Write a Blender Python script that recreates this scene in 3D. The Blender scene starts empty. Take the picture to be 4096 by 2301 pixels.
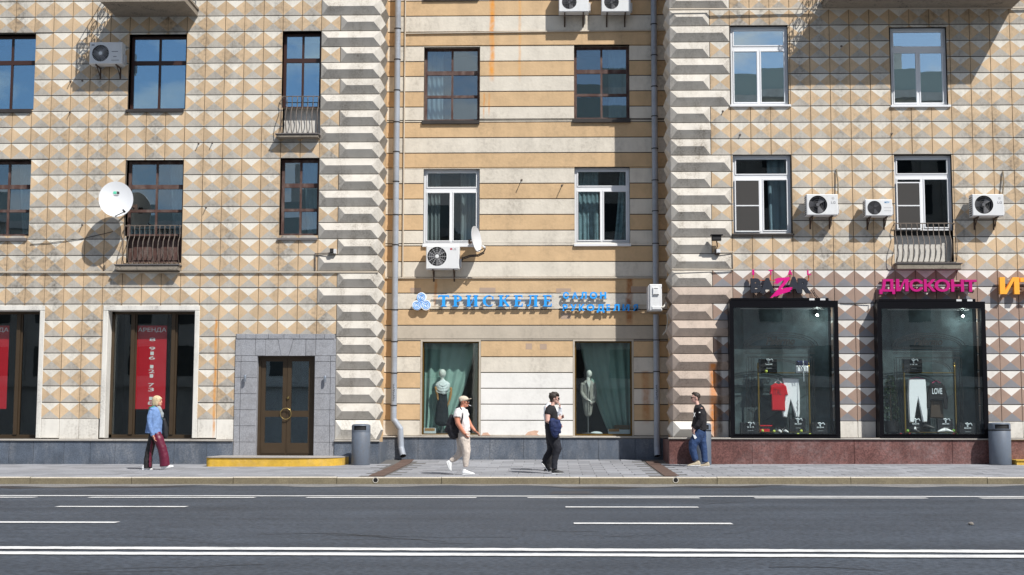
import bpy, bmesh, math, random
from mathutils import Vector, Matrix
from mathutils.geometry import tessellate_polygon
random.seed(7)
R = math.radians
S = bpy.context.scene
COL = S.collection

# ------------------------------------------------------------------ camera
F_PX, W_PX, H_PX = 5689.0, 4096.0, 2301.0
CAM_POS = Vector((0.0, -36.6, 1.10))
CAM_M = (Matrix.Rotation(R(1.8), 3, 'Z') @ Matrix.Rotation(R(90) + math.atan(575 / F_PX), 3, 'X')
         @ Matrix.Rotation(0.0025, 3, 'Z'))
cam_data = bpy.data.cameras.new('camera')
cam_data.sensor_width = 36.0
cam_data.lens = 36.0 * F_PX / W_PX
cam_data.clip_end = 600
cam = bpy.data.objects.new('camera', cam_data)
COL.objects.link(cam)
cam.matrix_world = Matrix.Translation(CAM_POS) @ CAM_M.to_4x4()
S.camera = cam

# ------------------------------------------------------------------ sky and sun
SUN_DIR = Vector((-0.83, 1.0, -1.50)).normalized()
world = bpy.data.worlds.new('World')
S.world = world
world.use_nodes = True
wn, wl = world.node_tree.nodes, world.node_tree.links
wn.clear()
w_out = wn.new('ShaderNodeOutputWorld')
w_bg = wn.new('ShaderNodeBackground')
w_bg.inputs['Strength'].default_value = 0.095
w_sky = wn.new('ShaderNodeTexSky')
w_sky.sky_type = 'NISHITA'
w_sky.sun_disc = False
w_sky.sun_elevation = math.asin(-SUN_DIR.z)
w_sky.sun_rotation = math.atan2(-SUN_DIR.x, -SUN_DIR.y)
w_sky.dust_density = 0.6
w_sky.ozone_density = 2.0
w_geo = wn.new('ShaderNodeTexCoord')
w_map = wn.new('ShaderNodeMapping')
w_map.inputs['Scale'].default_value = (1.0, 1.0, 2.2)
w_noise = wn.new('ShaderNodeTexNoise')
w_noise.inputs['Scale'].default_value = 8.5
w_noise.inputs['Detail'].default_value = 7.0
w_noise.inputs['Roughness'].default_value = 0.55
w_ramp = wn.new('ShaderNodeValToRGB')
w_ramp.color_ramp.elements[0].position = 0.46
w_ramp.color_ramp.elements[1].position = 0.60
w_mix = wn.new('ShaderNodeMix')
w_mix.data_type = 'RGBA'
w_mix.inputs[7].default_value = (6.5, 6.7, 7.0, 1)
wl.new(w_geo.outputs['Generated'], w_map.inputs['Vector'])
wl.new(w_map.outputs['Vector'], w_noise.inputs['Vector'])
wl.new(w_noise.outputs['Fac'], w_ramp.inputs['Fac'])
wl.new(w_ramp.outputs['Color'], w_mix.inputs[0])
wl.new(w_sky.outputs['Color'], w_mix.inputs[6])
wl.new(w_mix.outputs[2], w_bg.inputs['Color'])
wl.new(w_bg.outputs['Background'], w_out.inputs['Surface'])

sun_data = bpy.data.lights.new('sun', 'SUN')
sun_data.energy = 5.0
sun_data.angle = R(0.53)
sun_data.color = (1.0, 0.965, 0.905)
sun = bpy.data.objects.new('sun', sun_data)
sun.rotation_euler = SUN_DIR.to_track_quat('-Z', 'Y').to_euler()
sun.location = (20, -30, 40)
COL.objects.link(sun)
S.view_settings.view_transform = 'Standard'
S.view_settings.look = 'None'
S.view_settings.exposure = 0.06
S.view_settings.gamma = 1.0
S.view_settings.use_curve_mapping = False
S.render.engine = 'CYCLES'
S.cycles.max_bounces = 7
S.cycles.transparent_max_bounces = 12

# ------------------------------------------------------------------ measuring helpers
def at(px, py, Y):
    """Measured photo point -> world point on the vertical plane at depth Y."""
    d = CAM_M @ Vector(((px - W_PX / 2) / F_PX, -(py - H_PX / 2) / F_PX, -1.0))
    t = (Y - CAM_POS.y) / d.y
    return CAM_POS + d * t

KERB_Y = -6.6
def g(x, y):
    if y <= KERB_Y: z = 0.0
    elif y <= 0: z = 0.15 + 0.0203 * (y - KERB_Y)
    else: z = 0.284 + 0.05 * y
    return z + 0.0035 * x

def on_ground(px, py):
    d = CAM_M @ Vector(((px - W_PX / 2) / F_PX, -(py - H_PX / 2) / F_PX, -1.0))
    lo, hi = 2.0, 60.0
    for _ in range(60):
        m = (lo + hi) / 2
        p = CAM_POS + d * m
        if p.z > g(p.x, p.y): lo = m
        else: hi = m
    return CAM_POS + d * hi

# ------------------------------------------------------------------ materials
def srgb(r, gg, b):
    def f(c):
        c /= 255.0
        return c / 12.92 if c <= 0.04045 else ((c + 0.055) / 1.055) ** 2.4
    return (f(r), f(gg), f(b))

_m = {}
def mul(c, k): return tuple(min(1, x * k) for x in c[:3])

def M(name, col, rough=0.75, metal=0.0, var=0.0, vscale=2.5, grime=0.0, gcol=(0.12, 0.10, 0.085), gscale=1.2,
      gstretch=0.25, fine=0.0, fscale=60, bump=0.0, bscale=45, rand=0.0, stains=(), spec=0.5, coat=0.0, fcol=None, lanes=0.0):
    if name in _m: return _m[name]
    m = bpy.data.materials.new(name)
    m.use_nodes = True
    n, l = m.node_tree.nodes, m.node_tree.links
    b = n['Principled BSDF']
    b.inputs['Roughness'].default_value = rough
    b.inputs['Metallic'].default_value = metal
    b.inputs['Specular IOR Level'].default_value = spec
    b.inputs['Coat Weight'].default_value = coat
    c = n.new('ShaderNodeRGB'); c.outputs[0].default_value = (*col[:3], 1)
    cur = c.outputs[0]
    geo = n.new('ShaderNodeNewGeometry')
    pos = geo.outputs['Position']
    def noise(scale, detail=4, vec=pos, rgh=0.55):
        t = n.new('ShaderNodeTexNoise')
        t.inputs['Scale'].default_value = scale
        t.inputs['Detail'].default_value = detail
        t.inputs['Roughness'].default_value = rgh
        l.new(vec, t.inputs['Vector'])
        return t.outputs['Fac']
    def ramp(x, a, bb, v0=0.0, v1=1.0):
        t = n.new('ShaderNodeMapRange')
        t.inputs['From Min'].default_value = a; t.inputs['From Max'].default_value = bb
        t.inputs['To Min'].default_value = v0; t.inputs['To Max'].default_value = v1
        l.new(x, t.inputs['Value']); return t.outputs['Result']
    def mixc(fac, a, bcol, mode='MIX'):
        t = n.new('ShaderNodeMix'); t.data_type = 'RGBA'; t.blend_type = mode
        if isinstance(fac, float): t.inputs[0].default_value = fac
        else: l.new(fac, t.inputs[0])
        l.new(a, t.inputs[6])
        if isinstance(bcol, tuple): t.inputs[7].default_value = (*bcol[:3], 1)
        else: l.new(bcol, t.inputs[7])
        return t.outputs[2]
    def math_(op, a, bv):
        t = n.new('ShaderNodeMath'); t.operation = op
        for i, v in enumerate((a, bv)):
            if isinstance(v, (int, float)): t.inputs[i].default_value = v
            else: l.new(v, t.inputs[i])
        return t.outputs[0]
    def vmul(colsock, val):
        t = n.new('ShaderNodeVectorMath'); t.operation = 'SCALE'
        l.new(colsock, t.inputs[0]); l.new(val, t.inputs['Scale']); return t.outputs[0]
    if var:
        cur = vmul(cur, ramp(noise(vscale), 0.3, 0.7, 1 - var, 1 + var))
    if fine:
        f = ramp(noise(fscale, 3), 0.35, 0.65, 0.0, 1.0)
        if fcol: cur = mixc(math_('MULTIPLY', f, float(fine)), cur, tuple(fcol))
        else: cur = vmul(cur, ramp(f, 0, 1, 1 - fine, 1 + fine))
    if lanes:
        mp2 = n.new('ShaderNodeMapping'); mp2.inputs['Scale'].default_value = (0.04, 1.0, 1.0); l.new(pos, mp2.inputs['Vector'])
        cur = vmul(cur, ramp(noise(0.9, 4, mp2.outputs[0], 0.6), 0.3, 0.7, 1 - lanes, 1 + lanes))
        mp3 = n.new('ShaderNodeMapping'); mp3.inputs['Scale'].default_value = (1.0, 3.0, 1.0); l.new(pos, mp3.inputs['Vector'])
        cur = vmul(cur, ramp(noise(3.2, 6, mp3.outputs[0], 0.75), 0.62, 0.72, 1.0, 0.62))
        cur = vmul(cur, ramp(noise(7.5, 3, mp3.outputs[0], 0.7), 0.66, 0.74, 1.0, 1.45))
    if rand:
        oi = n.new('ShaderNodeObjectInfo')
        r1 = math_('ADD', oi.outputs['Random'], geo.outputs['Random Per Island'])
        r2 = math_('FRACT', math_('MULTIPLY', r1, 7.31), 0)
        cur = vmul(cur, ramp(r2, 0, 1, 1 - rand, 1 + rand))
    if grime:
        mp = n.new('ShaderNodeMapping'); mp.inputs['Scale'].default_value = (1, 1, gstretch)
        l.new(pos, mp.inputs['Vector'])
        a = ramp(noise(gscale, 6, mp.outputs[0], 0.65), 0.44, 0.70)
        bnoise = ramp(noise(gscale * 9, 5), 0.42, 0.7)
        fac = math_('MULTIPLY', math_('MULTIPLY', a, math_('ADD', bnoise, 0.35)), float(grime))
        cur = mixc(fac, cur, tuple(gcol))
    if stains:
        sep = n.new('ShaderNodeSeparateXYZ'); l.new(pos, sep.inputs[0])
        wob = ramp(noise(2.0, 3), 0.3, 0.7, -0.02, 0.02)
        for (x0, w, z0, z1, k, sc) in stains:
            dx = math_('ABSOLUTE', math_('SUBTRACT', math_('ADD', sep.outputs[0], wob), float(x0)), 0)
            fx = ramp(dx, w*0.35, w, 1.0, 0.0)
            fz = ramp(sep.outputs[2], z0, z0 + 0.25, 0.0, 1.0)
            fz2 = ramp(sep.outputs[2], z1 - 0.06, z1, 1.0, 0.0)
            fn = ramp(noise(7.0, 4), 0.25, 0.6, 0.35, 1.0)
            f = math_('MULTIPLY', math_('MULTIPLY', fx, fz), math_('MULTIPLY', math_('MULTIPLY', fz2, fn), float(k)))
            cur = mixc(f, cur, tuple(sc))
    l.new(cur, b.inputs['Base Color'])
    if bump:
        bp = n.new('ShaderNodeBump'); bp.inputs['Strength'].default_value = bump
        bp.inputs['Distance'].default_value = 0.02
        l.new(noise(bscale, 5), bp.inputs['Height']); l.new(bp.outputs[0], b.inputs['Normal'])
    _m[name] = m
    return m

def glass(name, refl, tint=(0.75, 0.82, 0.84), gcol=(0.95, 0.98, 1.0), rough=0.0, wave=0.004):
    if name in _m: return _m[name]
    m = bpy.data.materials.new(name); m.use_nodes = True
    n, l = m.node_tree.nodes, m.node_tree.links
    n.clear()
    o = n.new('ShaderNodeOutputMaterial')
    t = n.new('ShaderNodeBsdfTransparent'); t.inputs[0].default_value = (*tint, 1)
    gl = n.new('ShaderNodeBsdfGlossy'); gl.inputs['Roughness'].default_value = rough
    gl.inputs[0].default_value = (*gcol, 1)
    mx = n.new('ShaderNodeMixShader'); mx.inputs[0].default_value = refl
    if wave:
        nz = n.new('ShaderNodeTexNoise'); nz.inputs['Scale'].default_value = 1.6
        geo = n.new('ShaderNodeNewGeometry'); l.new(geo.outputs['Position'], nz.inputs['Vector'])
        bp = n.new('ShaderNodeBump'); bp.inputs['Strength'].default_value = wave; bp.inputs['Distance'].default_value = 0.1
        l.new(nz.outputs['Fac'], bp.inputs['Height']); l.new(bp.outputs[0], gl.inputs['Normal'])
    l.new(t.outputs[0], mx.inputs[1]); l.new(gl.outputs[0], mx.inputs[2]); l.new(mx.outputs[0], o.inputs['Surface'])
    _m[name] = m
    return m

def emit(name, col, s):
    if name in _m: return _m[name]
    m = bpy.data.materials.new(name); m.use_nodes = True
    b = m.node_tree.nodes['Principled BSDF']
    b.inputs['Base Color'].default_value = (*col, 1)
    b.inputs['Emission Color'].default_value = (*col, 1); b.inputs['Emission Strength'].default_value = s
    _m[name] = m
    return m

# ------------------------------------------------------------------ mesh helpers
WPOS = {}
class MB:
    def __init__(s): s.v, s.f, s.m = [], [], []
    def poly(s, pts, m=0):
        i = len(s.v); s.v += [Vector(p) for p in pts]; s.f.append(tuple(range(i, i + len(pts)))); s.m.append(m); return s
    def box(s, x0, y0, z0, x1, y1, z1, m=0):
        if x0 > x1: x0, x1 = x1, x0
        if y0 > y1: y0, y1 = y1, y0
        if z0 > z1: z0, z1 = z1, z0
        i = len(s.v)
        s.v += [Vector(p) for p in ((x0,y0,z0),(x1,y0,z0),(x1,y1,z0),(x0,y1,z0),(x0,y0,z1),(x1,y0,z1),(x1,y1,z1),(x0,y1,z1))]
        for q in ((0,3,2,1),(4,5,6,7),(0,1,5,4),(1,2,6,5),(2,3,7,6),(3,0,4,7)):
            s.f.append(tuple(i + k for k in q)); s.m.append(m)
        return s
    def cbox(s, x0, y0, z0, x1, y1, z1, c=0.01, m=0):
        """box with chamfered edges on the face towards the street (-Y)."""
        i = len(s.v)
        s.v += [Vector(p) for p in ((x0,y1,z0),(x1,y1,z0),(x1,y1,z1),(x0,y1,z1),(x0,y0+c,z0),(x1,y0+c,z0),(x1,y0+c,z1),(x0,y0+c,z1),
                (x0+c,y0,z0+c),(x1-c,y0,z0+c),(x1-c,y0,z1-c),(x0+c,y0,z1-c))]
        for q in ((8,9,10,11),(4,5,9,8),(5,6,10,9),(6,7,11,10),(7,4,8,11),(0,1,5,4),(1,2,6,5),(2,3,7,6),(3,0,4,7),(3,2,1,0)):
            s.f.append(tuple(i + k for k in q)); s.m.append(m)
        return s
    def tube(s, pts, r, n=8, m=0, cap=True, closed=False):
        pts = [Vector(p) for p in pts]
        rs = r if isinstance(r, (list, tuple)) else [r] * len(pts)
        base = len(s.v); N = len(pts)
        prev = None
        for k, p in enumerate(pts):
            a = pts[(k - 1) % N] if (closed or k > 0) else p
            b = pts[(k + 1) % N] if (closed or k < N - 1) else p
            t = (b - a).normalized()
            if prev is None:
                u = t.orthogonal().normalized()
            else:
                u = (prev - t * prev.dot(t))
                u = u.normalized() if u.length > 1e-6 else t.orthogonal().normalized()
            prev = u
            w = t.cross(u)
            for j in range(n):
                an = 2 * math.pi * j / n
                s.v.append(p + (u * math.cos(an) + w * math.sin(an)) * rs[k])
        for k in range(N if closed else N - 1):
            for j in range(n):
                a = base + k * n + j; b = base + k * n + (j + 1) % n
                k2 = (k + 1) % N
                c = base + k2 * n + (j + 1) % n; d = base + k2 * n + j
                s.f.append((a, b, c, d)); s.m.append(m)
        if cap and not closed:
            s.f.append(tuple(base + j for j in range(n))[::-1]); s.m.append(m)
            s.f.append(tuple(base + (N - 1) * n + j for j in range(n))); s.m.append(m)
        return s
    def lathe(s, prof, c, n=24, m=0, axis='Z'):
        """prof: list of (radius, height)."""
        base = len(s.v); c = Vector(c)
        for r, h in prof:
            for j in range(n):
                a = 2 * math.pi * j / n
                p = Vector((r * math.cos(a), r * math.sin(a), h))
                if axis == 'Y': p = Vector((p.x, -p.z, p.y))
                s.v.append(c + p)
        for k in range(len(prof) - 1):
            for j in range(n):
                s.f.append((base + k*n + j, base + k*n + (j+1) % n, base + (k+1)*n + (j+1) % n, base + (k+1)*n + j)); s.m.append(m)
        s.f.append(tuple(base + j for j in range(n))[::-1]); s.m.append(m)
        s.f.append(tuple(base + (len(prof)-1)*n + j for j in range(n))); s.m.append(m)
        return s
    def prism(s, pts2, y0, y1, m=0):
        """simple polygon in XZ (list of (x,z)) extruded y0(front)->y1(back)."""
        n = len(pts2)
        tri = tessellate_polygon([[Vector((p[0], p[1], 0)) for p in pts2]])
        i = len(s.v)
        s.v += [Vector((p[0], y0, p[1])) for p in pts2] + [Vector((p[0], y1, p[1])) for p in pts2]
        for t in tri:
            s.f.append(tuple(i + k for k in t)); s.m.append(m)
            s.f.append(tuple(i + n + k for k in t[::-1])); s.m.append(m)
        for k in range(n):
            k2 = (k + 1) % n
            s.f.append((i + k, i + k2, i + n + k2, i + n + k)); s.m.append(m)
        return s
    def mesh(s, name, mats, off=Vector((0, 0, 0)), smooth=False):
        me = bpy.data.meshes.new(name)
        me.from_pydata([tuple(v - off) for v in s.v], [], s.f)
        for mm in (mats if isinstance(mats, (list, tuple)) else [mats]): me.materials.append(mm)
        me.polygons.foreach_set('material_index', s.m)
        bm = bmesh.new(); bm.from_mesh(me); bmesh.ops.recalc_face_normals(bm, faces=bm.faces); bm.to_mesh(me); bm.free()
        if smooth:
            me.polygons.foreach_set('use_smooth', [True] * len(me.polygons))
            try: me.set_sharp_from_angle(angle=R(40))
            except Exception: pass
        me.update()
        return me

def link(o, parent, wp):
    COL.objects.link(o)
    if parent is not None:
        o.parent = parent
        o.location = Vector(wp) - WPOS[parent.name]
    else:
        o.location = wp
    WPOS[o.name] = Vector(wp)
    return o

def tag(o, label=None, cat=None, group=None, kind=None):
    if label: o['label'] = label
    if cat: o['category'] = cat
    if group: o['group'] = group
    if kind: o['kind'] = kind
    return o

def empty(name, loc, label=None, cat=None, group=None, kind=None):
    o = bpy.data.objects.new(name, None)
    o.empty_display_size = 0.2
    link(o, None, Vector(loc))
    return tag(o, label, cat, group, kind)

def part(name, mb, mats, parent, smooth=False):
    me = mb.mesh(name, mats, WPOS[parent.name], smooth)
    return link(bpy.data.objects.new(name, me), parent, WPOS[parent.name])

def thing(name, mb, mats, label, cat, group=None, kind=None, origin=None, smooth=False):
    if origin is None:
        xs = [v.x for v in mb.v]; ys = [v.y for v in mb.v]; zs = [v.z for v in mb.v]
        origin = Vector(((min(xs)+max(xs))/2, (min(ys)+max(ys))/2, min(zs)))
    me = mb.mesh(name, mats, Vector(origin), smooth)
    o = link(bpy.data.objects.new(name, me), None, origin)
    return tag(o, label, cat, group, kind)

def inst(name, me, parent, wp, rot=None, sc=None):
    o = bpy.data.objects.new(name, me)
    link(o, parent, wp)
    if rot: o.rotation_euler = rot
    if sc: o.scale = sc
    return o

def subtract(rect, holes):
    """rect and holes are (x0,z0,x1,z1); returns rects covering rect minus holes (merged per row)."""
    x0, z0, x1, z1 = rect
    zs = sorted({z0, z1} | {max(z0, min(z1, h[k])) for h in holes for k in (1, 3)})
    out = []
    for a, b in zip(zs, zs[1:]):
        if b - a < 1e-5: continue
        zm = (a + b) / 2
        cuts = sorted((max(x0, h[0]), min(x1, h[2])) for h in holes if h[1] < zm < h[3] and h[2] > x0 and h[0] < x1)
        cx = x0
        for c0, c1 in cuts:
            if c0 - cx > 1e-4: out.append((cx, a, c0, b))
            cx = max(cx, c1)
        if x1 - cx > 1e-4: out.append((cx, a, x1, b))
    # merge vertically equal spans
    out.sort(key=lambda r: (round(r[0], 4), round(r[2], 4), r[1]))
    mer = []
    for r in out:
        if mer and abs(mer[-1][0] - r[0]) < 1e-4 and abs(mer[-1][2] - r[2]) < 1e-4 and abs(mer[-1][3] - r[1]) < 1e-4:
            mer[-1] = (mer[-1][0], mer[-1][1], mer[-1][2], r[3])
        else: mer.append(r)
    return mer

def clip_poly(poly, r):
    def cut(ps, f):
        o = []
        for i in range(len(ps)):
            a, b = ps[i], ps[(i + 1) % len(ps)]
            fa, fb = f(a), f(b)
            if fa >= 0: o.append(a)
            if (fa > 0) != (fb > 0) and abs(fa - fb) > 1e-9:
                t = fa / (fa - fb); o.append((a[0] + (b[0]-a[0])*t, a[1] + (b[1]-a[1])*t))
        return o
    for f in (lambda p: p[0]-r[0], lambda p: r[2]-p[0], lambda p: p[1]-r[1], lambda p: r[3]-p[1]):
        poly = cut(poly, f)
        if len(poly) < 3: return []
    return poly

def text_mb(s, x0, z0, x1, z1, y_front, depth, bold=0.0, shear=0.0, m=0, mb=None):
    cu = bpy.data.curves.new('t', 'FONT'); cu.body = s; cu.extrude = 0.5; cu.offset = bold; cu.shear = shear
    cu.resolution_u = 4
    o = bpy.data.objects.new('t', cu); COL.objects.link(o)
    dg = bpy.context.evaluated_depsgraph_get()
    me = bpy.data.meshes.new_from_object(o.evaluated_get(dg))
    bpy.data.objects.remove(o); bpy.data.curves.remove(cu)
    vs = [v.co.copy() for v in me.vertices]
    a0, a1 = min(v.x for v in vs), max(v.x for v in vs)
    b0, b1 = min(v.y for v in vs), max(v.y for v in vs)
    mb = mb or MB()
    i = len(mb.v)
    for v in vs:
        mb.v.append(Vector((x0 + (v.x-a0)/(a1-a0)*(x1-x0), y_front + (0.5 - v.z)*depth, z0 + (v.y-b0)/(b1-b0)*(z1-z0))))
    for p in me.polygons:
        mb.f.append(tuple(i + k for k in p.vertices)); mb.m.append(m)
    bpy.data.meshes.remove(me)
    return mb
# ------------------------------------------------------------------ palette
GR = (0.10, 0.085, 0.07)
YC = 1.66                        # plane of the recessed middle house
cxl = at(1517, 450, 0).x         # corner of left house
cxr = at(2683, 450, 0).x         # corner of right house
def zl(y): return at(1000, y, 0).z
def zr(y): return at(2900, y, 0).z
def zc(y): return at(2050, y, YC).z
RUST = srgb(212, 140, 48)
sx1 = at(862, 1450, 0).x
sx2 = at(2857, 1550, 0).x
st_left = [(sx1, 0.045, zl(1760), zl(1272), 0.75, RUST)]
st_right = [(sx2 - 0.02, 0.13, zr(1765), zr(1450), 0.9, srgb(200, 122, 46)), (sx2 + 0.13, 0.09, zr(1765), zr(1340), 0.8, srgb(84, 58, 38))]
st_mid = [(at(1969, 100, YC).x, 0.09, zc(330), zc(-40), 0.85, srgb(228, 150, 50)),
          (at(2080, 100, YC).x, 0.05, zc(330), zc(-40), 0.4, srgb(228, 160, 70)),
          (at(2518, 1200, YC).x, 0.12, zc(1310), zc(1105), 0.85, srgb(150, 85, 30)),
          (at(1743, 1150, YC).x, 0.05, zc(1240), zc(1110), 0.7, srgb(200, 130, 60)),
          (at(1935, 400, YC).x, 0.03, zc(480), zc(370), 0.6, srgb(215, 140, 55)),
          (at(1955, 400, YC).x, 0.03, zc(470), zc(370), 0.6, srgb(215, 140, 55)),
          (at(2583, 1550, YC).x, 0.14, zc(1700), zc(1480), 0.6, srgb(170, 105, 45))]
m_grout = M('grout', (0.075, 0.065, 0.055), 0.95, var=0.2)
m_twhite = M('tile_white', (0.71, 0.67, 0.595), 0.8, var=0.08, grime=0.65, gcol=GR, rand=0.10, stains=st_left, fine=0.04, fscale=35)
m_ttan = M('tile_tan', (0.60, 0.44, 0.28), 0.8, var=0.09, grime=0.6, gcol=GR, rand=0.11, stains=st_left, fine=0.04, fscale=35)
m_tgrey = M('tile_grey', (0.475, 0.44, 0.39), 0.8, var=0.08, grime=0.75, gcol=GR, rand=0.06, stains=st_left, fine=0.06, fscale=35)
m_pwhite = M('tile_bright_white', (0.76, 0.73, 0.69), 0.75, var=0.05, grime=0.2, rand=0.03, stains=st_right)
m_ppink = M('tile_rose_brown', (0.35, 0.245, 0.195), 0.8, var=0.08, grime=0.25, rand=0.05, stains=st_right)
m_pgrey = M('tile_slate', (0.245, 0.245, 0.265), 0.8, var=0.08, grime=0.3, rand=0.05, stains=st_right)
m_quoin = M('quoin_cream', (0.585, 0.55, 0.495), 0.85, var=0.09, grime=0.7, gcol=(0.20, 0.165, 0.125), gscale=2.6, bump=0.25, bscale=30, rand=0.04)
m_quoin_r = M('quoin_rose', (0.47, 0.385, 0.325), 0.85, var=0.08, grime=0.45, gscale=2.6, bump=0.25, bscale=30, rand=0.04, stains=st_right)
m_base = M('base_white', (0.74, 0.71, 0.65), 0.85, var=0.06, grime=0.55, gcol=(0.2, 0.17, 0.13), gscale=2.2, bump=0.15, stains=st_left + st_right)
m_cream = M('plaster_cream', (0.70, 0.645, 0.555), 0.88, var=0.07, grime=0.42, gcol=(0.16, 0.13, 0.10), bump=0.3, bscale=14, stains=st_mid)
m_ochre = M('plaster_ochre', (0.62, 0.43, 0.245), 0.88, var=0.08, grime=0.36, gcol=(0.17, 0.12, 0.08), bump=0.3, bscale=14, stains=st_mid)
m_greige = M('plaster_greige', (0.50, 0.44, 0.36), 0.88, var=0.05, grime=0.35, bump=0.2, bscale=14)
m_white_pl = M('plaster_white', (0.80, 0.785, 0.755), 0.85, var=0.04, grime=0.22, bump=0.2, bscale=14)
m_brown = M('frame_brown', srgb(62, 38, 32), 0.45, var=0.1)
m_oldwood = M('frame_old_wood', srgb(80, 55, 49), 0.7, var=0.25, vscale=9, grime=0.5, gcol=(0.35, 0.3, 0.27), gscale=6, gstretch=0.4)
m_pvc = M('frame_white', (0.80, 0.81, 0.83), 0.35)
m_bronze = M('frame_bronze', srgb(74, 61, 46), 0.4, metal=0.25, var=0.1)
m_black = M('frame_black', (0.006, 0.006, 0.008), 0.35, spec=0.15)
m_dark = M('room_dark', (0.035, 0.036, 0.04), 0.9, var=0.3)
m_reveal = M('reveal_plaster', (0.52, 0.47, 0.40), 0.9, var=0.08, grime=0.4)
m_metal_sill = M('sill_metal', srgb(120, 116, 116), 0.45, metal=0.3, var=0.15, grime=0.3)
m_sill_dark = M('sill_dark', srgb(62, 58, 56), 0.5, metal=0.2, var=0.2)
m_granite_g = M('granite_grey', srgb(150, 152, 158), 0.6, var=0.10, vscale=5, fine=0.22, fscale=55, rand=0.06, grime=0.25)
m_granite_b = M('granite_blue', srgb(84, 93, 106), 0.55, var=0.18, vscale=3, fine=0.3, fscale=45, rand=0.10, grime=0.35, gcol=(0.45, 0.45, 0.46), gscale=2.4, gstretch=0.35)
m_granite_r = M('granite_red', srgb(124, 84, 79), 0.5, var=0.3, vscale=2.6, fine=0.8, fscale=30, fcol=srgb(70, 42, 40), rand=0.06, grime=0.45, gcol=(0.34, 0.28, 0.28), gscale=1.3, gstretch=0.8)
m_cap = M('capstone', srgb(170, 165, 158), 0.7, var=0.1, grime=0.4)
m_conduit = M('conduit_paint', (0.52, 0.45, 0.36), 0.6, var=0.08)
m_iron = M('wrought_iron', srgb(118, 108, 100), 0.6, metal=0.3, var=0.3, vscale=12)
m_concrete = M('balcony_concrete', (0.30, 0.26, 0.21), 0.9, var=0.25, grime=0.95, gcol=(0.03, 0.03, 0.03), gscale=2.5, gstretch=1.0, bump=0.5, bscale=12)

gl_sky = glass('pane_sky', 0.50, gcol=(0.60, 0.84, 1.0))
gl_sky2 = glass('pane_sky_pale', 0.60, gcol=(0.86, 0.97, 1.0))
gl_mid = glass('pane_mid', 0.20, gcol=(0.8, 0.92, 1.0))
gl_dim = glass('pane_dim', 0.05)
gl_shop = glass('pane_shop', 0.07, tint=(0.90, 0.94, 0.93))

# ------------------------------------------------------------------ ground
m_asphalt = M('asphalt', (0.052, 0.064, 0.083), 0.62, var=0.16, vscale=0.5, fine=0.4, fscale=18, lanes=0.22, bump=0.35, bscale=90, spec=0.35)
def sheet(name, y0, y1, dz, mats, nx=24, x0=-70, x1=70, zf=None, ny=1):
    mb = MB()
    for i in range(nx):
        for j in range(ny):
            a, b = x0 + (x1-x0)*i/nx, x0 + (x1-x0)*(i+1)/nx
            c, d = y0 + (y1-y0)*j/ny, y0 + (y1-y0)*(j+1)/ny
            f = zf or g
            mb.poly([(a, c, f(a, c)+dz), (b, c, f(b, c)+dz), (b, d, f(b, d)+dz), (a, d, f(a, d)+dz)])
    return mb
groad = lambda x, y: 0.0035 * x
mb = sheet('road', -400, KERB_Y + 0.1, 0, None, zf=groad, x0=-300, x1=300)
thing('road', mb, m_asphalt, None, None, kind='structure', origin=(0, -20, 0))

# road dirt along the kerb: a thin sheet of pale grit with ragged edge
m_grit = M('gutter_grit', (0.20, 0.195, 0.19), 0.9, var=0.25, vscale=3, fine=0.35, fscale=30)
m_damp = M('damp_asphalt', (0.030, 0.031, 0.036), 0.5, var=0.2)
mb = MB(); N = 220
for i in range(N):
    a = -20 + 40*i/N; b = -20 + 40*(i+1)/N
    wa = 1.15 + 0.35*math.sin(a*1.1) + 0.20*math.sin(a*3.7+1); wb = 1.15 + 0.35*math.sin(b*1.1) + 0.20*math.sin(b*3.7+1)
    mb.poly([(a, KERB_Y-wa, groad(a,0)+0.004), (b, KERB_Y-wb, groad(b,0)+0.004), (b, KERB_Y+0.02, groad(b,0)+0.004), (a, KERB_Y+0.02, groad(a,0)+0.004)])
thing('gutter', mb, m_grit, None, None, kind='structure', origin=(0, KERB_Y, 0))
mb = MB()
for i in range(N):
    a = -20 + 40*i/N; b = -20 + 40*(i+1)/N
    def e(x): return (1.2 + 0.30*math.sin(x*1.1) + 0.15*math.sin(x*2.3), max(0.0, 0.75*math.sin(x*0.55+0.6) + 0.35*math.sin(x*2.1) + 0.15*math.sin(x*7)))
    (o0, w0), (o1, w1) = e(a), e(b)
    if w0 + w1 < 0.05: continue
    mb.poly([(a, KERB_Y-o0-w0, groad(a,0)+0.003), (b, KERB_Y-o1-w1, groad(b,0)+0.003), (b, KERB_Y-o1+0.02, groad(b,0)+0.003), (a, KERB_Y-o0+0.02, groad(a,0)+0.003)])
thing('damp_gutter', mb, m_damp, None, None, kind='structure', origin=(0, KERB_Y-0.4, 0))

# pavement bed and slabs
m_bed = M('paving_joint', (0.115, 0.112, 0.11), 0.95, var=0.1)
mb = sheet('pavement', KERB_Y + 0.18, 0.0, -0.012, None, nx=30, x0=-30, x1=30)
mb2 = sheet('x', 0.0, 3.0, -0.012, None, nx=30, x0=-30, x1=30); 
for fc in mb2.f: mb.poly([mb2.v[k] for k in fc])
pavement = thing('pavement', mb, m_bed, None, None, kind='structure', origin=(0, -3, 0.15))
m_slab = M('paving_slab', srgb(140, 142, 148), 0.85, var=0.06, vscale=2, fine=0.10, fscale=40, rand=0.17, grime=0.25, gscale=0.8, gstretch=1)
m_slab_brown = M('drain_cover', srgb(92, 74, 66), 0.8, var=0.12, rand=0.06)
dl0, dl1 = on_ground(1634, 1838), on_ground(1503, 1904)
dr0, dr1 = on_ground(2607, 1846), on_ground(2688, 1904)
def drain_x(y, a, b):
    t = (y - a.y) / (b.y - a.y); return a.x + (b.x - a.x) * t
SW, SD = 0.56, 0.56
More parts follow.
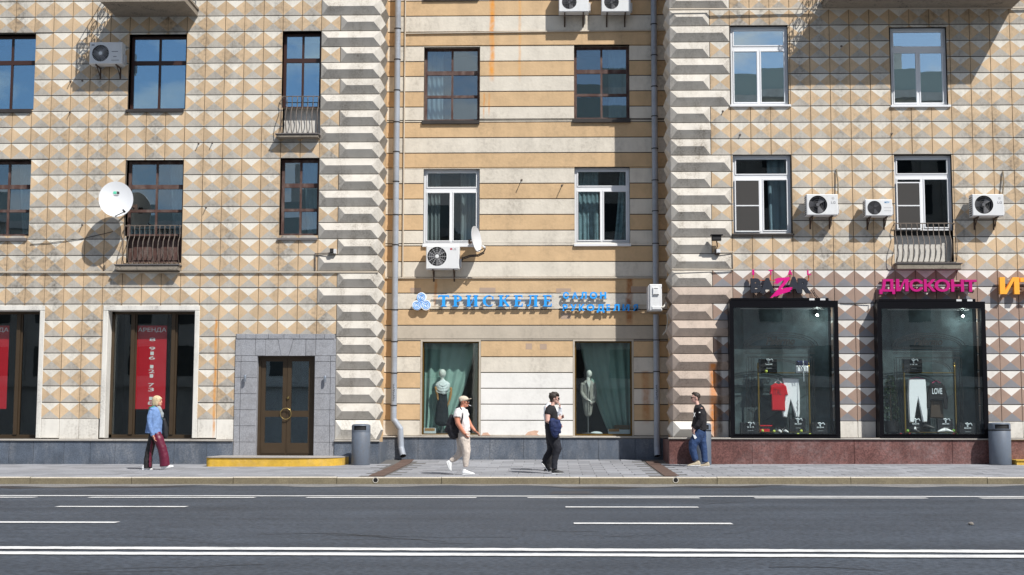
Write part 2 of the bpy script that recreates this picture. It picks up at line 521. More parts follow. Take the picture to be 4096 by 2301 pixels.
sl_me = MB().cbox(-SW/2+0.006, -0.03, -SD/2+0.006, SW/2-0.006, 0.03, SD/2-0.006, 0.006)
sl_me2 = MB(); sl_me2.v = [Vector((v.x, v.z, -v.y)) for v in sl_me.v]; sl_me2.f = sl_me.f; sl_me2.m = sl_me.m
slab_mesh = sl_me2.mesh('slab', m_slab)
cand, rest = [], MB()
ny = int((0.0 - (KERB_Y + 0.2)) / SD)
tilt = (math.atan(0.0203), -0.0035, 0)
for j in range(ny + 4):
    y = KERB_Y + 0.2 + SD * (j + 0.5)
    if y > 1.5: break
    for i in range(-32, 33):
        x = i * SW + (0.5 * SW if j % 2 else 0)
        if any(abs(x - drain_x(y, a, b)) < 0.30 for a, b in ((dl0, dl1), (dr0, dr1))): continue
        if y > -0.1 and not (cxl < x - SW/2 and x + SW/2 < cxr): continue
        cand.append((y, x))
cand.sort()
n_in = 0
for y, x in cand:
    vis = -12.6 < x < 10.9
    if vis and n_in < 300 and y < 0:
        inst('slab', slab_mesh, pavement, Vector((x, y, g(x, y) - 0.03 + random.uniform(-0.002, 0.003))), rot=tilt)
        n_in += 1
    else:
        o = Vector((x, y, g(x, y) - 0.03)); i0 = len(rest.v)
        for v in sl_me2.v:
            p = o + v; p.z = g(p.x, p.y) - 0.03 + v.z; rest.v.append(p)
        rest.f += [tuple(i0 + k for k in f) for f in sl_me2.f]; rest.m += sl_me2.m
o = part('slab_field', rest, m_slab, pavement); o['kind'] = 'stuff'
for a, b in ((dl0, dl1), (dr0, dr1)):
    n = 7
    for k in range(n):
        p, q = a.lerp(b, k/n), a.lerp(b, (k+1)/n - 0.006)
        mb = MB(); w = 0.16
        mb.poly([(p.x-w, p.y, g(p.x, p.y)+0.004), (p.x+w, p.y, g(p.x, p.y)+0.004), (q.x+w, q.y, g(q.x, q.y)+0.004), (q.x-w, q.y, g(q.x, q.y)+0.004)])
        i0 = len(mb.v)
        mb.v += [v - Vector((0, 0, 0.03)) for v in mb.v[:4]]
        for s_, t_ in ((0,1),(1,2),(2,3),(3,0)): mb.f.append((s_, t_, i0+t_, i0+s_)); mb.m.append(0)
        part('drain_cover', mb, m_slab_brown, pavement)

# kerb
m_kerb = M('kerb_granite', srgb(122, 113, 92), 0.75, var=0.16, vscale=4, fine=0.14, fscale=30, rand=0.06, grime=0.4, gscale=1.5, gstretch=2.5)
m_kerb_top = M('kerb_top', srgb(190, 182, 168), 0.75, var=0.08, fine=0.1, fscale=30, rand=0.04)
kerb = empty('kerb', (0, KERB_Y, 0), kind='structure')
kj = [139, 541, 944, 1355, 1770, 2317, 2500 + 845/2.33, 2500 + 2080/2.33, 3072 + 2008/2.33]
kx = [on_ground(p, 1906).x for p in kj]
step = kx[2] - kx[1]
while kx[0] > -16: kx.insert(0, kx[0] - step)
while kx[-1] < 15: kx.append(kx[-1] + step)
for a, b in zip(kx, kx[1:]):
    mb = MB(); c = 0.018; dz = random.uniform(-0.006, 0.004); dy = random.uniform(-0.008, 0.008)
    y0, y1 = KERB_Y + dy, KERB_Y + 0.19
    prof = [(y0 - 0.006, -0.05), (y0, 0.15 - c), (y0 + c, 0.15), (y1, 0.15)]
    x0, x1 = a + 0.006, b - 0.006
    for k in range(3):
        (ya, za), (yb, zb) = prof[k], prof[k+1]
        mb.poly([(x0, ya, za + 0.0035*x0 + dz), (x1, ya, za + 0.0035*x1 + dz), (x1, yb, zb + 0.0035*x1 + dz), (x0, yb, zb + 0.0035*x0 + dz)], 0 if k == 0 else 1)
    for xx in (x0, x1):
        mb.poly([(xx, ya, za + 0.0035*xx + dz) for ya, za in prof] + [(xx, y1, -0.05)], 0)
    part('kerb_stone', mb, [m_kerb, m_kerb_top], kerb)
m_hole = M('pipe_black', (0.006, 0.006, 0.006), 0.9)
m_pale = M('pipe_mortar', srgb(190, 185, 175), 0.9)
for px in (1502, 2703):
    p = at(px, 1921, KERB_Y - 0.012)
    mb = MB().lathe([(0.062, -0.02), (0.062, 0.006), (0.048, 0.006), (0.048, -0.015)], (p.x, KERB_Y - 0.008, p.z), 16, 0, 'Y')
    part('drain_pipe', mb, [m_pale], kerb)
    mb = MB().lathe([(0.048, -0.01), (0.047, 0.004)], (p.x, KERB_Y - 0.008, p.z), 16, 0, 'Y')
    part('drain_hole', mb, [m_hole], kerb)

# road markings
m_paint = M('road_paint', (0.74, 0.74, 0.735), 0.7, var=0.05, fine=0.08, fscale=30, grime=0.5, gcol=(0.16, 0.165, 0.18), gscale=2.2, gstretch=1)
def mark(px0, py0, px1, py1, w, ragged=0.008, cap=0.0):
    a, b = on_ground(px0, py0), on_ground(px1, py1)
    mb = MB(); n = max(2, int((b.x - a.x) / 0.12))
    def zz(x): return groad(x, 0) + 0.008
    top = []; bot = []
    for k in range(n + 1):
        t = k / n; x = a.x + (b.x-a.x)*t; y = a.y + (b.y-a.y)*t
        r1, r2 = random.uniform(-ragged, ragged), random.uniform(-ragged, ragged)
        top.append((x, y + w/2 + r1, zz(x))); bot.append((x, y - w/2 + r2, zz(x)))
    for k in range(n): mb.poly([bot[k], bot[k+1], top[k+1], top[k]])
    return mb
marks = empty('road_markings', (0, -15, 0), kind='structure')
def addmark(*a, **k): part('line', mark(*a, **k), m_paint, marks)
addmark(-420, 1984, 4600, 1989, 0.27)
for x0, x1 in ((-520, 143), (357, 1020), (1226, 1906), (2110, 2798), (3018, 3709), (3921, 4600)):
    addmark(x0, 1991 + 0.0009*x0, x1, 1991 + 0.0009*x1, 0.25)
for x0, x1 in ((228, 747), (2262, 2793)): addmark(x0, 2028 + 0.002*x0*0.5, x1, 2028 + 0.001*x1, 0.24)
for x0, x1 in ((-300, 470), (2295, 2928)): addmark(x0, 2091 + 0.002*x0, x1, 2091 + 0.002*x1, 0.25)
addmark(-200, 2193, 4300, 2210, 0.29, ragged=0.02)
addmark(-200, 2214, 4300, 2230, 0.29, ragged=0.012)

# repaired square in the asphalt and a pebble on the road
m_patch = M('asphalt_patch', (0.055, 0.056, 0.064), 0.7, var=0.2, fine=0.2)
a, b, c, d = on_ground(2196, 1977), on_ground(2378, 1977), on_ground(2360, 1966), on_ground(2212, 1966)
mb = MB().poly([(p.x, p.y, groad(p.x, 0) + 0.004) for p in (a, b, c, d)])
part('asphalt_patch', mb, m_patch, marks)
m_crack = M('tar_crack', (.022, .023, .026), .6)
random.seed(21)
for k in range(20):
    c_ = on_ground(random.uniform(100, 4000), random.choice((2010, 2050, 2060, 2120, 2140, 2150, 2160, 2170, 2255, 2270, 2285)))
    n_ = random.randint(5, 12); x, y = c_.x, c_.y; pts_ = [(x, y)]; hd = random.choice((0, math.pi)) + random.uniform(-.5, .5)
    for j in range(n_): hd += random.uniform(-.6, .6); x += .16*math.cos(hd); y += .16*math.sin(hd); pts_.append((x, y))
    w_ = random.uniform(.006, .016); mb = MB()
    for (xa, ya), (xb, yb_) in zip(pts_, pts_[1:]): mb.poly([(xa, ya-w_, groad(xa, 0)+.004), (xb, yb_-w_, groad(xb, 0)+.004), (xb, yb_+w_, groad(xb, 0)+.004), (xa, ya+w_, groad(xa, 0)+.004)])
    part('crack', mb, m_crack, marks)
random.seed(7)
p = on_ground(3884, 2101)
mb = MB().lathe([(0.015, 0), (0.032, 0.006), (0.034, 0.02), (0.02, 0.032), (0.004, 0.036)], (p.x, p.y, groad(p.x, 0) + 0.002), 9)
thing('stone', mb, M('pebble', (0.22, 0.2, 0.18), 0.8, var=0.3, vscale=30), 'small pebble lying alone on the asphalt at the right', 'stone')

# ------------------------------------------------------------------ houses
BL = empty('apartment_house', (at(650, 1800, 0).x, 0, g(-10, 0)), 'left house faced with painted diamond tiles, granite doorway and two rental-poster shop windows', 'building')
BC = empty('apartment_house', (at(2100, 1800, YC).x, YC, g(0, 1.5)), 'recessed middle house striped in cream and ochre plaster with a craft shop', 'building')
BR = empty('apartment_house', (at(3400, 1800, 0).x, 0, g(7, 0)), 'right house with diamond tiles and rose-painted ground floor above red granite', 'building')
holes = {BL.name: [], BC.name: [], BR.name: []}

def prect(x0, y0, x1, y1, Y):
    a = at(x0, y0, Y); b = at(x1, y1, Y)
    return (a.x, b.z, b.x, a.z)

GRID = {
 'four': [(0.0, 0.64, [(0, .5), (.5, 1)]), (0.67, 1.0, [(0, .5), (.5, 1)])],
 'six': [(0.0, 0.325, [(0, .5), (.5, 1)]), (0.335, 0.66, [(0, .5), (.5, 1)]), (0.69, 1.0, [(0, .5), (.5, 1)])],
 'pvc': [(0.0, 0.735, [(0, .5), (.5, 1)]), (0.765, 1.0, [(0, 1)])],
}
def window(bld, rect, Y, style, fm, gm, sill=None, sillm=None, dep=0.20, fw=0.075, bw=0.055, bead=0.0, split=None, roomd=1.6, name='window', wlabel=None, back=None, sillh=0.035, sillp=0.07):
    X0, Z0, X1, Z1 = rect
    holes[bld.name].append(rect)
    if style == 'pvc': dep, fw, bw, bead = 0.11, 0.10, 0.11, 0.028
    yf = Y + dep
    W, H = X1 - X0, Z1 - Z0
    ix0, ix1, iz0, iz1 = X0 + fw, X1 - fw, Z0 + fw, Z1 - fw
    cells = []
    for r0, r1, cols in GRID[style]:
        for c0, c1 in cols:
            if split and len(cols) == 2: c0, c1 = (c0, split) if c0 == 0 else (split, c1)
            a = ix0 + (ix1-ix0)*c0 + (bw/2 if c0 > 0 else 0); b = ix0 + (ix1-ix0)*c1 - (bw/2 if c1 < 1 else 0)
            lo = iz0 + (iz1-iz0)*r0 + (bw/2 if r0 > 0 else 0); hi = iz0 + (iz1-iz0)*r1 - (bw/2 if r1 < 1 else 0)
            cells.append((a, lo, b, hi))
    fb = MB()
    for r in subtract(rect, cells): fb.box(r[0], yf, r[1], r[2], yf + 0.07, r[3])
    if bead:
        for (a, lo, b, hi) in cells:
            o_ = bead
            for q in ((a-o_, lo-o_, b+o_, lo), (a-o_, hi, b+o_, hi+o_), (a-o_, lo, a, hi), (b, lo, b+o_, hi)):
                fb.box(q[0], yf - 0.016, q[1], q[2], yf + 0.0, q[3])
    w = part(name, fb, fm, bld)
    if wlabel: w['label'] = wlabel
    for (a, lo, b, hi) in cells:
        kt = 0.014 if style == 'six' else 0.006; tl = random.uniform(-kt, kt); tw = random.uniform(-kt, kt)
        pb = MB(); yy = yf + 0.030
        q = [(a, lo), (b, lo), (b, hi), (a, hi)]
        pts = [Vector((x, yy + (x-(a+b)/2)*tw + (z-(lo+hi)/2)*tl, z)) for x, z in q]
        pb.v = pts + [p + Vector((0, 0.006, 0)) for p in pts]
        pb.f = [(0,1,2,3), (7,6,5,4), (0,1,5,4), (1,2,6,5), (2,3,7,6), (3,0,4,7)]; pb.m = [0]*6
        part('pane', pb, gm, w)
    # reveals
    rv = MB()
    rv.poly([(X0, Y, Z0), (X0, yf, Z0), (X0, yf, Z1), (X0, Y, Z1)]).poly([(X1, Y, Z0), (X1, yf, Z0), (X1, yf, Z1), (X1, Y, Z1)])
    rv.poly([(X0, Y, Z1), (X1, Y, Z1), (X1, yf, Z1), (X0, yf, Z1)]).poly([(X0, Y, Z0), (X1, Y, Z0), (X1, yf, Z0), (X0, yf, Z0)])
    part('reveal', rv, m_reveal, w)
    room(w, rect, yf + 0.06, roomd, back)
    if sill:
        s = sill
        sb = MB().cbox(s[0], Y - sillp, s[1], s[2], yf, s[3], 0.006)
        part('sill', sb, sillm or m_metal_sill, w)
    return w

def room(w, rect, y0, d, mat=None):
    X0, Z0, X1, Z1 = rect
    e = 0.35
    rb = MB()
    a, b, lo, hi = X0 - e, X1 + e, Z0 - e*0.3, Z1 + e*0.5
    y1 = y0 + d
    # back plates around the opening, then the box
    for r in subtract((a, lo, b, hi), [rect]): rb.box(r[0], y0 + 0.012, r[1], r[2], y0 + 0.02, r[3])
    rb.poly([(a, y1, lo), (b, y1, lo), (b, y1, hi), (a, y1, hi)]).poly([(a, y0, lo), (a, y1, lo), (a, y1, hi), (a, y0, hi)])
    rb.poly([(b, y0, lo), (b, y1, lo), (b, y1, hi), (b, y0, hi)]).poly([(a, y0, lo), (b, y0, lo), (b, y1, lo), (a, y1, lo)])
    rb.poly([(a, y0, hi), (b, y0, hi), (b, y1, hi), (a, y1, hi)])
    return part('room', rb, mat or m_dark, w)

# ---- windows of the left house
window(BL, prect(-62, 137, 134, 440, 0), 0, 'four', m_brown, gl_sky, prect(-75, 441, 128, 452, 0), m_sill_dark)
window(BL, prect(520, 139, 741, 438, 0), 0, 'four', m_brown, gl_sky, prect(505, 440, 736, 450, 0), m_sill_dark)
LW3 = window(BL, prect(1131, 127, 1281, 431, 0), 0, 'four', m_brown, gl_sky)
window(BL, prect(-70, 641, 115, 944, 0), 0, 'six', m_oldwood, gl_mid, prect(-85, 954, 107, 966, 0))
LW5 = window(BL, prect(508, 641, 728, 944, 0), 0, 'six', m_oldwood, gl_mid)
window(BL, prect(1123, 634, 1272, 942, 0), 0, 'six', m_oldwood, gl_mid, prect(1110, 953, 1270, 962, 0))
# ---- windows of the middle house
window(BC, prect(1697, 187, 1918, 482, YC), YC, 'six', m_oldwood, gl_mid, prect(1688, 484, 1918, 497, YC), m_sill_dark)
window(BC, prect(2296, 181, 2518, 475, YC), YC, 'six', m_oldwood, gl_mid, prect(2291, 477, 2522, 491, YC), m_sill_dark)
CW3 = window(BC, prect(1695, 676, 1917, 975, YC), YC, 'pvc', m_pvc, gl_dim, prect(1690, 977, 1920, 989, YC), m_pvc, bead=0.022)
CW4 = window(BC, prect(2298, 670, 2520, 973, YC), YC, 'pvc', m_pvc, gl_dim, prect(2296, 976, 2524, 986, YC), m_pvc, bead=0.022)
window(BC, prect(1699, -300, 1916, -14, YC), YC, 'six', m_oldwood, gl_mid, prect(1694, -13, 1916, 1, YC), m_sill_dark)
window(BC, prect(2298, -306, 2516, -20, YC), YC, 'six', m_oldwood, gl_mid, prect(2294, -19, 2520, -6, YC), m_sill_dark)
# ---- windows of the right house
window(BR, prect(2921, 104, 3156, 420, 0), 0, 'pvc', m_pvc, gl_sky2, prect(2919, 421, 3163, 428, 0), m_pvc, bead=0.022)
window(BR, prect(3560, 110, 3793, 422, 0), 0, 'pvc', m_pvc, gl_sky2, prect(3561, 423, 3802, 430, 0), m_pvc, bead=0.022)
RW3 = window(BR, prect(2930, 620, 3168, 934, 0), 0, 'pvc', m_pvc, gl_dim, prect(2928, 936, 3176, 943, 0), m_sill_dark, bead=0.022)
RW4 = window(BR, prect(3575, 621, 3814, 922, 0), 0, 'pvc', m_pvc, gl_dim, bead=0.022)

# aprons below the french windows, their ledges and railings
def apron(bld, w, x0, y0, x1, y1, mat, panel=False):
    X0, Z0, X1, Z1 = prect(x0, y0, x1, y1, 0)
    holes[bld.name].append((X0, Z0, X1, Z1))
    b = MB().box(X0, 0.20, Z0, X1, 0.32, Z1)
    if panel:
        n = 2; wv = (X1 - X0) / n
        for k in range(n): b.cbox(X0 + wv*k + 0.12, 0.18, Z0 + 0.08, X0 + wv*(k+1) - 0.12, 0.21, Z1 - 0.06, 0.012)
    part('apron', b, mat, w)
    rv = MB().poly([(X0, 0, Z0), (X0, .2, Z0), (X0, .2, Z1), (X0, 0, Z1)]).poly([(X1, 0, Z0), (X1, .2, Z0), (X1, .2, Z1), (X1, 0, Z1)])
    for q_ in (0, 1): part('reveal', MB().poly([rv.v[4*q_+k_] for k_ in range(4)]), m_reveal, w)
apron(BL, LW3, 1131, 431.5, 1280, 541, M('apron_white', (0.66, 0.63, 0.58), 0.85, var=0.08, grime=0.4))
apron(BL, LW5, 507, 944.5, 726, 1052, m_oldwood, True)
apron(BR, RW4, 3576, 922.5, 3816, 1053, _m['apron_white'])

def balconet(bld, x0, x1, ytop, ybot, ledge, n):
    L = prect(*ledge, 0)
    r = MB().cbox(L[0], -0.26, L[1], L[2], 0.19, L[3] - 0.03, 0.01, 0)
    r.cbox(L[0] - 0.03, -0.29, L[3] - 0.029, L[2] + 0.03, 0.195, L[3], 0.01, 1)
    led = part('balcony_ledge', r, [m_concrete, m_metal_sill], bld)
    X0, X1 = at(x0, (ytop+ybot)/2, -0.12).x, at(x1, (ytop+ybot)/2, -0.12).x
    Zt, Zb = at((x0+x1)/2, ytop, -0.12).z, L[3] + 0.03
    rail = MB()
    yo = -0.12
    for z in (Zt, Zb): rail.tube([(X0, yo, z), (X1, yo, z)], 0.013, 6)
    for x in (X0, X1): rail.tube([(x, yo, Zt), (x, 0.15, Zt)], 0.012, 6)
    rl = part('balcony_railing', rail, m_iron, bld)
    H = Zt - Zb
    prof = [(0, 0), (0.04, 0.03), (0.10, 0.10), (0.155, 0.25), (0.165, 0.40), (0.14, 0.55), (0.07, 0.64), (0.015, 0.70), (0.0, 0.78), (0.012, 0.86), (0.03, 0.92), (0.012, 0.97), (0, 1.0)]
    bar = MB().tube([(0, -a, b * H) for a, b in prof], 0.0115, 5).mesh('bar', m_iron, smooth=True)
    for k in range(n):
        x = X0 + (X1 - X0) * (k + 0.02) / (n - 1 + 0.04)
        inst('bar', bar, rl, Vector((x, yo, Zb)))
balconet(BL, 1126, 1273, 386, 538, (1113, 542, 1279, 557), 8)
balconet(BL, 497, 719, 903, 1058, (473, 1062, 724, 1085), 12)
balconet(BR, 3582, 3822, 894, 1052, (3578, 1056, 3834, 1081), 12)

# ------------------------------------------------------------------ ground-floor openings
def opening(bld, rect): holes[bld.name].append(rect)

# shop windows with rental posters, left house
m_surround = M('surround_white', (0.72, 0.70, 0.65), 0.85, var=0.05, grime=0.45, gscale=3)
m_poster = M('poster_red', srgb(190, 22, 40), 0.5, var=0.04)
m_poster_dk = M('poster_dark_red', srgb(110, 22, 34), 0.5)
m_ptext = M('poster_white', (0.75, 0.75, 0.76), 0.6)
def shop_left(x0t, x1t, x0b, x1b, label_poster, poster_px):
    a = at((x0t+x0b)/2, 1243, 0); b = at((x1t+x1b)/2, 1753, 0)
    rect = (a.x, b.z, b.x, a.z)
    o = 0.135
    outer = (rect[0]-o, rect[1], rect[2]+o, rect[3]+o)
    opening(BL, outer)
    s = MB()
    for q in ((outer[0], rect[1], rect[0], rect[3]), (rect[2], rect[1], outer[2], rect[3]), (outer[0], rect[3], outer[2], outer[3])):
        s.cbox(q[0]+0.002, -0.02, q[1], q[2]-0.002, 0.34, q[3]-0.002, 0.012)
    w = part('shop_window', s, m_surround, BL)
    # bronze frame set deep: outer bars + two uprights
    yf = 0.34
    X0, Z0, X1, Z1 = rect
    u1, u2 = X0 + (X1-X0)*0.25, X0 + (X1-X0)*0.72
    fr = MB()
    for q in ((X0, Z0, X1, Z0+0.09), (X0, Z1-0.07, X1, Z1), (X0, Z0, X0+0.07, Z1), (X1-0.07, Z0, X1, Z1)):
        fr.box(q[0], yf, q[1], q[2], yf+0.08, q[3])
    for u in (u1, u2):
        fr.box(u-0.05, yf-0.03, Z0+0.09, u+0.05, yf+0.06, Z1-0.07)
        fr.box(u+0.052, yf+0.01, Z0+0.09, u+0.10, yf+0.05, Z1-0.07)
    part('frame', fr, m_bronze, w)
    for a_, b_ in ((X0+0.07, u1-0.07), (u1+0.12, u2-0.07), (u2+0.12, X1-0.07)):
        part('pane', MB().box(a_, yf+0.03, Z0+0.09, b_, yf+0.036, Z1-0.07), gl_shop, w)
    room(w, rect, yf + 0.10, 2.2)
    P = at(poster_px, 1300, yf+0.13)
    pz0, pz1 = at(600, 1637, yf+0.13).z, at(600, 1303, yf+0.13).z
    pw = 0.87; px0 = P.x
    pm = MB().box(px0, yf+0.125, pz0, px0+pw, yf+0.131, pz1-0.22).box(px0, yf+0.1255, pz1-0.2195, px0+pw, yf+0.1305, pz1, 1)
    po = thing('poster', pm, [m_poster, m_poster], label_poster, 'poster', origin=(px0+pw/2, yf+0.128, pz0))
    tm = text_mb('АРЕНДА', px0+0.10, pz1-0.185, px0+pw-0.02, pz1-0.055, yf+0.1245, 0.003, 0.012)
    tx = part('lettering', tm, m_ptext, po)
    ys = [(598, '8'), (690, '9'), (738, '1'), (783, '6'), (872, '1'), (918, '2'), (965, '1'), (1055, '7'), (1102, '3'), (1192, '1'), (1238, '8')]
    for yy, ch in ys:
        zc_ = at(612, 1120 + yy/2.512, yf+0.12).z
        cxx = px0 + 0.49
        hw = 0.080 if ch != '1' else 0.045
        part('digit', text_mb(ch, cxx-hw, zc_-0.045, cxx+hw, zc_+0.045, yf+0.1235, 0.003, 0.006), m_ptext, po)
    return rect
shop_left(-190, 153, -214, 131, 'red rental poster cut by the left edge of the picture', -92)
shop_left(429, 774, 438, 760, 'red rental poster with white stacked phone digits behind the blond walker', 538)

# granite doorway
YD = 0.0
portal = prect(944, 1336, 1338, 1822, YD)
portal = (portal[0], g(-7, 0), portal[2], portal[3])
dpx = prect(1031, 1424, 1254, 1818, YD)
dro = (dpx[0], g(-7, 0) + 0.20, dpx[2], dpx[3])
opening(BL, portal)
back = MB()
for r in subtract(portal, [dro]): back.box(r[0], 0.012, r[1], r[2], 0.30, r[3])
door_sur = part('doorway', back, M('grout_grey', (.20, .20, .21), .9), BL)
def gslab(r, y0=-0.045):
    part('granite_slab', MB().cbox(r[0]+0.004, y0, r[1]+0.004, r[2]-0.004, 0.013, r[3]-0.004, 0.006), m_granite_g, door_sur)
zt = at(1150, 1357, 0).z; zh = dro[3]
# cornice pieces, lintel with keystone, jamb slabs
cs = [947, 985, 1025, 1075, 1137, 1200, 1265, 1300, 1340]
for a, b in zip(cs, cs[1:]):
    xa, xb = at(a, 1345, 0).x, at(b, 1345, 0).x
    gslab((max(xa, portal[0]), zt, min(xb, portal[2]), portal[3]), -0.06)
lx = [at(p, 1390, 0).x for p in (1022, 1064)]
rx = [at(p, 1390, 0).x for p in (1224, 1264)]
gslab((portal[0], zh, lx[0], zt)); gslab((lx[0], zh, lx[1], zt)); gslab((rx[0], zh, rx[1], zt)); gslab((rx[1], zh, portal[2], zt))
kt0, kt1, kb0, kb1 = (at(p, 1390, 0).x for p in (1113, 1175, 1127, 1157))
part('keystone', MB().prism([(kb0+.004, zh+.004), (kb1-.004, zh+.004), (kt1-.004, zt-.004), (kt0+.004, zt-.004)], -0.055, 0.013), m_granite_g, door_sur)
part('granite_slab', MB().prism([(lx[1]+.004, zh+.004), (kb0-.004, zh+.004), (kt0-.004, zt-.004), (lx[1]+.004, zt-.004)], -0.045, 0.013), m_granite_g, door_sur)
part('granite_slab', MB().prism([(kb1+.004, zh+.004), (rx[0]-.004, zh+.004), (rx[0]-.004, zt-.004), (kt1+.004, zt-.004)], -0.045, 0.013), m_granite_g, door_sur)
zz = [zh] + [at(1000, y, 0).z for y in (1447, 1512, 1576, 1640, 1704, 1769)] + [portal[1]]
for z1, z0 in zip(zz, zz[1:]):
    j = at(964, 1500, 0).x
    gslab((portal[0], z0, j, z1)); gslab((j, z0, dro[0], z1))
    j2 = at(1322, 1500, 0).x
    gslab((dro[2], z0, j2, z1)); gslab((j2, z0, portal[2], z1))
# door: two leaves
yd = 0.16
fr = MB()
X0, Z0, X1, Z1 = dro
for q in ((X0, Z0, X0+0.07, Z1), (X1-0.07, Z0, X1, Z1), (X0+0.07, Z1-0.10, X1-0.07, Z1)): fr.box(q[0], yd-0.02, q[1], q[2], yd+0.1, q[3])
door = part('door', fr, m_bronze, BL)
xm = (X0 + X1) / 2
zg0, zg1, zg2, zg3 = at(1150, 1772, yd).z, at(1150, 1668, yd).z, at(1150, 1643, yd).z, at(1150, 1446, yd).z
for a, b in ((X0+0.075, xm-0.004), (xm+0.004, X1-0.075)):
    lf = MB(); g1 = (a+0.11, zg0, b-0.11, zg1); g2 = (a+0.11, zg2, b-0.11, zg3)
    for r in subtract((a, Z0+0.02, b, Z1-0.10), [g1, g2]): lf.box(r[0], yd, r[1], r[2], yd+0.06, r[3])
    lf.box(a+0.03, yd-0.012, Z0+0.06, b-0.03, yd, Z0+0.20)
    lo = part('door_leaf', lf, m_bronze, door)
    for gq in (g1, g2): part('pane', MB().box(gq[0], yd+0.03, gq[1], gq[2], yd+0.036, gq[3]), gl_mid, door)
rb = MB()
hc = at(1143, 1655, yd-0.06)
rb.tube([(hc.x + 0.14*math.cos(t*math.pi/16), yd-0.06, hc.z + 0.14*math.sin(t*math.pi/16)) for t in range(32)], 0.012, 8, closed=True)
rb.tube([(hc.x+0.10, yd-0.05, hc.z+0.10), (hc.x+0.10, yd+0.01, hc.z+0.10)], 0.016, 8)
part('ring_handle', rb, M('brass', srgb(205, 180, 120), 0.25, metal=1.0), door, True)
kn = at(1152, 1592, yd-0.03)
part('door_lock', MB().lathe([(0.035, -0.03), (0.035, 0.0), (0.03, 0.01), (0.012, 0.012)], kn, 14, 0, 'Y'), _m['brass'], door, True)
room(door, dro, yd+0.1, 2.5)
rvm = MB()
for xx in (X0, X1): rvm.box(xx-0.001 if xx == X1 else xx-0.03, -0.03, Z0, xx+0.03 if xx == X1 else xx+0.001, yd-0.02, Z1)
part('door_jamb', rvm, m_granite_g, door)
# door step: low rounded platform painted yellow on its riser
a, b = on_ground(838, 1864), on_ground(1371, 1862)
yfnt = on_ground(1100, 1867).y
zt_ = g(-7, 0) + 0.175
m_yellow = M('step_yellow', srgb(206, 166, 58), 0.7, var=0.15, vscale=6, grime=0.5, gcol=srgb(200, 170, 120), gscale=2.5, gstretch=1, bump=0.4, bscale=18)
m_steptop = M('step_top', srgb(165, 160, 156), 0.85, var=0.06, fine=0.08, grime=0.2)
pts = [(a.x, 0.0)]
for k in range(9):
    t = math.pi + k * math.pi / 2 / 8; pts.append((a.x + 0.12 + 0.12*math.cos(t), yfnt + 0.12 + 0.12*math.sin(t)))
for k in range(9):
    t = 1.5*math.pi + k * math.pi / 2 / 8; pts.append((b.x - 1.2 + 1.2*math.cos(t), yfnt + 0.9 + 0.9*math.sin(t)))
pts.append((b.x, 0.0))
mb = MB(); n = len(pts); i0 = 0
mb.v = [Vector((x, y, zt_)) for x, y in pts] + [Vector((x, y, g(x, y) - 0.05)) for x, y in pts]
mb.f = [tuple(range(n))]; mb.m = [1]
for k in range(n): mb.f.append((k, (k+1) % n, n + (k+1) % n, n + k)); mb.m.append(0)
st = part('door_step', mb, [m_yellow, m_steptop], BL)
mb = MB(); mb.v = [Vector((x, y - 0.03*(1 if y < -0.01 else 0), zt_ + 0.002)) for x, y in pts] + [Vector((x, y - 0.03*(1 if y < -0.01 else 0), zt_ + 0.03)) for x, y in pts]
mb.f = [tuple(range(n)), tuple(range(n, 2*n))]; mb.m = [0, 1]
for k in range(n): mb.f.append((k, (k+1) % n, n + (k+1) % n, n + k)); mb.m.append(0)
part('tread', mb, [m_steptop, m_steptop], st)

# shop windows of the middle house
m_brass_fr = M('frame_brass', srgb(120, 92, 38), 0.4, metal=0.5)
def shop_mid(x0, x1, yt, yb):
    rect = prect(x0, yt, x1, yb, YC)
    opening(BC, rect)
    X0, Z0, X1, Z1 = rect
    yf = YC + 0.10; t = 0.035
    fb = MB()
    for q in ((X0, Z0, X1, Z0+0.05), (X0, Z1-t, X1, Z1), (X0, Z0+0.05, X0+t, Z1-t), (X1-t, Z0+0.05, X1, Z1-t)): fb.box(q[0], yf, q[1], q[2], yf+0.05, q[3])
    w = part('shop_window', fb, m_brass_fr, BC)
    part('pane', MB().box(X0+t, yf+0.02, Z0+0.05, X1-t, yf+0.026, Z1-t), gl_shop, w)
    rv = MB()
    rv.box(X0-0.05, YC-0.006, Z0, X0-0.001, yf+0.05, Z1).box(X1+0.001, YC-0.006, Z0, X1+0.05, yf+0.05, Z1).box(X0-.05, YC-0.004, Z1+0.001, X1+.05, yf+0.05, Z1+0.05)
    part('reveal', rv, m_greige, w)
    room(w, rect, yf+0.06, 1.3)
    return rect
CS1 = shop_mid(1690, 1914, 1367, 1742)
CS2 = shop_mid(2299, 2529, 1365, 1744)

# ------------------------------------------------------------------ tiled walls
pitch_l = (at(1358, 445, 0).x - at(51, 445, 0).x) / 17
colx_l = lambda i: at(51, 445, 0).x + pitch_l * i
z0l = zl(1678); hl = (zl(64) - z0l) / 25
pitch_r = (at(4049, 455, 0).x - at(2842, 455, 0).x) / 15
colx_r = lambda i: at(2842, 455, 0).x + pitch_r * i
z0r = zr(1684.5); hr = (zr(104) - z0r) / 24
TOPZ = 18.5

def tile_polys(w, h):
    j = 0.007; k = 0.011
    a, b, c, d = (j, k), (w-j, k), (w-j, h-k), (j, h-k)
    o = (w/2, h/2)
    return [([d, c, o], 0), ([a, d, o], 1), ([b, c, o], 1), ([a, b, o], 2)]

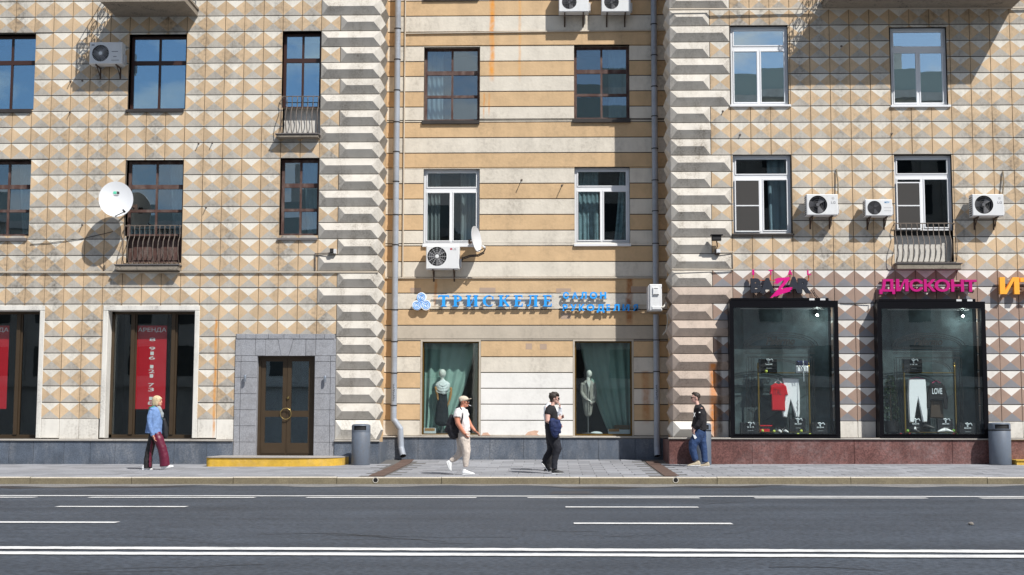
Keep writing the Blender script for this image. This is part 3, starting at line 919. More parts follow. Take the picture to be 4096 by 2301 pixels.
def tile_mb(w, h, clip=None, x=0, z=0):
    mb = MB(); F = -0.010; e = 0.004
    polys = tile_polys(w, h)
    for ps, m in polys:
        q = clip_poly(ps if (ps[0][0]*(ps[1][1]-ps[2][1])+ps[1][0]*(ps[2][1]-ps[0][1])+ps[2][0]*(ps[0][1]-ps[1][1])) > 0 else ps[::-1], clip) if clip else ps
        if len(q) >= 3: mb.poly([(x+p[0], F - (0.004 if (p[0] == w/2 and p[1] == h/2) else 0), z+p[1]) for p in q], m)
    j = 0.007; k = 0.011
    r = (max(j, clip[0]+j*.5), max(k, clip[1]+k*.5), min(w-j, clip[2]-j*.5), min(h-k, clip[3]-k*.5)) if clip else (j, k, w-j, h-k)
    p = [(r[0], r[1]), (r[2], r[1]), (r[2], r[3]), (r[0], r[3])]
    for k, mm in zip(range(4), (2, 1, 0, 1)):
        a, b = p[k], p[(k+1) % 4]
        mb.poly([(x+a[0], F, z+a[1]), (x+b[0], F, z+b[1]), (x+b[0], 0.012, z+b[1]), (x+a[0], 0.012, z+a[1])], mm)
    return mb

def tiled_wall(bld, colx, pitch, z0, h, i0, i1, rows, xlim, qzone, mats_of, left_side, vis):
    hs = holes[bld.name]
    core = MB()
    X0, X1 = xlim
    for r in subtract((X0, g(X0, 0) - 0.1, X1, TOPZ), hs): core.box(r[0], 0.010, r[1], r[2], 0.27, r[3])
    wall = part('facade', core, m_grout, bld)
    full, rest = [], {}
    for k in range(rows[0], rows[1]):
        z = z0 + k*h
        for i in range(i0, i1):
            x = colx(i)
            qa, qb = qzone(k)
            if x + pitch*0.5 > qa and x + pitch*0.5 < qb: continue
            if x + pitch < X0 or x > X1: continue
            r = (x, z, x+pitch, z+h)
            pieces = subtract(r, [hh for hh in hs if hh[0] < r[2]-0.02 and hh[2] > r[0]+0.02 and hh[1] < r[3]-0.02 and hh[3] > r[1]+0.02])
            ms = mats_of(x, z + h/2)
            if len(pieces) == 1 and abs((pieces[0][2]-pieces[0][0])*(pieces[0][3]-pieces[0][1]) - pitch*h) < 0.004:
                full.append((z, x, ms))
            else:
                for pc in pieces:
                    if pc[2]-pc[0] < 0.03 or pc[3]-pc[1] < 0.03: continue
                    m_ = rest.setdefault(ms, MB())
                    t = tile_mb(pitch, h, (pc[0]-x, pc[1]-z, pc[2]-x, pc[3]-z), x, z)
                    i_ = len(m_.v); m_.v += t.v; m_.f += [tuple(i_+q for q in f) for f in t.f]; m_.m += t.m
    meshes = {}
    count = {}
    for z, x, ms in sorted(full, key=lambda q: (q[0], q[1])):
        if vis(x + pitch/2, z + h/2) and count.get(ms, 0) < 300:
            count[ms] = count.get(ms, 0) + 1
            if ms not in meshes: meshes[ms] = tile_mb(pitch, h).mesh('tile', list(ms))
            inst('tile', meshes[ms], wall, Vector((x + random.uniform(-.002, .002), random.uniform(-0.003, 0.002), z + random.uniform(-.002, .002))))
        else:
            m_ = rest.setdefault(ms, MB()); t = tile_mb(pitch, h, None, x, z)
            i_ = len(m_.v); m_.v += t.v; m_.f += [tuple(i_+q for q in f) for f in t.f]; m_.m += t.m
    for ms, m_ in rest.items():
        o = part('tile_field', m_, list(ms), wall); o['kind'] = 'stuff'
    return wall

def inview(x, z):
    p = CAM_M.transposed() @ (Vector((x, 0, z)) - CAM_POS)
    u = p.x / -p.z * F_PX; v = p.y / -p.z * F_PX
    return abs(u) < 2090 and abs(v) < 1190

UP = (m_twhite, m_ttan, m_tgrey); LOWR = (m_pwhite, m_ppink, m_pgrey)
ROWS = 31
def q_left(k):
    s = colx_l(16) if (k % 2 == 1 and k >= 7) else colx_l(17)
    return (s, 1e3)
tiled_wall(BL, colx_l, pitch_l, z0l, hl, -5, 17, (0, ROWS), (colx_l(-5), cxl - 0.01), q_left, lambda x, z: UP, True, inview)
def q_right(k):
    s = colx_r(1) if (k % 2 == 1 and k != 17) else colx_r(0)
    return (-1e3, s)
zpink = z0r + 9*hr

# ------------------------------------------------------------------ projecting show cases (openings first)
def case_rect(x0, x1, y0, y1):
    Yf = -0.46
    a, b = at(x0, y0, Yf), at(x1, y1, Yf)
    return (a.x, b.z, b.x, a.z)
DC1 = case_rect(2917, 3363, 1203, 1754)
DC2 = case_rect(3508, 3957, 1207, 1754)
for r in (DC1, DC2): opening(BR, (r[0]+0.10, r[1]+0.08, r[2]-0.10, r[3]-0.10))
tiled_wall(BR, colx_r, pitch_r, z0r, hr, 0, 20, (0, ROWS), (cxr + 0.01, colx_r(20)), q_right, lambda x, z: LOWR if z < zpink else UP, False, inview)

# ------------------------------------------------------------------ quoins
def quoin(bld, xi, xc, z0, z1, s, Ls, mat, p=0.115, ins=0.185, hip_in=True):
    """hipped block with a front boss from xi to the corner xc and a side boss of depth Ls; s=+1 when the side faces +X."""
    j = 0.010
    z0 += j; z1 -= j; zm = (z0 + z1) / 2; F = -0.012
    mb = MB()
    xin = xi + j*s; xo = xc + 0.012*s
    r1 = xin + ins*s if hip_in else xin; r2 = xo - ins*0.95*s
    A0, A1 = (xin, F, z0), (xin, F, z1); B0, B1 = (xo, F, z0), (xo, F, z1)
    P, Q = (r1, F-p, zm), (r2, F-p, zm)
    mb.poly([A1, B1, Q, P]).poly([A0, B0, Q, P]).poly([B0, B1, Q]).poly([A0, A1, P])
    C0, C1 = (xo, Ls, z0), (xo, Ls, z1)
    U, V = (xo + p*s, F + ins*0.9, zm), (xo + p*s, Ls - ins*0.9, zm)
    mb.poly([B1, C1, V, U]).poly([B0, C0, V, U]).poly([B0, B1, U]).poly([C0, C1, V])
    # back of the block
    mb.poly([A0, A1, (xin, 0.02, z1), (xin, 0.02, z0)])
    mb.poly([A1, B1, C1, (xc-0.02*s, Ls, z1), (xc-0.02*s, 0.02, z1), (xin, 0.02, z1)])
    mb.poly([A0, B0, C0, (xc-0.02*s, Ls, z0), (xc-0.02*s, 0.02, z0), (xin, 0.02, z0)])
    part('quoin_block', mb, mat, bld)
for k in range(ROWS):
    quoin(BL, q_left(k)[0], cxl, z0l + k*hl, z0l + (k+1)*hl, 1, 1.05 if k % 2 else 0.8, m_quoin)
    lowr = k < 8
    quoin(BR, q_right(k)[1], cxr, z0r + k*hr, z0r + (k+1)*hr, -1, 1.05 if k % 2 else 0.8, m_quoin_r if lowr else m_quoin, hip_in=not (k == 17))
# returns of both houses (plain walls behind the side bosses)
part('return_wall', MB().box(cxl - 0.28, 0.02, g(-5, 0) - .1, cxl, YC + 0.3, TOPZ), m_ochre, BL)
part('return_wall', MB().box(cxr, 0.02, g(3, 0) - .1, cxr + 0.28, YC + 0.3, TOPZ), m_ochre, BR)

# white base course, capstone and plinths
def base_course(bld, x0, x1, z0, z1, step, skip, mat):
    x = x0
    while x < x1 - 0.02:
        xb = min(x + step, x1)
        for r in subtract((x, z0, xb, z1), skip):
            if r[2]-r[0] > 0.04 and r[3]-r[1] > 0.04: part('base_stone', MB().cbox(r[0]+.004, -0.018, r[1]+.004, r[2]-.004, 0.012, r[3]-.004, .008), mat, bld)
        x = xb
zpl = at(300, 1757, 0).z
base_course(BL, colx_l(-5), colx_l(17), zpl, z0l, pitch_l, holes[BL.name], m_base)
quoin(BL, colx_l(17), cxl, zpl, z0l, 1, 0.8, m_base)
zpr = at(3400, 1752, 0).z
base_course(BR, colx_r(0), colx_r(20), zpr, z0r, pitch_r, [(r[0], r[1]-.1, r[2], r[3]) for r in (DC1, DC2)], m_base)
quoin(BR, colx_r(0), cxr, zpr, z0r, -1, 0.8, m_base)

def plinth(bld, x0, x1, yb, ytop, z1, step, mat, cap, caph=0.05, skip=()):
    core = MB()
    for r in subtract((x0, -0.3, x1, z1 - caph), skip): core.box(r[0], yb - 0.06, r[1], r[2], ytop, r[3])
    pl = part('plinth', core, m_grout, bld)
    x = x0
    while x < x1 - 0.05:
        xb = min(x + step * random.uniform(0.85, 1.15), x1)
        for r in subtract((x, -0.25, xb, z1 - caph), skip):
            if r[2] - r[0] > .05: part('granite_panel', MB().cbox(r[0]+.003, yb - 0.085, r[1], r[2]-.003, yb - 0.055, r[3]-.002, .005), mat, pl)
        x = xb
    for r in subtract((x0 - 0.02, z1 - caph + .001, x1 + 0.02, z1), skip):
        part('capstone', MB().cbox(r[0], yb - 0.13, r[1], r[2], yb + .008, r[3], .012), cap, pl)
    return pl
sk = [(portal[0], -1, portal[2], 9)]
plinth(BL, colx_l(-5), cxl + 0.10, 0.0, 0.25, zpl, 0.75, m_granite_b, m_cap, skip=sk)
pc = plinth(BC, cxl - .1, cxr + .1, YC, YC + 0.25, zc(1746), 0.95, m_granite_b, m_cap, caph=0.04)
part('plinth_return', MB().cbox(cxl - 0.2, -0.05, -0.2, cxl + 0.11, YC, zpl - 0.055, .01), m_granite_b, BL)
plinth(BR, cxr - 0.15, colx_r(20), -0.33, 0.25, zpr, 2.4, m_granite_r, m_cap, caph=0.045, skip=[(r[0]-.02, r[1]-0.2, r[2]+.02, r[1]+2) for r in ()])
part('plinth_return', MB().cbox(cxr - 0.155, -0.40, -0.2, cxr + 0.2, YC, zpr - 0.05, .01), m_granite_r, BR)

# ------------------------------------------------------------------ striped middle wall
yb = [63, 127, 184.5, 245, 304.5, 366, 427, 489, 550.5, 612, 673, 734, 796, 858.5, 921.5, 984, 1047, 1110, 1173, 1238, 1302, 1364, 1428, 1491, 1554, 1617.5, 1682, 1746]
zb = [zc(y) for y in yb]
hp = (zb[0] - zb[10]) / 10
for k in range(16): zb.insert(0, zb[0] + hp)
kinds = []
XL, XR = cxl - 0.02, cxr + 0.02
hs = holes[BC.name]
core = MB()
for r in subtract((XL - .5, -0.2, XR + .5, TOPZ), hs): core.box(r[0], YC + 0.014, r[1], r[2], YC + 0.16, r[3])
wall_mid = part('facade', core, m_grout, BC)
pier = (CS1[2] + 0.05, CS2[0] - 0.05)
hs2 = [(h_[0]-(0.05 if h_ in (CS1, CS2) else 0), h_[1], h_[2]+(0.05 if h_ in (CS1, CS2) else 0), h_[3]+(0.05 if h_ in (CS1, CS2) else 0)) for h_ in hs]
n_up = 16
for k in range(len(zb) - 1):
    zt1, zb1 = zb[k], zb[k+1]
    if zt1 > TOPZ: continue
    kk = k - n_up
    mat = m_cream if kk % 2 == 0 else m_ochre
    if kk == 20: mat = m_greige
    if kk >= 21: mat = m_ochre if kk % 2 == 1 else m_cream
    for r in subtract((XL, zb1, XR, zt1), hs2):
        m2 = mat
        if kk >= 23 and abs(r[0] - pier[0]) < 0.02: m2 = m_white_pl
        j = 0.012
        part('course', MB().cbox(r[0]+(.003 if r[0] > XL else 0), YC - 0.002, r[1]+j, r[2]-(.003 if r[2] < XR else 0), YC + 0.018, r[3]-j, .006), m2, wall_mid)

# conduits
def conduit(bld, pts, r=0.022, mat=None): return part('conduit', MB().tube(pts, r, 8), mat or m_conduit, bld, True)
z = zl(1091); conduit(BL, [(colx_l(-5), -0.045, z + .01), (cxl + .02, -0.045, z)], .024)
z = at(3000, 42, 0).z; conduit(BR, [(cxr - .03, -0.14, z), (colx_r(20), -0.045, z)], .026)
z = at(2000, 130, YC).z; conduit(BC, [(at(1622, 130, YC).x, YC - .03, at(1622, 136, YC).z), (cxr, YC - .03, at(2650, 122, YC).z)], .02)
z = zc(1113); conduit(BC, [(cxl, YC - .03, z), (cxr, YC - .03, z)], .02)
conduit(BC, [(at(1617, 500, YC).x, YC - .03, TOPZ - 1), (at(1617, 500, YC).x, YC - .03, z)], .019)
z = at(1262, 1015, 0).z
conduit(BL, [(at(1262, 1088, 0).x, -.04, zl(1091)), (at(1262, 1015, 0).x, -.04, z), (at(1325, 1015, 0).x, -.10, z)], .018, m_iron)
a = at(2930, 1009, 0); conduit(BR, [(at(2876, 1009, 0).x, -.12, a.z), (a.x, -.05, a.z), (a.x, -.05, zr(1080)), (cxr - .02, -.13, zr(1080))], .018)

# anchor rods left in the middle and left walls
for bld, Yp, (a, b) in ((BC, YC, ((2086, 721), (2060, 780))), (BC, YC, ((2248, 742), (2212, 820)))):
    p = at(*a, Yp); part('anchor_rod', MB().tube([p, p + Vector((0.03, -0.22, -0.02))], 0.012, 6).lathe([(0.03, 0), (0.03, 0.012)], p, 10, 0, 'Y'), m_iron, bld)
for a in ((795, 575), (850, 572), (825, 830), (330, 900), (283, 327), (330, 324), (281, 450)):
    p = at(*a, 0); part('anchor_rod', MB().tube([p, p + Vector((0.02, -0.14, -0.01))], 0.012, 6).lathe([(0.028, 0), (0.028, 0.02)], p, 8, 0, 'Y'), m_iron, BL)
for a in ((3365, 186), (2891, 446), (2960, 540), (3566, 535)):
    p = at(*a, 0); part('anchor_rod', MB().tube([p, p + Vector((0.01, -0.08, -0.01))], 0.014, 6).lathe([(0.03, 0), (0.03, 0.02)], p, 8, 0, 'Y'), m_iron, BR)

# roofs and backs so that the houses are closed
for bld, x0, x1, y in ((BL, colx_l(-5), cxl, 0.0), (BC, cxl, cxr, YC), (BR, cxr, colx_r(20), 0.0)):
    part('cornice', MB().cbox(x0, y - 0.45, TOPZ, x1, y + 6, TOPZ + 0.5, .05), m_cream, bld)
    part('back_wall', MB().box(x0, y + 5.6, -0.2, x1, y + 6, TOPZ), m_greige, bld)

# ------------------------------------------------------------------ balconies
def scroll(c, r, turns, sgn, ax):
    pts = []
    n = 22
    for k in range(n + 1):
        t = k / n; a = t * turns * 2 * math.pi; rr = r * (1 - 0.8 * t)
        u, w = rr * math.cos(a) * sgn, rr * math.sin(a)
        pts.append(Vector((c[0] + (u if ax == 'X' else 0), c[1] + (u if ax == 'Y' else 0), c[2] + w)))
    return pts
def balcony(bld, x0, x1, y, depth):
    zb_ = at((x0+x1)/2, y, 0).z
    X0, X1 = at(x0, y, 0).x, at(x1, y, 0).x
    sb = MB().box(X0, -depth, zb_, X1, 0.01, zb_ + 0.16).box(X0-.03, -depth-.03, zb_+0.161, X1+.03, 0.008, zb_+0.22)
    b = part('balcony', sb, m_concrete, bld)
    rl = MB(); z0_ = zb_ + 0.27; H = 0.95
    cs = [(X0+.05, -0.02), (X0+.05, -depth+.05), (X1-.05, -depth+.05), (X1-.05, -0.02)]
    for zz_ in (z0_, z0_ + H): rl.tube([(x, yy, zz_) for x, yy in cs], 0.018, 6)
    for x, yy in cs[1:3]: rl.tube([(x, yy, zb_+.2), (x, yy, z0_+H)], 0.02, 6)
    for xx in (X0+.05, X1-.05):
        n = 4
        for k in range(n):
            yy = -depth + 0.05 + (depth-0.1)*(k+.5)/n
            for zz_, sg in ((z0_+0.22, 1), (z0_+0.62, -1)):
                rl.tube(scroll((xx, yy, zz_), 0.17, 1.7, sg, 'Y'), 0.014, 5)
            rl.tube([(xx, yy + .16, z0_), (xx, yy + .16, z0_+H)], 0.011, 5)
    n = max(4, int((X1-X0)/0.36))
    for k in range(n):
        xx = X0 + .05 + (X1-X0-.1)*(k+.5)/n
        for zz_, sg in ((z0_+0.22, 1), (z0_+0.62, -1)):
            rl.tube(scroll((xx, -depth+.05, zz_), 0.17, 1.7, sg * (1 if k % 2 else -1), 'X'), 0.014, 5)
        rl.tube([(xx+.17, -depth+.05, z0_), (xx+.17, -depth+.05, z0_+H)], 0.011, 5)
    part('balcony_scrollwork', rl, M('iron_grey', srgb(150, 150, 148), 0.6, metal=0.2), b)
balcony(BL, 466, 792, 68, 1.36)
balcony(BR, 3288, 4046, 37, 1.36)

# ------------------------------------------------------------------ far side of the street, seen only mirrored in the glass
m_opp = M('opposite_plaster', (0.74, 0.72, 0.67), 0.9, var=0.08, grime=0.3)
m_opp_w = M('opposite_window', (0.03, 0.035, 0.04), 0.2)
m_roof = M('opposite_roof', (0.42, 0.50, 0.49), 0.6)
def opposite(x0, x1, h, label, y=-54):
    mb = MB().box(x0, y-10, -0.3, x1, y, h)
    t = empty('opposite_house', ((x0+x1)/2, y, 0), label, 'building')
    part('wall', mb, m_opp, t)
    wf = MB().box(-0.7, -0.03, 0, 0.7, 0.06, 1.9).mesh('window', m_opp_w)
    x = x0 + 2
    while x < x1 - 1.5:
        z = 4.6
        while z < h - 2.6:
            inst('window', wf, t, Vector((x, y, z))); z += 3.4
        x += 3.1
    part('cornice', MB().box(x0-.3, y-.3, h+.001, x1+.3, y+.7, h+.5), m_opp, t)
    pm_ = MB().box(-.25, -.02, 0, .25, .25, h - 4.2).mesh('pilaster', m_opp)
    x = x0 + .45
    while x < x1 - 1: inst('pilaster', pm_, t, Vector((x, y, 4.0))); x += 3.1
    for zz_ in (3.9, h - 1.2): part('string_course', MB().box(x0, y-.02, zz_, x1, y+.4, zz_+.35), m_opp, t)
    part('roof', MB().prism([(x0, h+.5), (x1, h+.5), (x1-1, h+2.3), (x0+1, h+2.3)], y-9, y-1), m_roof, t)
    for k in range(3):
        xc_ = x0 + (x1-x0)*(0.2+0.3*k); part('chimney', MB().box(xc_, y-3, h+1.5, xc_+1.3, y-2, h+3.8), m_opp, t)
opposite(-4, 46, 22.0, 'house across the street, seen only mirrored in the right windows')
opposite(-60, -6, 13.5, 'lower house across the street, seen only mirrored in the left windows')

# bare and repainted patches on the middle wall
m_patch1 = M('patch_mauve', srgb(176, 154, 136), .9, var=.08)
m_patch2 = M('patch_bare', srgb(206, 170, 148), .9, var=.15, vscale=8)
for x0, y0, x1, y1 in ((1642, 1152, 1684, 1171), (1918, 1151, 1982, 1171), (2225, 1154, 2284, 1172), (2524, 1146, 2588, 1170), (2244, 1250, 2284, 1276), (2103, 1374, 2128, 1398), (2160, 1376, 2187, 1398)):
    r = prect(x0, y0, x1, y1, YC); part('paint_patch', MB().box(r[0], YC - .0045, r[1], r[2], YC - .001, r[3]), m_patch1, BC)
for pts in (((2100, 1741), (2112, 1728), (2138, 1722), (2155, 1724), (2148, 1736), (2158, 1742)), ((1926, 1742), (1932, 1732), (1950, 1730), (1962, 1742))):
    P = [at(x, y, YC) for x, y in pts]; part('bare_patch', MB().prism([(p.x, p.z) for p in P], YC - .005, YC), m_patch2, BC)
# end of a second low step at the right edge
a = at(4062, 1850, -.9)
part('door_step', MB().box(a.x, -1.0, g(11, -1) - .05, a.x + 2, -.42, g(11, -.7) + .10).box(a.x - .02, -1.03, g(11, -.7) + .101, a.x + 2, -.42, g(11, -.7) + .125), m_yellow, BR)
# ------------------------------------------------------------------ downpipes
m_pipe = M('downpipe_grey', srgb(160, 168, 180), 0.5, metal=0.1, var=0.10, grime=0.35, rand=0.06)
m_clamp = M('clamp_dark', srgb(52, 52, 56), 0.6, metal=0.4)
def downpipe(xt, xb, yend, clamps, label, foot, y=YC - 0.16, r=0.082):
    top = at(xt, 0, y); bot = at(xb, yend, y)
    t = empty('downpipe', (bot.x, y, foot[-1][2]), label, 'downpipe', 'downpipes in the corners of the recess')
    zs = [TOPZ - 0.5] + [at(xb, c, y).z for c in clamps if c < yend] + [bot.z]
    for a, b in zip(zs, zs[1:]):
        mb = MB().tube([(bot.x, y, a), (bot.x, y, b + 0.05), (bot.x, y, b - 0.03)], [r, r, r * 0.93], 18)
        mb.tube([(bot.x, y, (a+b)/2 + .01), (bot.x, y, (a+b)/2 - .01)], r + .003, 18)
        part('pipe_section', mb, m_pipe, t, True)
    for c in clamps:
        z = at(xb, c, y).z
        part('clamp', MB().tube([(bot.x, y, z - .012), (bot.x, y, z + .012)], r + 0.012, 18).box(bot.x - .01, y + r, z - .012, bot.x + .01, YC, z + .012), m_clamp, t)
    for a, b in zip([Vector((bot.x, y, bot.z + 0.02))] + [Vector(f) for f in foot], [Vector(f) for f in foot]):
        d = (b - a).normalized() * 0.02
        part('pipe_section', MB().tube([a - d, b + d], [r * 0.99, r * 1.03], 18, cap=False), m_pipe, t, True)
    a, b = Vector(foot[-2]), Vector(foot[-1]); d = (b - a).normalized()
    part('spout', MB().tube([b - d * 0.02, b + d * 0.015], r * 0.9, 18), m_hole, t)
    return t
yl = YC - 0.16
f1, f2, f3 = at(1601, 1716, yl), at(1604, 1790, yl), at(1612, 1822, yl - 0.12)
downpipe(1585, 1574, 1680, (116, 239, 362, 489, 608, 727, 860, 980, 1240, 1367, 1493, 1622), 'grey downpipe left of the craft shop, kinked at its foot', [f1, f2, (f3.x, yl - 0.14, f3.z)])
f4, f5 = at(2628, 1790, yl), at(2630, 1822, yl - 0.10)
dp = downpipe(2622, 2628, 1700, (98, 222, 347, 466, 595, 722, 845, 975, 1361, 1487), 'straight grey downpipe behind the white air conditioner beside the red granite', [f4, (f5.x, yl - 0.09, f5.z)])
for o_, xp, y0, y1 in (('downpipe', 1575, 1536, 1606), ('downpipe.001', 2628, 1540, 1600)):
    A, B = at(xp, y1, yl - .083), at(xp, y0, yl - .083); P = []
    for k in range(26):
        t_ = k/25; P.append((A.x + .028*math.sin(k*2.3) - .005, A.y - .003 + .006*abs(math.sin(k*2.3)), A.z + (B.z-A.z)*t_ + .012*math.cos(k*1.7)))
    part('graffiti', MB().tube(P, .0055, 4), m_clamp, bpy.data.objects[o_])

# ------------------------------------------------------------------ air conditioners
m_acw = M('ac_white', (0.74, 0.75, 0.76), 0.45, var=0.03, grime=0.25, gcol=(0.35, 0.32, 0.28), gscale=3)
m_acg = M('ac_grey', (0.52, 0.52, 0.53), 0.5, var=0.05)
m_acdark = M('ac_dark', (0.018, 0.018, 0.02), 0.6)
m_grille = M('ac_grille', (0.12, 0.12, 0.13), 0.5)
m_bracket = M('ac_bracket', srgb(86, 70, 60), 0.7, metal=0.3, var=0.2)
m_lg = M('logo_grey', (0.25, 0.25, 0.27), 0.5)
m_lgred = M('logo_red', srgb(176, 60, 84), 0.5)
m_mdv = M('logo_blue', srgb(60, 150, 205), 0.5)
def aircon(px, fan, fr, wall_y, label, style='blades', gap=0.14, dep=0.30, logo=None, group='outdoor air conditioners on the facades', hub=m_acw):
    yf = wall_y - gap - dep
    X0, Z0, X1, Z1 = prect(*px, yf)
    t = empty('air_conditioner', ((X0+X1)/2, yf + dep/2, Z0), label, 'air conditioner', group)
    fc = at(fan[0], fan[1], yf); r = fr / F_PX * (yf - CAM_POS.y)
    c = 0.018
    body = MB()
    # front plate with a round opening
    n = 32
    ring = [(fc.x + r*math.cos(2*math.pi*k/n), fc.z + r*math.sin(2*math.pi*k/n)) for k in range(n)]
    def edge(k):
        a = 2*math.pi*k/n; dx, dz = math.cos(a), math.sin(a)
        ts = []
        if dx > 1e-6: ts.append((X1 - c - fc.x)/dx)
        if dx < -1e-6: ts.append((X0 + c - fc.x)/dx)
        if dz > 1e-6: ts.append((Z1 - c - fc.z)/dz)
        if dz < -1e-6: ts.append((Z0 + c - fc.z)/dz)
        q = max(min(v for v in ts if v > 0), r * 1.001); return (fc.x + dx*q, fc.z + dz*q)
    out = [edge(k) for k in range(n)]
    for k in range(n):
        k2 = (k+1) % n
        body.poly([(ring[k][0], yf, ring[k][1]), (ring[k2][0], yf, ring[k2][1]), (out[k2][0], yf, out[k2][1]), (out[k][0], yf, out[k][1])])
        body.poly([(ring[k][0], yf, ring[k][1]), (ring[k2][0], yf, ring[k2][1]), (ring[k2][0], yf+.09, ring[k2][1]), (ring[k][0], yf+.09, ring[k][1])], 1)
    # corners missed by the radial strips
    for cx_, cz_ in ((X0+c, Z0+c), (X1-c, Z0+c), (X1-c, Z1-c), (X0+c, Z1-c)):
        cand_ = [p for p in out]
        hx = [p for p in cand_ if abs(p[0]-cx_) < 1e-6]; hz = [p for p in cand_ if abs(p[1]-cz_) < 1e-6]
        if hx and hz:
            a = min(hx, key=lambda p: abs(p[1]-cz_)); b = min(hz, key=lambda p: abs(p[0]-cx_))
            body.poly([(a[0], yf, a[1]), (cx_, yf, cz_), (b[0], yf, b[1])])
    q0 = [(X0+c, Z0+c), (X1-c, Z0+c), (X1-c, Z1-c), (X0+c, Z1-c)]; q1 = [(X0, Z0), (X1, Z0), (X1, Z1), (X0, Z1)]
    for k in range(4):
        k2 = (k+1) % 4
        body.poly([(q0[k][0], yf, q0[k][1]), (q0[k2][0], yf, q0[k2][1]), (q1[k2][0], yf+c, q1[k2][1]), (q1[k][0], yf+c, q1[k][1])])
        body.poly([(q1[k][0], yf+c, q1[k][1]), (q1[k2][0], yf+c, q1[k2][1]), (q1[k2][0], yf+dep, q1[k2][1]), (q1[k][0], yf+dep, q1[k][1])])
    body.poly([(X0, yf+dep, Z0), (X1, yf+dep, Z0), (X1, yf+dep, Z1), (X0, yf+dep, Z1)])
    part('casing', body, [m_acw, m_acdark], t)
    fan_mb = MB().lathe([(r*1.0, -0.10), (r*1.0, -0.085)], (fc.x, yf, fc.z), 28, 0, 'Y')
    part('fan_recess', fan_mb, m_acdark, t)
    bl = MB()
    for k in range(3):
        a0 = k*2.094 + 0.5; pts = []
        for j in range(6):
            a = a0 + j*0.16; pts.append((fc.x + r*0.92*math.cos(a), yf + 0.035 + 0.008*j, fc.z + r*0.92*math.sin(a)))
        inn = [(fc.x + r*0.2*math.cos(a0 + j*0.22), yf + 0.035 + 0.008*j, fc.z + r*0.2*math.sin(a0 + j*0.22)) for j in range(6)]
        for j in range(5): bl.poly([inn[j], inn[j+1], pts[j+1], pts[j]])
    part('fan_blade', bl, m_grille, t)
    gr = MB()
    if style == 'radial':
        for k in range(30): 
            a = 2*math.pi*k/30
            gr.tube([(fc.x + r*.2*math.cos(a), yf-.004, fc.z + r*.2*math.sin(a)), (fc.x + r*math.cos(a+.25), yf-.004, fc.z + r*math.sin(a+.25))], 0.004, 4)
        part('hub_cap', MB().lathe([(r*.22, 0), (r*.2, .012), (r*.05, .016)], (fc.x, yf, fc.z), 18, 0, 'Y'), hub, t)
    elif style == 'spokes':
        for k in range(12):
            a = 2*math.pi*k/12
            gr.tube([(fc.x + r*.15*math.cos(a), yf-.004, fc.z + r*.15*math.sin(a)), (fc.x + r*math.cos(a), yf-.004, fc.z + r*math.sin(a))], 0.006, 4)
        for q in (.4, .6, .8): gr.tube([(fc.x + r*q*math.cos(2*math.pi*k/24), yf-.004, fc.z + r*q*math.sin(2*math.pi*k/24)) for k in range(24)], .003, 4, closed=True)
        part('hub_cap', MB().lathe([(r*.2, 0), (r*.18, .012), (r*.05, .016)], (fc.x, yf, fc.z), 18, 0, 'Y'), hub, t)
    elif style == 'square':
        for k in range(13):
            z = fc.z - r + 2*r*(k+.5)/13; w = math.sqrt(max(0, r*r - (z-fc.z)**2)); gr.tube([(fc.x-w, yf-.004, z), (fc.x+w, yf-.004, z)], .005, 4)
    else:
        for q in (.35, .6, .85): gr.tube([(fc.x + r*q*math.cos(2*math.pi*k/24), yf+.002, fc.z + r*q*math.sin(2*math.pi*k/24)) for k in range(24)], .0025, 4, closed=True)
        gr.lathe([(r*.2, -.03), (r*.18, -.015)], (fc.x, yf, fc.z), 16, 0, 'Y')
    if style == 'mesh':
        for k in range(9):
            z = fc.z - r + 2*r*(k+.5)/9; w = math.sqrt(max(0, r*r - (z-fc.z)**2))
            gr.tube([(fc.x-w, yf-.004, z), (fc.x+w, yf-.004, z)], .003, 4); gr.tube([(fc.x+(z-fc.z), yf-.005, fc.z-w), (fc.x+(z-fc.z), yf-.005, fc.z+w)], .003, 4)
    part('fan_guard', gr, m_grille if style not in ('spokes', 'radial') else m_acg, t)
    for xx in (X0 + (X1-X0)*.2, X0 + (X1-X0)*.82):
        part('bracket', MB().box(xx-.015, yf+.03, Z0-.035, xx+.015, wall_y, Z0-.004).tube([(xx, yf+.12, Z0-.03), (xx, wall_y-.01, Z0-.26)], .013, 5).box(xx-.02, wall_y-.02, Z0-.30, xx+.02, wall_y-.006, Z0), m_bracket, t)
        part('foot', MB().box(xx-.03, yf+.02, Z0-.0035, xx+.03, yf+.07, Z0-.0005), m_acg, t)
    # side intake slots and valve cover
    part('valve_cover', MB().cbox(X1+.001, yf+.10, Z0+.05, X1+.05, yf+dep-.02, Z0+.28, .01), m_acg, t)
    sl = MB()
    for k in range(9):
        z = Z0 + (Z1-Z0)*(k+.6)/10; sl.box(X0-.004, yf+.05, z-.012, X0+.002, yf+dep-.04, z+.012)
    part('intake_slot', sl, m_acdark, t)
    if logo:
        for (txt, lx0, ly0, lx1, ly1, mm) in logo:
            L = prect(lx0, ly0, lx1, ly1, yf)
            if txt == 'o': part('logo', MB().lathe([(max(.012, (L[2]-L[0])/2), 0), (max(.01, (L[2]-L[0])/2.2), .003)], ((L[0]+L[2])/2, yf, (L[1]+L[3])/2), 14, 0, 'Y'), mm, t)
            elif txt == '-': part('logo', MB().box(L[0], yf-.003, L[1], L[2], yf-.0005, L[3]), mm, t)
            else: part('logo', text_mb(txt, L[0], L[1], L[2], L[3], yf-.003, .0025, .01), mm, t)
    return t
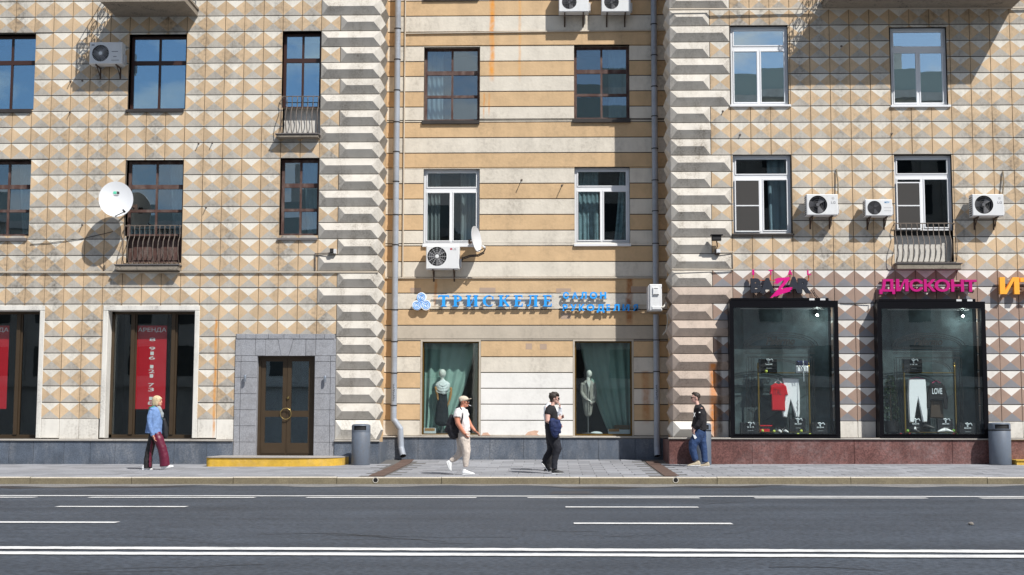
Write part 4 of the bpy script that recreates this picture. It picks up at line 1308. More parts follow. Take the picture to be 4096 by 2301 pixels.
aircon((359, 169, 486, 255), (402, 213), 35, 0, 'white air conditioner with finned grille left of a blue window, near the small balcony', 'radial', logo=[('-', 447, 205, 472, 208, m_lg), ('-', 453, 225, 466, 228, m_lg), ('-', 367, 178, 378, 183, m_lg), ('-', 445, 240, 476, 242, m_lg)])
aircon((2235, -72, 2355, 47), (2277, 8), 30, YC, 'left one of two air conditioners cut by the top edge', 'mesh', dep=0.32)
aircon((2405, -72, 2523, 47), (2446, 8), 30, YC, 'right one of two air conditioners cut by the top edge', 'mesh', dep=0.32)
aircon((1704, 983, 1837, 1076), (1748, 1026), 39, YC, 'white air conditioner with spoked grille below a white window, beside the edge-on satellite dish', 'spokes', logo=[('o', 1800, 992, 1809, 1001, m_lgred), ('LG', 1811, 993, 1824, 1001, m_lg)])
aircon((3225, 777, 3353, 861), (3272, 819), 37, 0, 'white air conditioner with dark fan right of the single window, pipes rising from it', 'blades', logo=[('LG', 3324, 806, 3342, 815, m_lg), ('o', 3326, 787, 3338, 799, m_acg)])
aircon((3460, 798, 3570, 864), (3498, 831), 28, 0, 'smaller grey air conditioner with slatted square grille beside the french window', 'square', logo=[('MDV', 3538, 806, 3558, 813, m_mdv), ('-', 3536, 830, 3566, 832, m_acg), ('-', 3536, 842, 3566, 844, m_acg)])
aircon((3888, 777, 4017, 864), (3936, 819), 37, 0, 'white air conditioner with dark fan at the far right, right of the french window', 'blades', logo=[('LG', 3990, 806, 4008, 815, m_lg), ('o', 3992, 787, 4004, 799, m_acg)])
# pipes of the two right-hand units
for (x0, y0, x1, y1), lab in (((3352, 777, 3345, 680), 'insulated pipe rising from an air conditioner right of the single window'), ((4010, 777, 4012, 688), 'insulated pipe rising from the far-right air conditioner')):
    a, b = at(x0, y0, -0.1), at(x1, y1, -0.05)
    thing('refrigerant_pipe', MB().tube([a, a.lerp(b, .5) + Vector((.02, -.02, 0)), b, b + Vector((.02, .06, .02))], .02, 7), M('pipe_wrap', srgb(140, 126, 104), .8, var=.25, vscale=14), lab, 'pipe', smooth=True)

# air conditioner turned end-on, on the return wall by the right downpipe
X0, Z0, X1, Z1 = prect(2598, 1137, 2648, 1243, 0.15)
X1 = X0 + 0.32
t = empty('air_conditioner', ((X0+X1)/2, .5, Z0), 'white air conditioner seen end-on in front of the right downpipe', 'air conditioner', 'outdoor air conditioners on the facades')
part('casing', MB().cbox(X0, 0.15, Z0, X1, 0.9, Z1, .02), m_acw, t)
part('front_grille', MB().box(X0-.03, .19, Z0+.03, X0-.001, .86, Z1-.03), m_acg, t)
part('valve_cover', MB().cbox(X0+.08, .11, Z1-.28, X0+.24, .151, Z1-.09, .012).cbox(X0+.06, .12, Z0+.03, X0+.30, .152, Z0+.11, .01), m_acw, t)
part('handle_slot', MB().box(X0+.11, .106, Z1-.115, X0+.21, .1115, Z1-.10).box(X0+.10, .106, Z1-.275, X0+.24, .1115, Z1-.265), m_acdark, t)
part('bracket', MB().box(X0-.20, .3, Z0-.05, X1+.30, .34, Z0-.012).box(X0-.20, .7, Z0-.05, X1+.30, .74, Z0-.012).box(X1+.20, .28, Z0-.04, X1+.25, .32, Z0+.42), M('bracket_rusty', srgb(150, 128, 100), .8, var=.4, vscale=9, grime=.6, gcol=srgb(120, 70, 30), gscale=5), t)
a = at(2652, 1265, .9)
part('hose', MB().tube([(X1+.12, .25, Z0+.22), (X1+.04, .18, Z0+.10), (X1-.02, .16, Z0+.09)], .022, 7).tube([(X1+.14, .3, Z0-.03), (X1+.15, .3, Z0-.3), (X1+.10, .3, Z0-.52), (X1+.02, .3, Z0-.62)], .012, 6), M('hose_white', (.6, .58, .52), .6), t, True)

# ------------------------------------------------------------------ satellite dishes
m_dish = M('dish_white', (0.64, 0.655, 0.68), 0.4, var=0.02)
def dish(c, nrm, rx, rz, label, logo=False, arm_to=None, wall=None):
    nrm = Vector(nrm).normalized()
    up = Vector((0, 0, 1)); u = up.cross(nrm).normalized(); v = nrm.cross(u).normalized()
    if u.x < 0: u = -u
    mb = MB(); n, rings = 40, 7
    dp_ = 0.085
    for side in (0, 1):
        base = len(mb.v)
        for k in range(rings + 1):
            q = k / rings
            for j in range(n):
                a = 2*math.pi*j/n
                mb.v.append(c + u*(rx*q*math.cos(a)) + v*(rz*q*math.sin(a)) + nrm*(dp_*q*q - side*0.012))
        for k in range(rings):
            for j in range(n):
                mb.f.append((base+k*n+j, base+k*n+(j+1) % n, base+(k+1)*n+(j+1) % n, base+(k+1)*n+j)); mb.m.append(0)
    nb = (rings+1)*n
    for j in range(n):
        mb.f.append((rings*n+j, rings*n+(j+1) % n, nb+rings*n+(j+1) % n, nb+rings*n+j)); mb.m.append(0)
    t = empty('satellite_dish', c - v*rz, label, 'satellite dish')
    part('reflector', mb, m_dish, t, True)
    foot = c - v*rz*0.96 + nrm*0.08
    tip = arm_to
    part('feed_arm', MB().tube([foot - nrm*.05, foot, tip], .012, 7), m_acdark, t)
    part('receiver', MB().tube([tip - (c-tip).normalized()*.0, tip + (c-tip).normalized()*.10], [.03, .022], 10), m_acdark if logo else m_acw, t, True)
    wl_ = Vector((c.x + wall[0], wall[1], c.z + wall[2]))
    part('wall_bracket', MB().tube([c - nrm*.02, c - nrm*.14, wl_], .022, 8).box(wl_.x-.06, wall[1]-.02, wl_.z-.08, wl_.x+.06, wall[1], wl_.z+.08), m_bracket, t)
    if logo:
        cc = c + nrm*0.03
        def q(a, b, m_, w, h):
            o_ = c + u*a + v*b + nrm*(dp_*((a/rx)**2+(b/rz)**2) + .006)
            p_ = MB().poly([o_ - u*w - v*h, o_ + u*w - v*h, o_ + u*w + v*h, o_ - u*w + v*h])
            p_.v += [x - nrm*.003 for x in p_.v[:4]]; p_.f += [(4,5,6,7), (0,1,5,4), (1,2,6,5), (2,3,7,6), (3,0,4,7)]; p_.m += [0]*5
            part('logo', p_, m_, t)
        q(-.035, .20, M('logo_green', srgb(60, 185, 150), .5), .04, .035); q(.045, .20, m_acdark, .033, .035); q(.0, .135, m_lg, .07, .006); q(.0, .115, m_lg, .05, .005)
    return t
c = at(464, 801, -0.62)
dish(c, (0.30, -1.0, 0.22), 0.43, 0.485, 'large white satellite dish facing the street beside the left railing', True, at(498, 848, -0.95), (0.32, 0.0, -0.10))
c = at(1895, 958, YC - 0.50)
dish(c, (1.0, -0.32, 0.12), 0.36, 0.35, 'satellite dish seen almost edge-on above an air conditioner', False, at(1941, 992, YC - 0.62), (-0.12, YC, -0.06))
m_cable = M('cable_black', (.015, .015, .017), .6)
pts = [at(1839, 1052, YC-.25), at(1850, 1032, YC-.3), at(1880, 1022, YC-.35), at(1912, 1020, YC-.4), at(1935, 1008, YC-.5), at(1941, 996, YC-.58)]
thing('cable', MB().tube(pts, .018, 6).tube([p + Vector((.01, .03, -.03)) for p in pts[:-1]], .014, 6), m_cable, 'black cable bundle hanging between the spoked air conditioner and the edge-on dish', 'cable', smooth=True)
pts = [at(120, 978, -.03), at(200, 972, -.03), at(330, 955, -.03), at(440, 930, -.03), at(452, 926, -.03)]
thing('cable', MB().tube(pts, .008, 5), m_cable, 'thin cable slung across tiles under the large satellite dish', 'cable', smooth=True)
pts = [at(3245, 1160, -.05), at(3256, 1178, -.1), at(3268, 1192, -.06), at(3272, 1200, -.06)]
thing('cable', MB().tube(pts, .010, 5).tube([p + Vector((.05, 0, -.01)) for p in pts], .008, 5), m_cable, 'two black cables dropping from the dark shop sign to its show case', 'cable', smooth=True)
pts = [at(3362, 1213, -.03), at(3425, 1216, -.03), at(3480, 1214, -.05), at(3500, 1211, -.2)]
thing('cable', MB().tube(pts, .010, 5), m_cable, 'black cable strung between the two show cases', 'cable', smooth=True)

# ------------------------------------------------------------------ cameras and lamps on the walls
p = at(1328, 1004, -0.16)
t = empty('security_camera', p, 'tiny security camera on the cream quoins above the left conduit', 'camera')
part('housing', MB().cbox(p.x-.05, p.y-.05, p.z-.05, p.x+.04, p.y+.10, p.z+.06, .012), m_acdark, t)
part('bracket', MB().box(p.x+.042, p.y+.0, p.z-.06, p.x+.10, .0, p.z+.05), m_acw, t)
p = at(2866, 952, -0.30)
t = empty('floodlight', p, 'black box floodlight on the right quoins left of a window sill', 'lamp')
part('housing', MB().cbox(p.x-.12, p.y-.06, p.z-.07, p.x+.12, p.y+.10, p.z+.06, .02), m_acdark, t)
part('visor', MB().cbox(p.x-.15, p.y-.10, p.z+.061, p.x+.16, p.y+.12, p.z+.085, .01), m_acdark, t)
part('bracket', MB().tube([(p.x, p.y+.1, p.z), (p.x+.03, -.14, p.z-.12), (p.x+.05, -.03, p.z-.2)], .015, 6).box(p.x-.02, -.16, p.z-.40, p.x+.10, -.02, p.z-.27), m_bracket, t)
q = at(2873, 1005, -0.20)
part('junction_box', MB().cbox(q.x-.05, q.y-.03, q.z-.045, q.x+.05, q.y+.14, q.z+.045, .01), m_acw, t)
for px, py, lab in ((980, 1514, 'left'), (1300, 1517, 'right')):
    p = at(px, py, -0.13)
    t = empty('wall_lamp', p, 'small steel cylinder lamp on grey granite %s of the bronze door' % lab, 'lamp', 'lamps beside the doorway')
    part('lamp_body', MB().lathe([(.032, -.085), (.036, -.075), (.036, .075), (.032, .085)], p, 16), M('lamp_steel', srgb(165, 172, 182), .3, metal=.7), t, True)
    part('bracket', MB().box(p.x-.012, p.y+.03, p.z-.02, p.x+.012, -.04, p.z+.02), m_acg, t)

# ------------------------------------------------------------------ shop sign of the middle house
m_blue = M('sign_blue', srgb(45, 165, 252), 0.4)
m_blue_side = M('sign_blue_side', srgb(20, 80, 150), 0.5)
m_rail = M('sign_rail', srgb(190, 178, 158), 0.5, metal=.2)
m_signwhite = M('sign_white', (.85, .88, .92), .4)
YS = YC - 0.135
def arcpts(cx_, cz_, rx, rz, a0, a1, n=20): return [(cx_ + rx*math.cos(a0+(a1-a0)*k/n), cz_ + rz*math.sin(a0+(a1-a0)*k/n)) for k in range(n+1)]
def serif(ch):
    """pieces of a bold serif capital in a unit box."""
    R4 = lambda x0, z0, x1, z1: [(x0, z0), (x1, z0), (x1, z1), (x0, z1)]
    if ch == 'Т': return [R4(.36, .05, .64, .95), R4(.22, 0, .78, .06), [(0, 1), (1, 1), (1, .88), (0, .88)], [(0, .88), (.11, .88), (.03, .74), (0, .74)], [(.89, .88), (1, .88), (1, .74), (.97, .74)]]
    if ch == 'Р':
        bowl = arcpts(.45, .71, .55, .29, -math.pi/2, math.pi/2) + arcpts(.45, .71, .28, .20, math.pi/2, -math.pi/2)
        return [R4(.16, .05, .44, .95), R4(0, 0, .62, .06), R4(0, .94, .46, 1), bowl]
    if ch == 'И': return [R4(.08, .05, .32, .95), R4(.68, .05, .92, .95), R4(0, 0, .40, .06), R4(0, .94, .40, 1), R4(.60, 0, 1, .06), R4(.60, .94, 1, 1), [(.28, .06), (.30, .20), (.72, .94), (.70, .78)]]
    if ch == 'С': return [arcpts(.54, .5, .54, .5, .75, 2*math.pi-.75, 32) + arcpts(.60, .5, .34, .43, 2*math.pi-.75, .75, 32), R4(.86, .62, .98, .88)]
    if ch == 'К': return [R4(.11, .05, .36, .95), R4(0, 0, .47, .06), R4(0, .94, .47, 1), [(.34, .44), (.46, .44), (.93, .96), (.80, .96)], R4(.66, .94, 1.0, 1), [(.40, .56), (.60, .60), (1.0, .05), (.74, .05)], R4(.70, 0, 1.0, .06)]
    if ch == 'Е': return [R4(.13, .05, .42, .95), R4(0, 0, 1, .08), R4(0, .92, .96, 1), R4(.42, .46, .78, .55), [(1, .08), (1, .28), (.92, .28), (.84, .08)], [(.96, .92), (.96, .74), (.89, .74), (.82, .92)], R4(.72, .38, .79, .63)]
    if ch == 'Л': return [R4(.66, .05, .90, .95), R4(.56, 0, 1, .06), R4(.18, .93, 1, 1), [(.30, .94), (.42, .94), (.36, .25), (.26, .04), (.12, 0), (.02, .04), (.04, .16), (.14, .12), (.22, .25)]]
def sans(ch, A, B, y, d, bold):
    """bold sans letter fitted to the box A (lower left) .. B (upper right)."""
    if ch != 'И': return text_mb(ch, A.x, A.z, B.x, B.z, y, d, bold)
    mb = MB(); w, h = B.x - A.x, B.z - A.z; t = .27
    for k, pl in enumerate(([(0, 0), (t, 0), (t, 1), (0, 1)], [(1-t, 0), (1, 0), (1, 1), (1-t, 1)], [(t*.6, 0), (t*1.25, 0), (1-t*.6, 1), (1-t*1.25, 1)])):
        mb.prism([(A.x + p[0]*w, A.z + p[1]*h) for p in pl], y - .0012*k, y + d - .001*k)
    return mb
LET = [('Т', 1753, 1796), ('Р', 1810, 1848), ('И', 1865, 1913), ('С', 1931, 1975), ('К', 1993, 2038), ('Е', 2056, 2091), ('Л', 2106, 2153), ('Е', 2172, 2207)]
c0 = at(1980, 1225, YS)
sg = empty('shop_sign', c0, 'blue raised shop sign with white triple-spiral emblem on the striped house', 'sign')
for ch, xa, xb in LET:
    A, B = at(xa, 1226, YS), at(xb, 1181, YS)
    mb = MB()
    for k, pl in enumerate(serif(ch)):
        mb.prism([(A.x + p_[0]*(B.x-A.x), A.z + p_[1]*(B.z-A.z)) for p_ in pl], YS - 0.0012*k, YS + 0.045 + 0.0007*k)
    part('letter', mb, m_blue, sg)
for txt, ya, yb_, xs in (('САЛОН', 1195.5, 1168, (2252, 2276, 2288, 2312, 2322, 2347, 2359, 2389, 2400, 2425)),
                        ('РУКОДЕЛИЯ', 1244, 1217, (2251, 2271, 2281, 2307, 2315, 2339, 2346, 2378, 2387, 2418, 2426, 2440, 2452, 2479, 2490, 2518, 2532, 2552))):
    for k, ch in enumerate(txt):
        lo = ya + (7 if ch == 'Д' else 0)
        A, B = at(xs[2*k], lo, YS), at(xs[2*k+1], yb_, YS)
        part('letter', sans(ch, A, B, YS, .04, .045), m_blue, sg)
for x0, x1, y in ((1730, 2215, 1186), (1725, 2215, 1227), (2245, 2430, 1171), (2245, 2430, 1196), (2245, 2600, 1221), (2245, 2560, 1242)):
    a, b = at(x0, y, YS+.05), at(x1, y, YS+.05)
    part('mounting_rail', MB().box(a.x, YS+.052, a.z-.014, b.x, YS+.075, a.z+.014), m_rail, sg)
for x in (1760, 1900, 2040, 2190, 2260, 2420, 2540):
    a = at(x, 1228, YS+.07); part('standoff', MB().tube([(a.x, YS+.06, a.z), (a.x, YC, a.z)], .008, 6), m_rail, sg)
ctr = [at(1686, 1190, YS), at(1667.5, 1221.5, YS), at(1703.5, 1221.5, YS)]
rr = 20 / F_PX * (YS - CAM_POS.y)
em = MB()
for k, p in enumerate(ctr): em.lathe([(rr*1.02, -.05), (rr*1.02, .0), (rr*.99, .006 + .0012*k)], p, 32, 0, 'Y')
mid = (ctr[0] + ctr[1] + ctr[2]) / 3
em.prism([(ctr[0].x, ctr[0].z), (ctr[1].x, ctr[1].z), (ctr[2].x, ctr[2].z)], YS - .0040, YS + .04)
part('emblem', em, m_signwhite, sg, True)
for p in ctr:
    sp_ = MB(); a_in = math.atan2(mid.z - p.z, mid.x - p.x)
    pts = []
    for k in range(70):
        t_ = k/69; a = a_in - t_*2*math.pi*2.6; r_ = rr*(0.93 - .80*t_); pts.append((p.x + r_*math.cos(a), YS - .012, p.z + r_*math.sin(a)))
    sp_.tube([(mid.x, YS-.012, mid.z)] + pts, .0085, 5)
    part('spiral', sp_, m_blue, sg, True)

# ------------------------------------------------------------------ signs of the right house
m_sdark = M('sign_charcoal', srgb(36, 40, 52), .5)
m_mag = M('sign_magenta', srgb(216, 0, 130), .45)
m_magd = M('sign_plum', srgb(190, 0, 120), .45)
m_yel = M('sign_amber', srgb(255, 178, 60), .45)
m_orange = M('sign_rail_orange', srgb(225, 110, 50), .5)
YR_ = -0.24
def c7(x, y): return (2980 + x/7.233, 1060 + y/7.233)
sgb = empty('shop_sign', at(*c7(1040, 820), YR_), 'charcoal BAZAR sign with magenta bolt-shaped Z over the left show case', 'sign')
def letter7(ch, x0, y0, x1, y1, mat, parent, y=YR_, bold=.06, dep=.10, name='letter'):
    A, B = at(*c7(x0, y1), y), at(*c7(x1, y0), y)
    return part(name, text_mb(ch, A.x, A.z, B.x, B.z, y, dep, bold), mat, parent)
letter7('B', 175, 385, 480, 805, m_sdark, sgb); letter7('A', 440, 375, 870, 815, m_sdark, sgb, y=YR_+.004)
letter7('A', 1230, 340, 1610, 815, m_sdark, sgb, y=YR_+.004); letter7('R', 1540, 385, 1915, 820, m_sdark, sgb, y=YR_)
for ch, x0, y0, x1, y1 in (('I', 213, 135, 268, 285), ('T', 690, 143, 808, 290), ('A', 1240, 138, 1372, 290), ('L', 1805, 148, 1908, 290)):
    letter7(ch, x0, y0, x1, y1, m_mag, sgb, bold=.03, dep=.07)
bolt = [(840,420),(960,370),(1130,365),(1280,345),(1310,380),(1220,500),(1100,640),(1050,700),(1220,655),(1330,645),(1385,655),(1330,690),(1380,697),(1290,745),(1330,760),(1200,800),(1050,850),(870,925),(890,890),(780,945),(720,965),(860,800),(960,690),(1000,620),(1080,540),(1140,450),(1080,455),(950,540),(880,590),(930,510),(820,560),(900,455)]
yb2 = YR_ - .03
pp = [at(*c7(*b_), yb2) for b_ in bolt]
part('bolt', MB().prism([(p.x, p.z) for p in pp], yb2, yb2 + .05), m_mag, sgb)
for (x0, y0, x1, y1) in ((225, 435, 1560, 450),):
    A, B = at(*c7(x0, y1), YR_+.1), at(*c7(x1, y0), YR_+.1)
    part('mounting_rail', MB().box(A.x, YR_+.105, A.z, B.x, YR_+.135, B.z), m_orange, sgb)
for x, y in ((240, 285), (735, 285), (1300, 290), (1840, 290)):
    A, B = at(*c7(x, 445), YR_+.1), at(*c7(x, y-40), YR_+.1)
    part('standoff', MB().box(A.x-.012, YR_+.09, A.z, A.x+.012, YR_+.10, B.z).tube([(A.x, YR_+.1, A.z), (A.x, -.005, A.z)], .012, 6), m_orange, sgb)
sgd = empty('shop_sign', at(3700, 1165, YR_), 'magenta raised Cyrillic letters over the right show case', 'sign')
s6 = 4.322
for ch, x0, x1, y0, y1 in (('Д', 80, 345, 115, 375), ('И', 368, 578, 115, 326), ('С', 600, 828, 115, 332), ('К', 850, 1052, 118, 330), ('О', 1038, 1297, 118, 334), ('Н', 1320, 1537, 120, 333), ('Т', 1553, 1757, 125, 335)):
    A, B = at(3500 + x0/s6, 1090 + y1/s6, YR_), at(3500 + x1/s6, 1090 + y0/s6, YR_)
    part('letter', sans(ch, A, B, YR_, .12, .03), m_magd, sgd)
for y in (150, 300):
    A, B = at(3520, 1090 + y/s6, -.05), at(3900, 1090 + y/s6, -.05)
    part('mounting_rail', MB().box(A.x, -.06, A.z-.015, B.x, -.03, A.z+.015), m_rail, sgd)
for x in (3560, 3650, 3740, 3830):
    A = at(x, 1160, -.06); part('standoff', MB().tube([(A.x, YR_+.10, A.z), (A.x, -.01, A.z)], .012, 6), m_rail, sgd)
sgy = empty('shop_sign', at(4060, 1178, YR_), 'amber raised letters cut by the right edge of the picture', 'sign')
for ch, x0, x1, y0, y1 in (('И', 2165, 2492, 82, 375), ('Т', 2520, 2800, 90, 375)):
    A, B = at(3500 + x0/s6, 1090 + y1/s6, YR_), at(3500 + x1/s6, 1090 + y0/s6, YR_)
    part('letter', sans(ch, A, B, YR_, .12, .07), m_yel, sgy)
for y in (130, 325):
    A, B = at(3500 + 2280/s6, 1090 + y/s6, -.05), at(4200, 1090 + y/s6, -.05)
    part('mounting_rail', MB().box(A.x, -.11, A.z-.015, B.x, -.09, A.z+.015), m_rail, sgy)
    part('standoff', MB().tube([(A.x+.1, -.1, A.z), (A.x+.1, -.01, A.z)], .012, 6), m_rail, sgy)

# ------------------------------------------------------------------ show cases with their goods
m_back = M('case_backdrop', srgb(66, 80, 84), .8, var=.5, vscale=1.6, fine=.25, fscale=5)
m_line = M('etched_line', (.02, .022, .022), .5)
m_gold = M('rail_gold', srgb(170, 140, 70), .3, metal=.9)
m_bag = M('bag_black', (.016, .017, .020), .45)
m_ribbon = M('ribbon', (.72, .78, .82), .5)
m_ball = M('tennis_ball', srgb(190, 205, 90), .8)
m_apple_r = M('apple_red', srgb(170, 25, 40), .4)
m_apple_g = M('apple_green', srgb(130, 180, 70), .4)
m_jog = M('cloth_white', (.84, .87, .90), .85)
m_red = M('cloth_red', srgb(190, 12, 32), .85)
m_blk = M('cloth_black', (.010, .010, .012), .9)
m_hang = M('hanger_white', (.75, .75, .75), .5)
m_hangp = M('hanger_pink', srgb(200, 60, 110), .5)
m_denim = M('denim_skirt', srgb(70, 58, 48), .85, var=.2)
lampm = emit('case_lamp', (1.0, .98, .92), 12)
def frame_case(rect, label, lampside):
    X0, Z0, X1, Z1 = rect; Yf = -0.46; t = .105; yb_ = .22
    e = empty('show_case', ((X0+X1)/2, -.2, Z0), label, 'show case', 'black show cases on the right house')
    fm = MB()
    for q in ((X0, Z0, X1, Z0+.11), (X0, Z1-.17, X1, Z1), (X0, Z0+.11, X0+t, Z1-.17), (X1-t, Z0+.11, X1, Z1-.17)): fm.box(q[0], Yf, q[1], q[2], Yf+.10, q[3])
    for q in ((X0+t-.03, Z0+.08, X1-t+.03, Z0+.105),): fm.box(q[0], Yf-.02, q[1], q[2], Yf-.001, q[3])
    part('frame', fm, m_black, e)
    sd = MB().box(X0+.004, Yf+.10, Z0+.02, X0+.05, .0, Z1-.02).box(X1-.05, Yf+.10, Z0+.02, X1-.004, .0, Z1-.02).box(X0+.05, Yf+.10, Z1-.10, X1-.05, .0, Z1-.02).box(X0+.05, Yf+.10, Z0+.02, X1-.05, .0, Z0+.09)
    part('side_panel', sd, m_black, e)
    part('inner_box', MB().box(X0+.101, .001, Z0+.081, X0+.13, yb_, Z1-.101).box(X1-.13, .001, Z0+.081, X1-.101, yb_, Z1-.101).box(X0+.13, .001, Z1-.13, X1-.13, yb_, Z1-.101).box(X0+.13, .001, Z0+.081, X1-.13, yb_, Z0+.10), m_black, e)
    part('backdrop', MB().box(X0+.1, yb_+.001, Z0+.08, X1-.1, yb_+.03, Z1-.10), m_back, e)
    part('pane', MB().box(X0+t, Yf+.04, Z0+.11, X1-t, Yf+.048, Z1-.17), glass('pane_case', .08, tint=(.96, .985, .98)), e)
    part('top_cover', MB().cbox(X0+.05, Yf+.05, Z1+.001, X1-.22, -.01, Z1+.075, .01), m_black, e)
    for xx in (X0 + (X1-X0)*.74, X0 + (X1-X0)*.84): part('socket', MB().box(xx, Yf+.03, Z1+.012, xx+.13, Yf+.049, Z1+.06), m_acw, e)
    part('light_strip', MB().box(X0+.3, Yf+.14, Z1-.20, X1-.35, Yf+.17, Z1-.185), m_acg, e)
    lx = X1 - .46
    part('spot_lamp', MB().lathe([(.024, -.02), (.032, 0), (.028, .012)], (lx, -.10, Z1-.34), 14, 0, 'Y'), lampm, e, True)
    ld = bpy.data.lights.new('show_case_lamp', 'POINT'); ld.energy = 20; ld.color = (.9, 1.0, .95); ld.shadow_soft_size = .03
    lo_ = bpy.data.objects.new('show_case_lamp', ld); link(lo_, e, Vector((lx, -.15, Z1-.36)))
    # etched portal drawing on the pane
    yy = Yf + .034
    cx_ = X0 + (X1-X0)*.47; W = X1 - X0; H = Z1 - Z0
    ln = MB()
    def seg(x0, z0, x1, z1, w=.009): ln.tube([(x0, yy, z0), (x1, yy, z1)], w, 4)
    def fx(u): return X0 + W*u
    def fz(v): return Z1 - H*v
    for v in (.335, .345, .36, .375, .385): seg(fx(.14), fz(v), fx(.78), fz(v), .008)
    for v in (.41, .415): seg(fx(.16), fz(v), fx(.76), fz(v), .007)
    for rxy in ((.34, .10), (.31, .083), (.29, .07)):
        pts = [(cx_ + W*rxy[0]*math.cos(a), yy, fz(.332) + H*rxy[1]*math.sin(a)) for a in [math.pi*k/26 for k in range(27)]]
        ln.tube(pts, .009, 4)
    for u in (.15, .17, .20, .22, .70, .72, .75, .77): seg(fx(u), fz(.42), fx(u), fz(.93), .006)
    for rxy in ((.21, .09), (.19, .08)):
        pts = [(cx_ + W*rxy[0]*math.cos(a), yy, fz(.52) + H*rxy[1]*math.sin(a)) for a in [math.pi*k/20 for k in range(21)]]
        ln.tube(pts, .008, 4)
    part('etched_portal', ln, m_line, e)
    part('lettering', text_mb('Palermo', fx(.335), fz(.322), fx(.600), fz(.265), yy, .006, .02, shear=.35), m_line, e)
    return e
E1 = frame_case(DC1, 'black show case with red shirt and white joggers', 1)
E2 = frame_case(DC2, 'black show case with plant, white joggers and black cropped sweater', 1)

YG = -0.20       # plane of the goods
def clothes_rail(c, xl, xr, ztop_px, label):
    (x0, y0), zt_ = xl, None
    a, b = at(xl[0], ztop_px, YG), at(xr[0], ztop_px, YG)
    zfl = DC1[1] + .13
    t = empty('clothes_rail', ((a.x+b.x)/2, YG, zfl), label, 'clothes rail', 'gold clothes rails in the show cases')
    for p in (a, b):
        part('post', MB().tube([(p.x, YG, zfl), (p.x, YG, a.z+.12)], .022, 8), m_gold, t, True)
        part('finial', MB().lathe([(.02, 0), (.035, .03), (.03, .07), (.02, .09), (.03, .12), (.015, .16)], (p.x, YG, a.z+.10), 10), m_gold, t, True)
    part('cross_bar', MB().tube([(a.x, YG, a.z), (b.x, YG, b.z)], .012, 7), m_gold, t)
    part('shelf', MB().box(a.x, YG-.1, a.z-.085, b.x, YG+.1, a.z-.07), m_black, t)
    part('brace', MB().tube([(a.x, YG+.15, zfl+.2), (b.x, YG+.15, zfl+1.0)], .008, 5), m_black, t)
    part('brace', MB().tube([(b.x, YG+.16, zfl+.2), (a.x, YG+.16, zfl+1.0)], .008, 5), m_black, t)
    part('base_bar', MB().box(a.x, YG-.08, zfl+.02, b.x, YG+.1, zfl+.035), m_gold, t)
    return t
clothes_rail(0, (3033, 0), (3235, 0), 1492, 'gold clothes rail carrying the red shirt')
clothes_rail(0, (3616, 0), (3818, 0), 1492, 'gold clothes rail carrying the cropped sweater')

def garment(pts, name, mat, label, cat, y=YG, d=.09, extra=None):
    """outline in photo pixels -> padded cloth body with rounded edge."""
    P = [at(px, py, y) for px, py in pts]
    cx_ = sum(p.x for p in P)/len(P); cz_ = sum(p.z for p in P)/len(P)
    mb = MB()
    poly = [(p.x, p.z) for p in P]
    ins = []
    n = len(poly)
    for k in range(n):
        a, b, c_ = Vector(poly[k-1]), Vector(poly[k]), Vector(poly[(k+1) % n])
        e1 = (b-a).normalized(); e2 = (c_-b).normalized()
        nn = Vector((-(e1.y+e2.y), e1.x+e2.x))
        nn = nn.normalized() if nn.length > .1 else Vector((-e1.y, e1.x))
        ins.append(nn)
    area = sum(poly[k-1][0]*poly[k][1]-poly[k][0]*poly[k-1][1] for k in range(n))
    sgn = 1 if area > 0 else -1
    inner = [(poly[k][0] + sgn*ins[k].x*.028, poly[k][1] + sgn*ins[k].y*.028) for k in range(n)]
    tri = tessellate_polygon([[Vector((p[0], p[1], 0)) for p in inner]])
    i0 = 0
    mb.v = [Vector((p[0], y, p[1])) for p in poly] + [Vector((p[0], y-d/2, p[1])) for p in inner] + [Vector((p[0], y+d/2, p[1])) for p in inner]
    for k in range(n):
        k2 = (k+1) % n
        mb.f += [(k, k2, n+k2, n+k), (k, k2, 2*n+k2, 2*n+k)]; mb.m += [0, 0]
    for t_ in tri: mb.f += [tuple(n+q for q in t_), tuple(2*n+q for q in t_)]; mb.m += [0, 0]
    o = thing(name, mb, mat, label, cat, smooth=True)
    return o
def k1(x, y): return (2900 + x/2.4125, 1180 + y/2.4117)
def k2_(x, y): return (3480 + x/2.412, 1180 + y/2.4117)
tee = garment([k1(*p) for p in ((470,858),(490,850),(515,862),(540,850),(565,858),(590,880),(608,965),(585,968),(578,1000),(582,1120),(520,1118),(450,1115),(445,960),(430,965),(437,880))], 't_shirt', m_red, 'red t-shirt hanging in the left show case', 'shirt', d=.10)
pb = prect(*k1(470, 905), *k1(545, 1000), YG - .056)
part('print', text_mb('ITAL', pb[0], pb[1]+.09, pb[2], pb[3], YG-.0535, .002, .0), M('print_dark', srgb(90, 10, 22), .8), tee)
part('hanger', MB().tube([at(*k1(480, 850), YG), at(*k1(512, 822), YG), at(*k1(545, 850), YG)], .012, 6).tube([at(*k1(512, 822), YG), at(*k1(512, 800), YG)], .006, 5), m_hang, tee)
def joggers(f, pts, label, w_off):
    return garment([f(*p) for p in pts], 'joggers', m_jog, label, 'joggers', y=YG + w_off, d=.10)
j1 = joggers(k1, ((552,800),(632,796),(712,806),(722,960),(722,1140),(716,1182),(678,1182),(672,1150),(632,1010),(605,1150),(597,1182),(558,1178),(550,1130),(572,1000),(560,900)), 'white joggers with dark script down one leg, beside the red shirt', .06)
sc = [at(*k1(x, y), YG - .0) for x, y in ((705,1015),(695,1040),(706,1060),(693,1080),(704,1100),(692,1125))]
part('print', MB().tube(sc, .006, 4), m_line, j1)
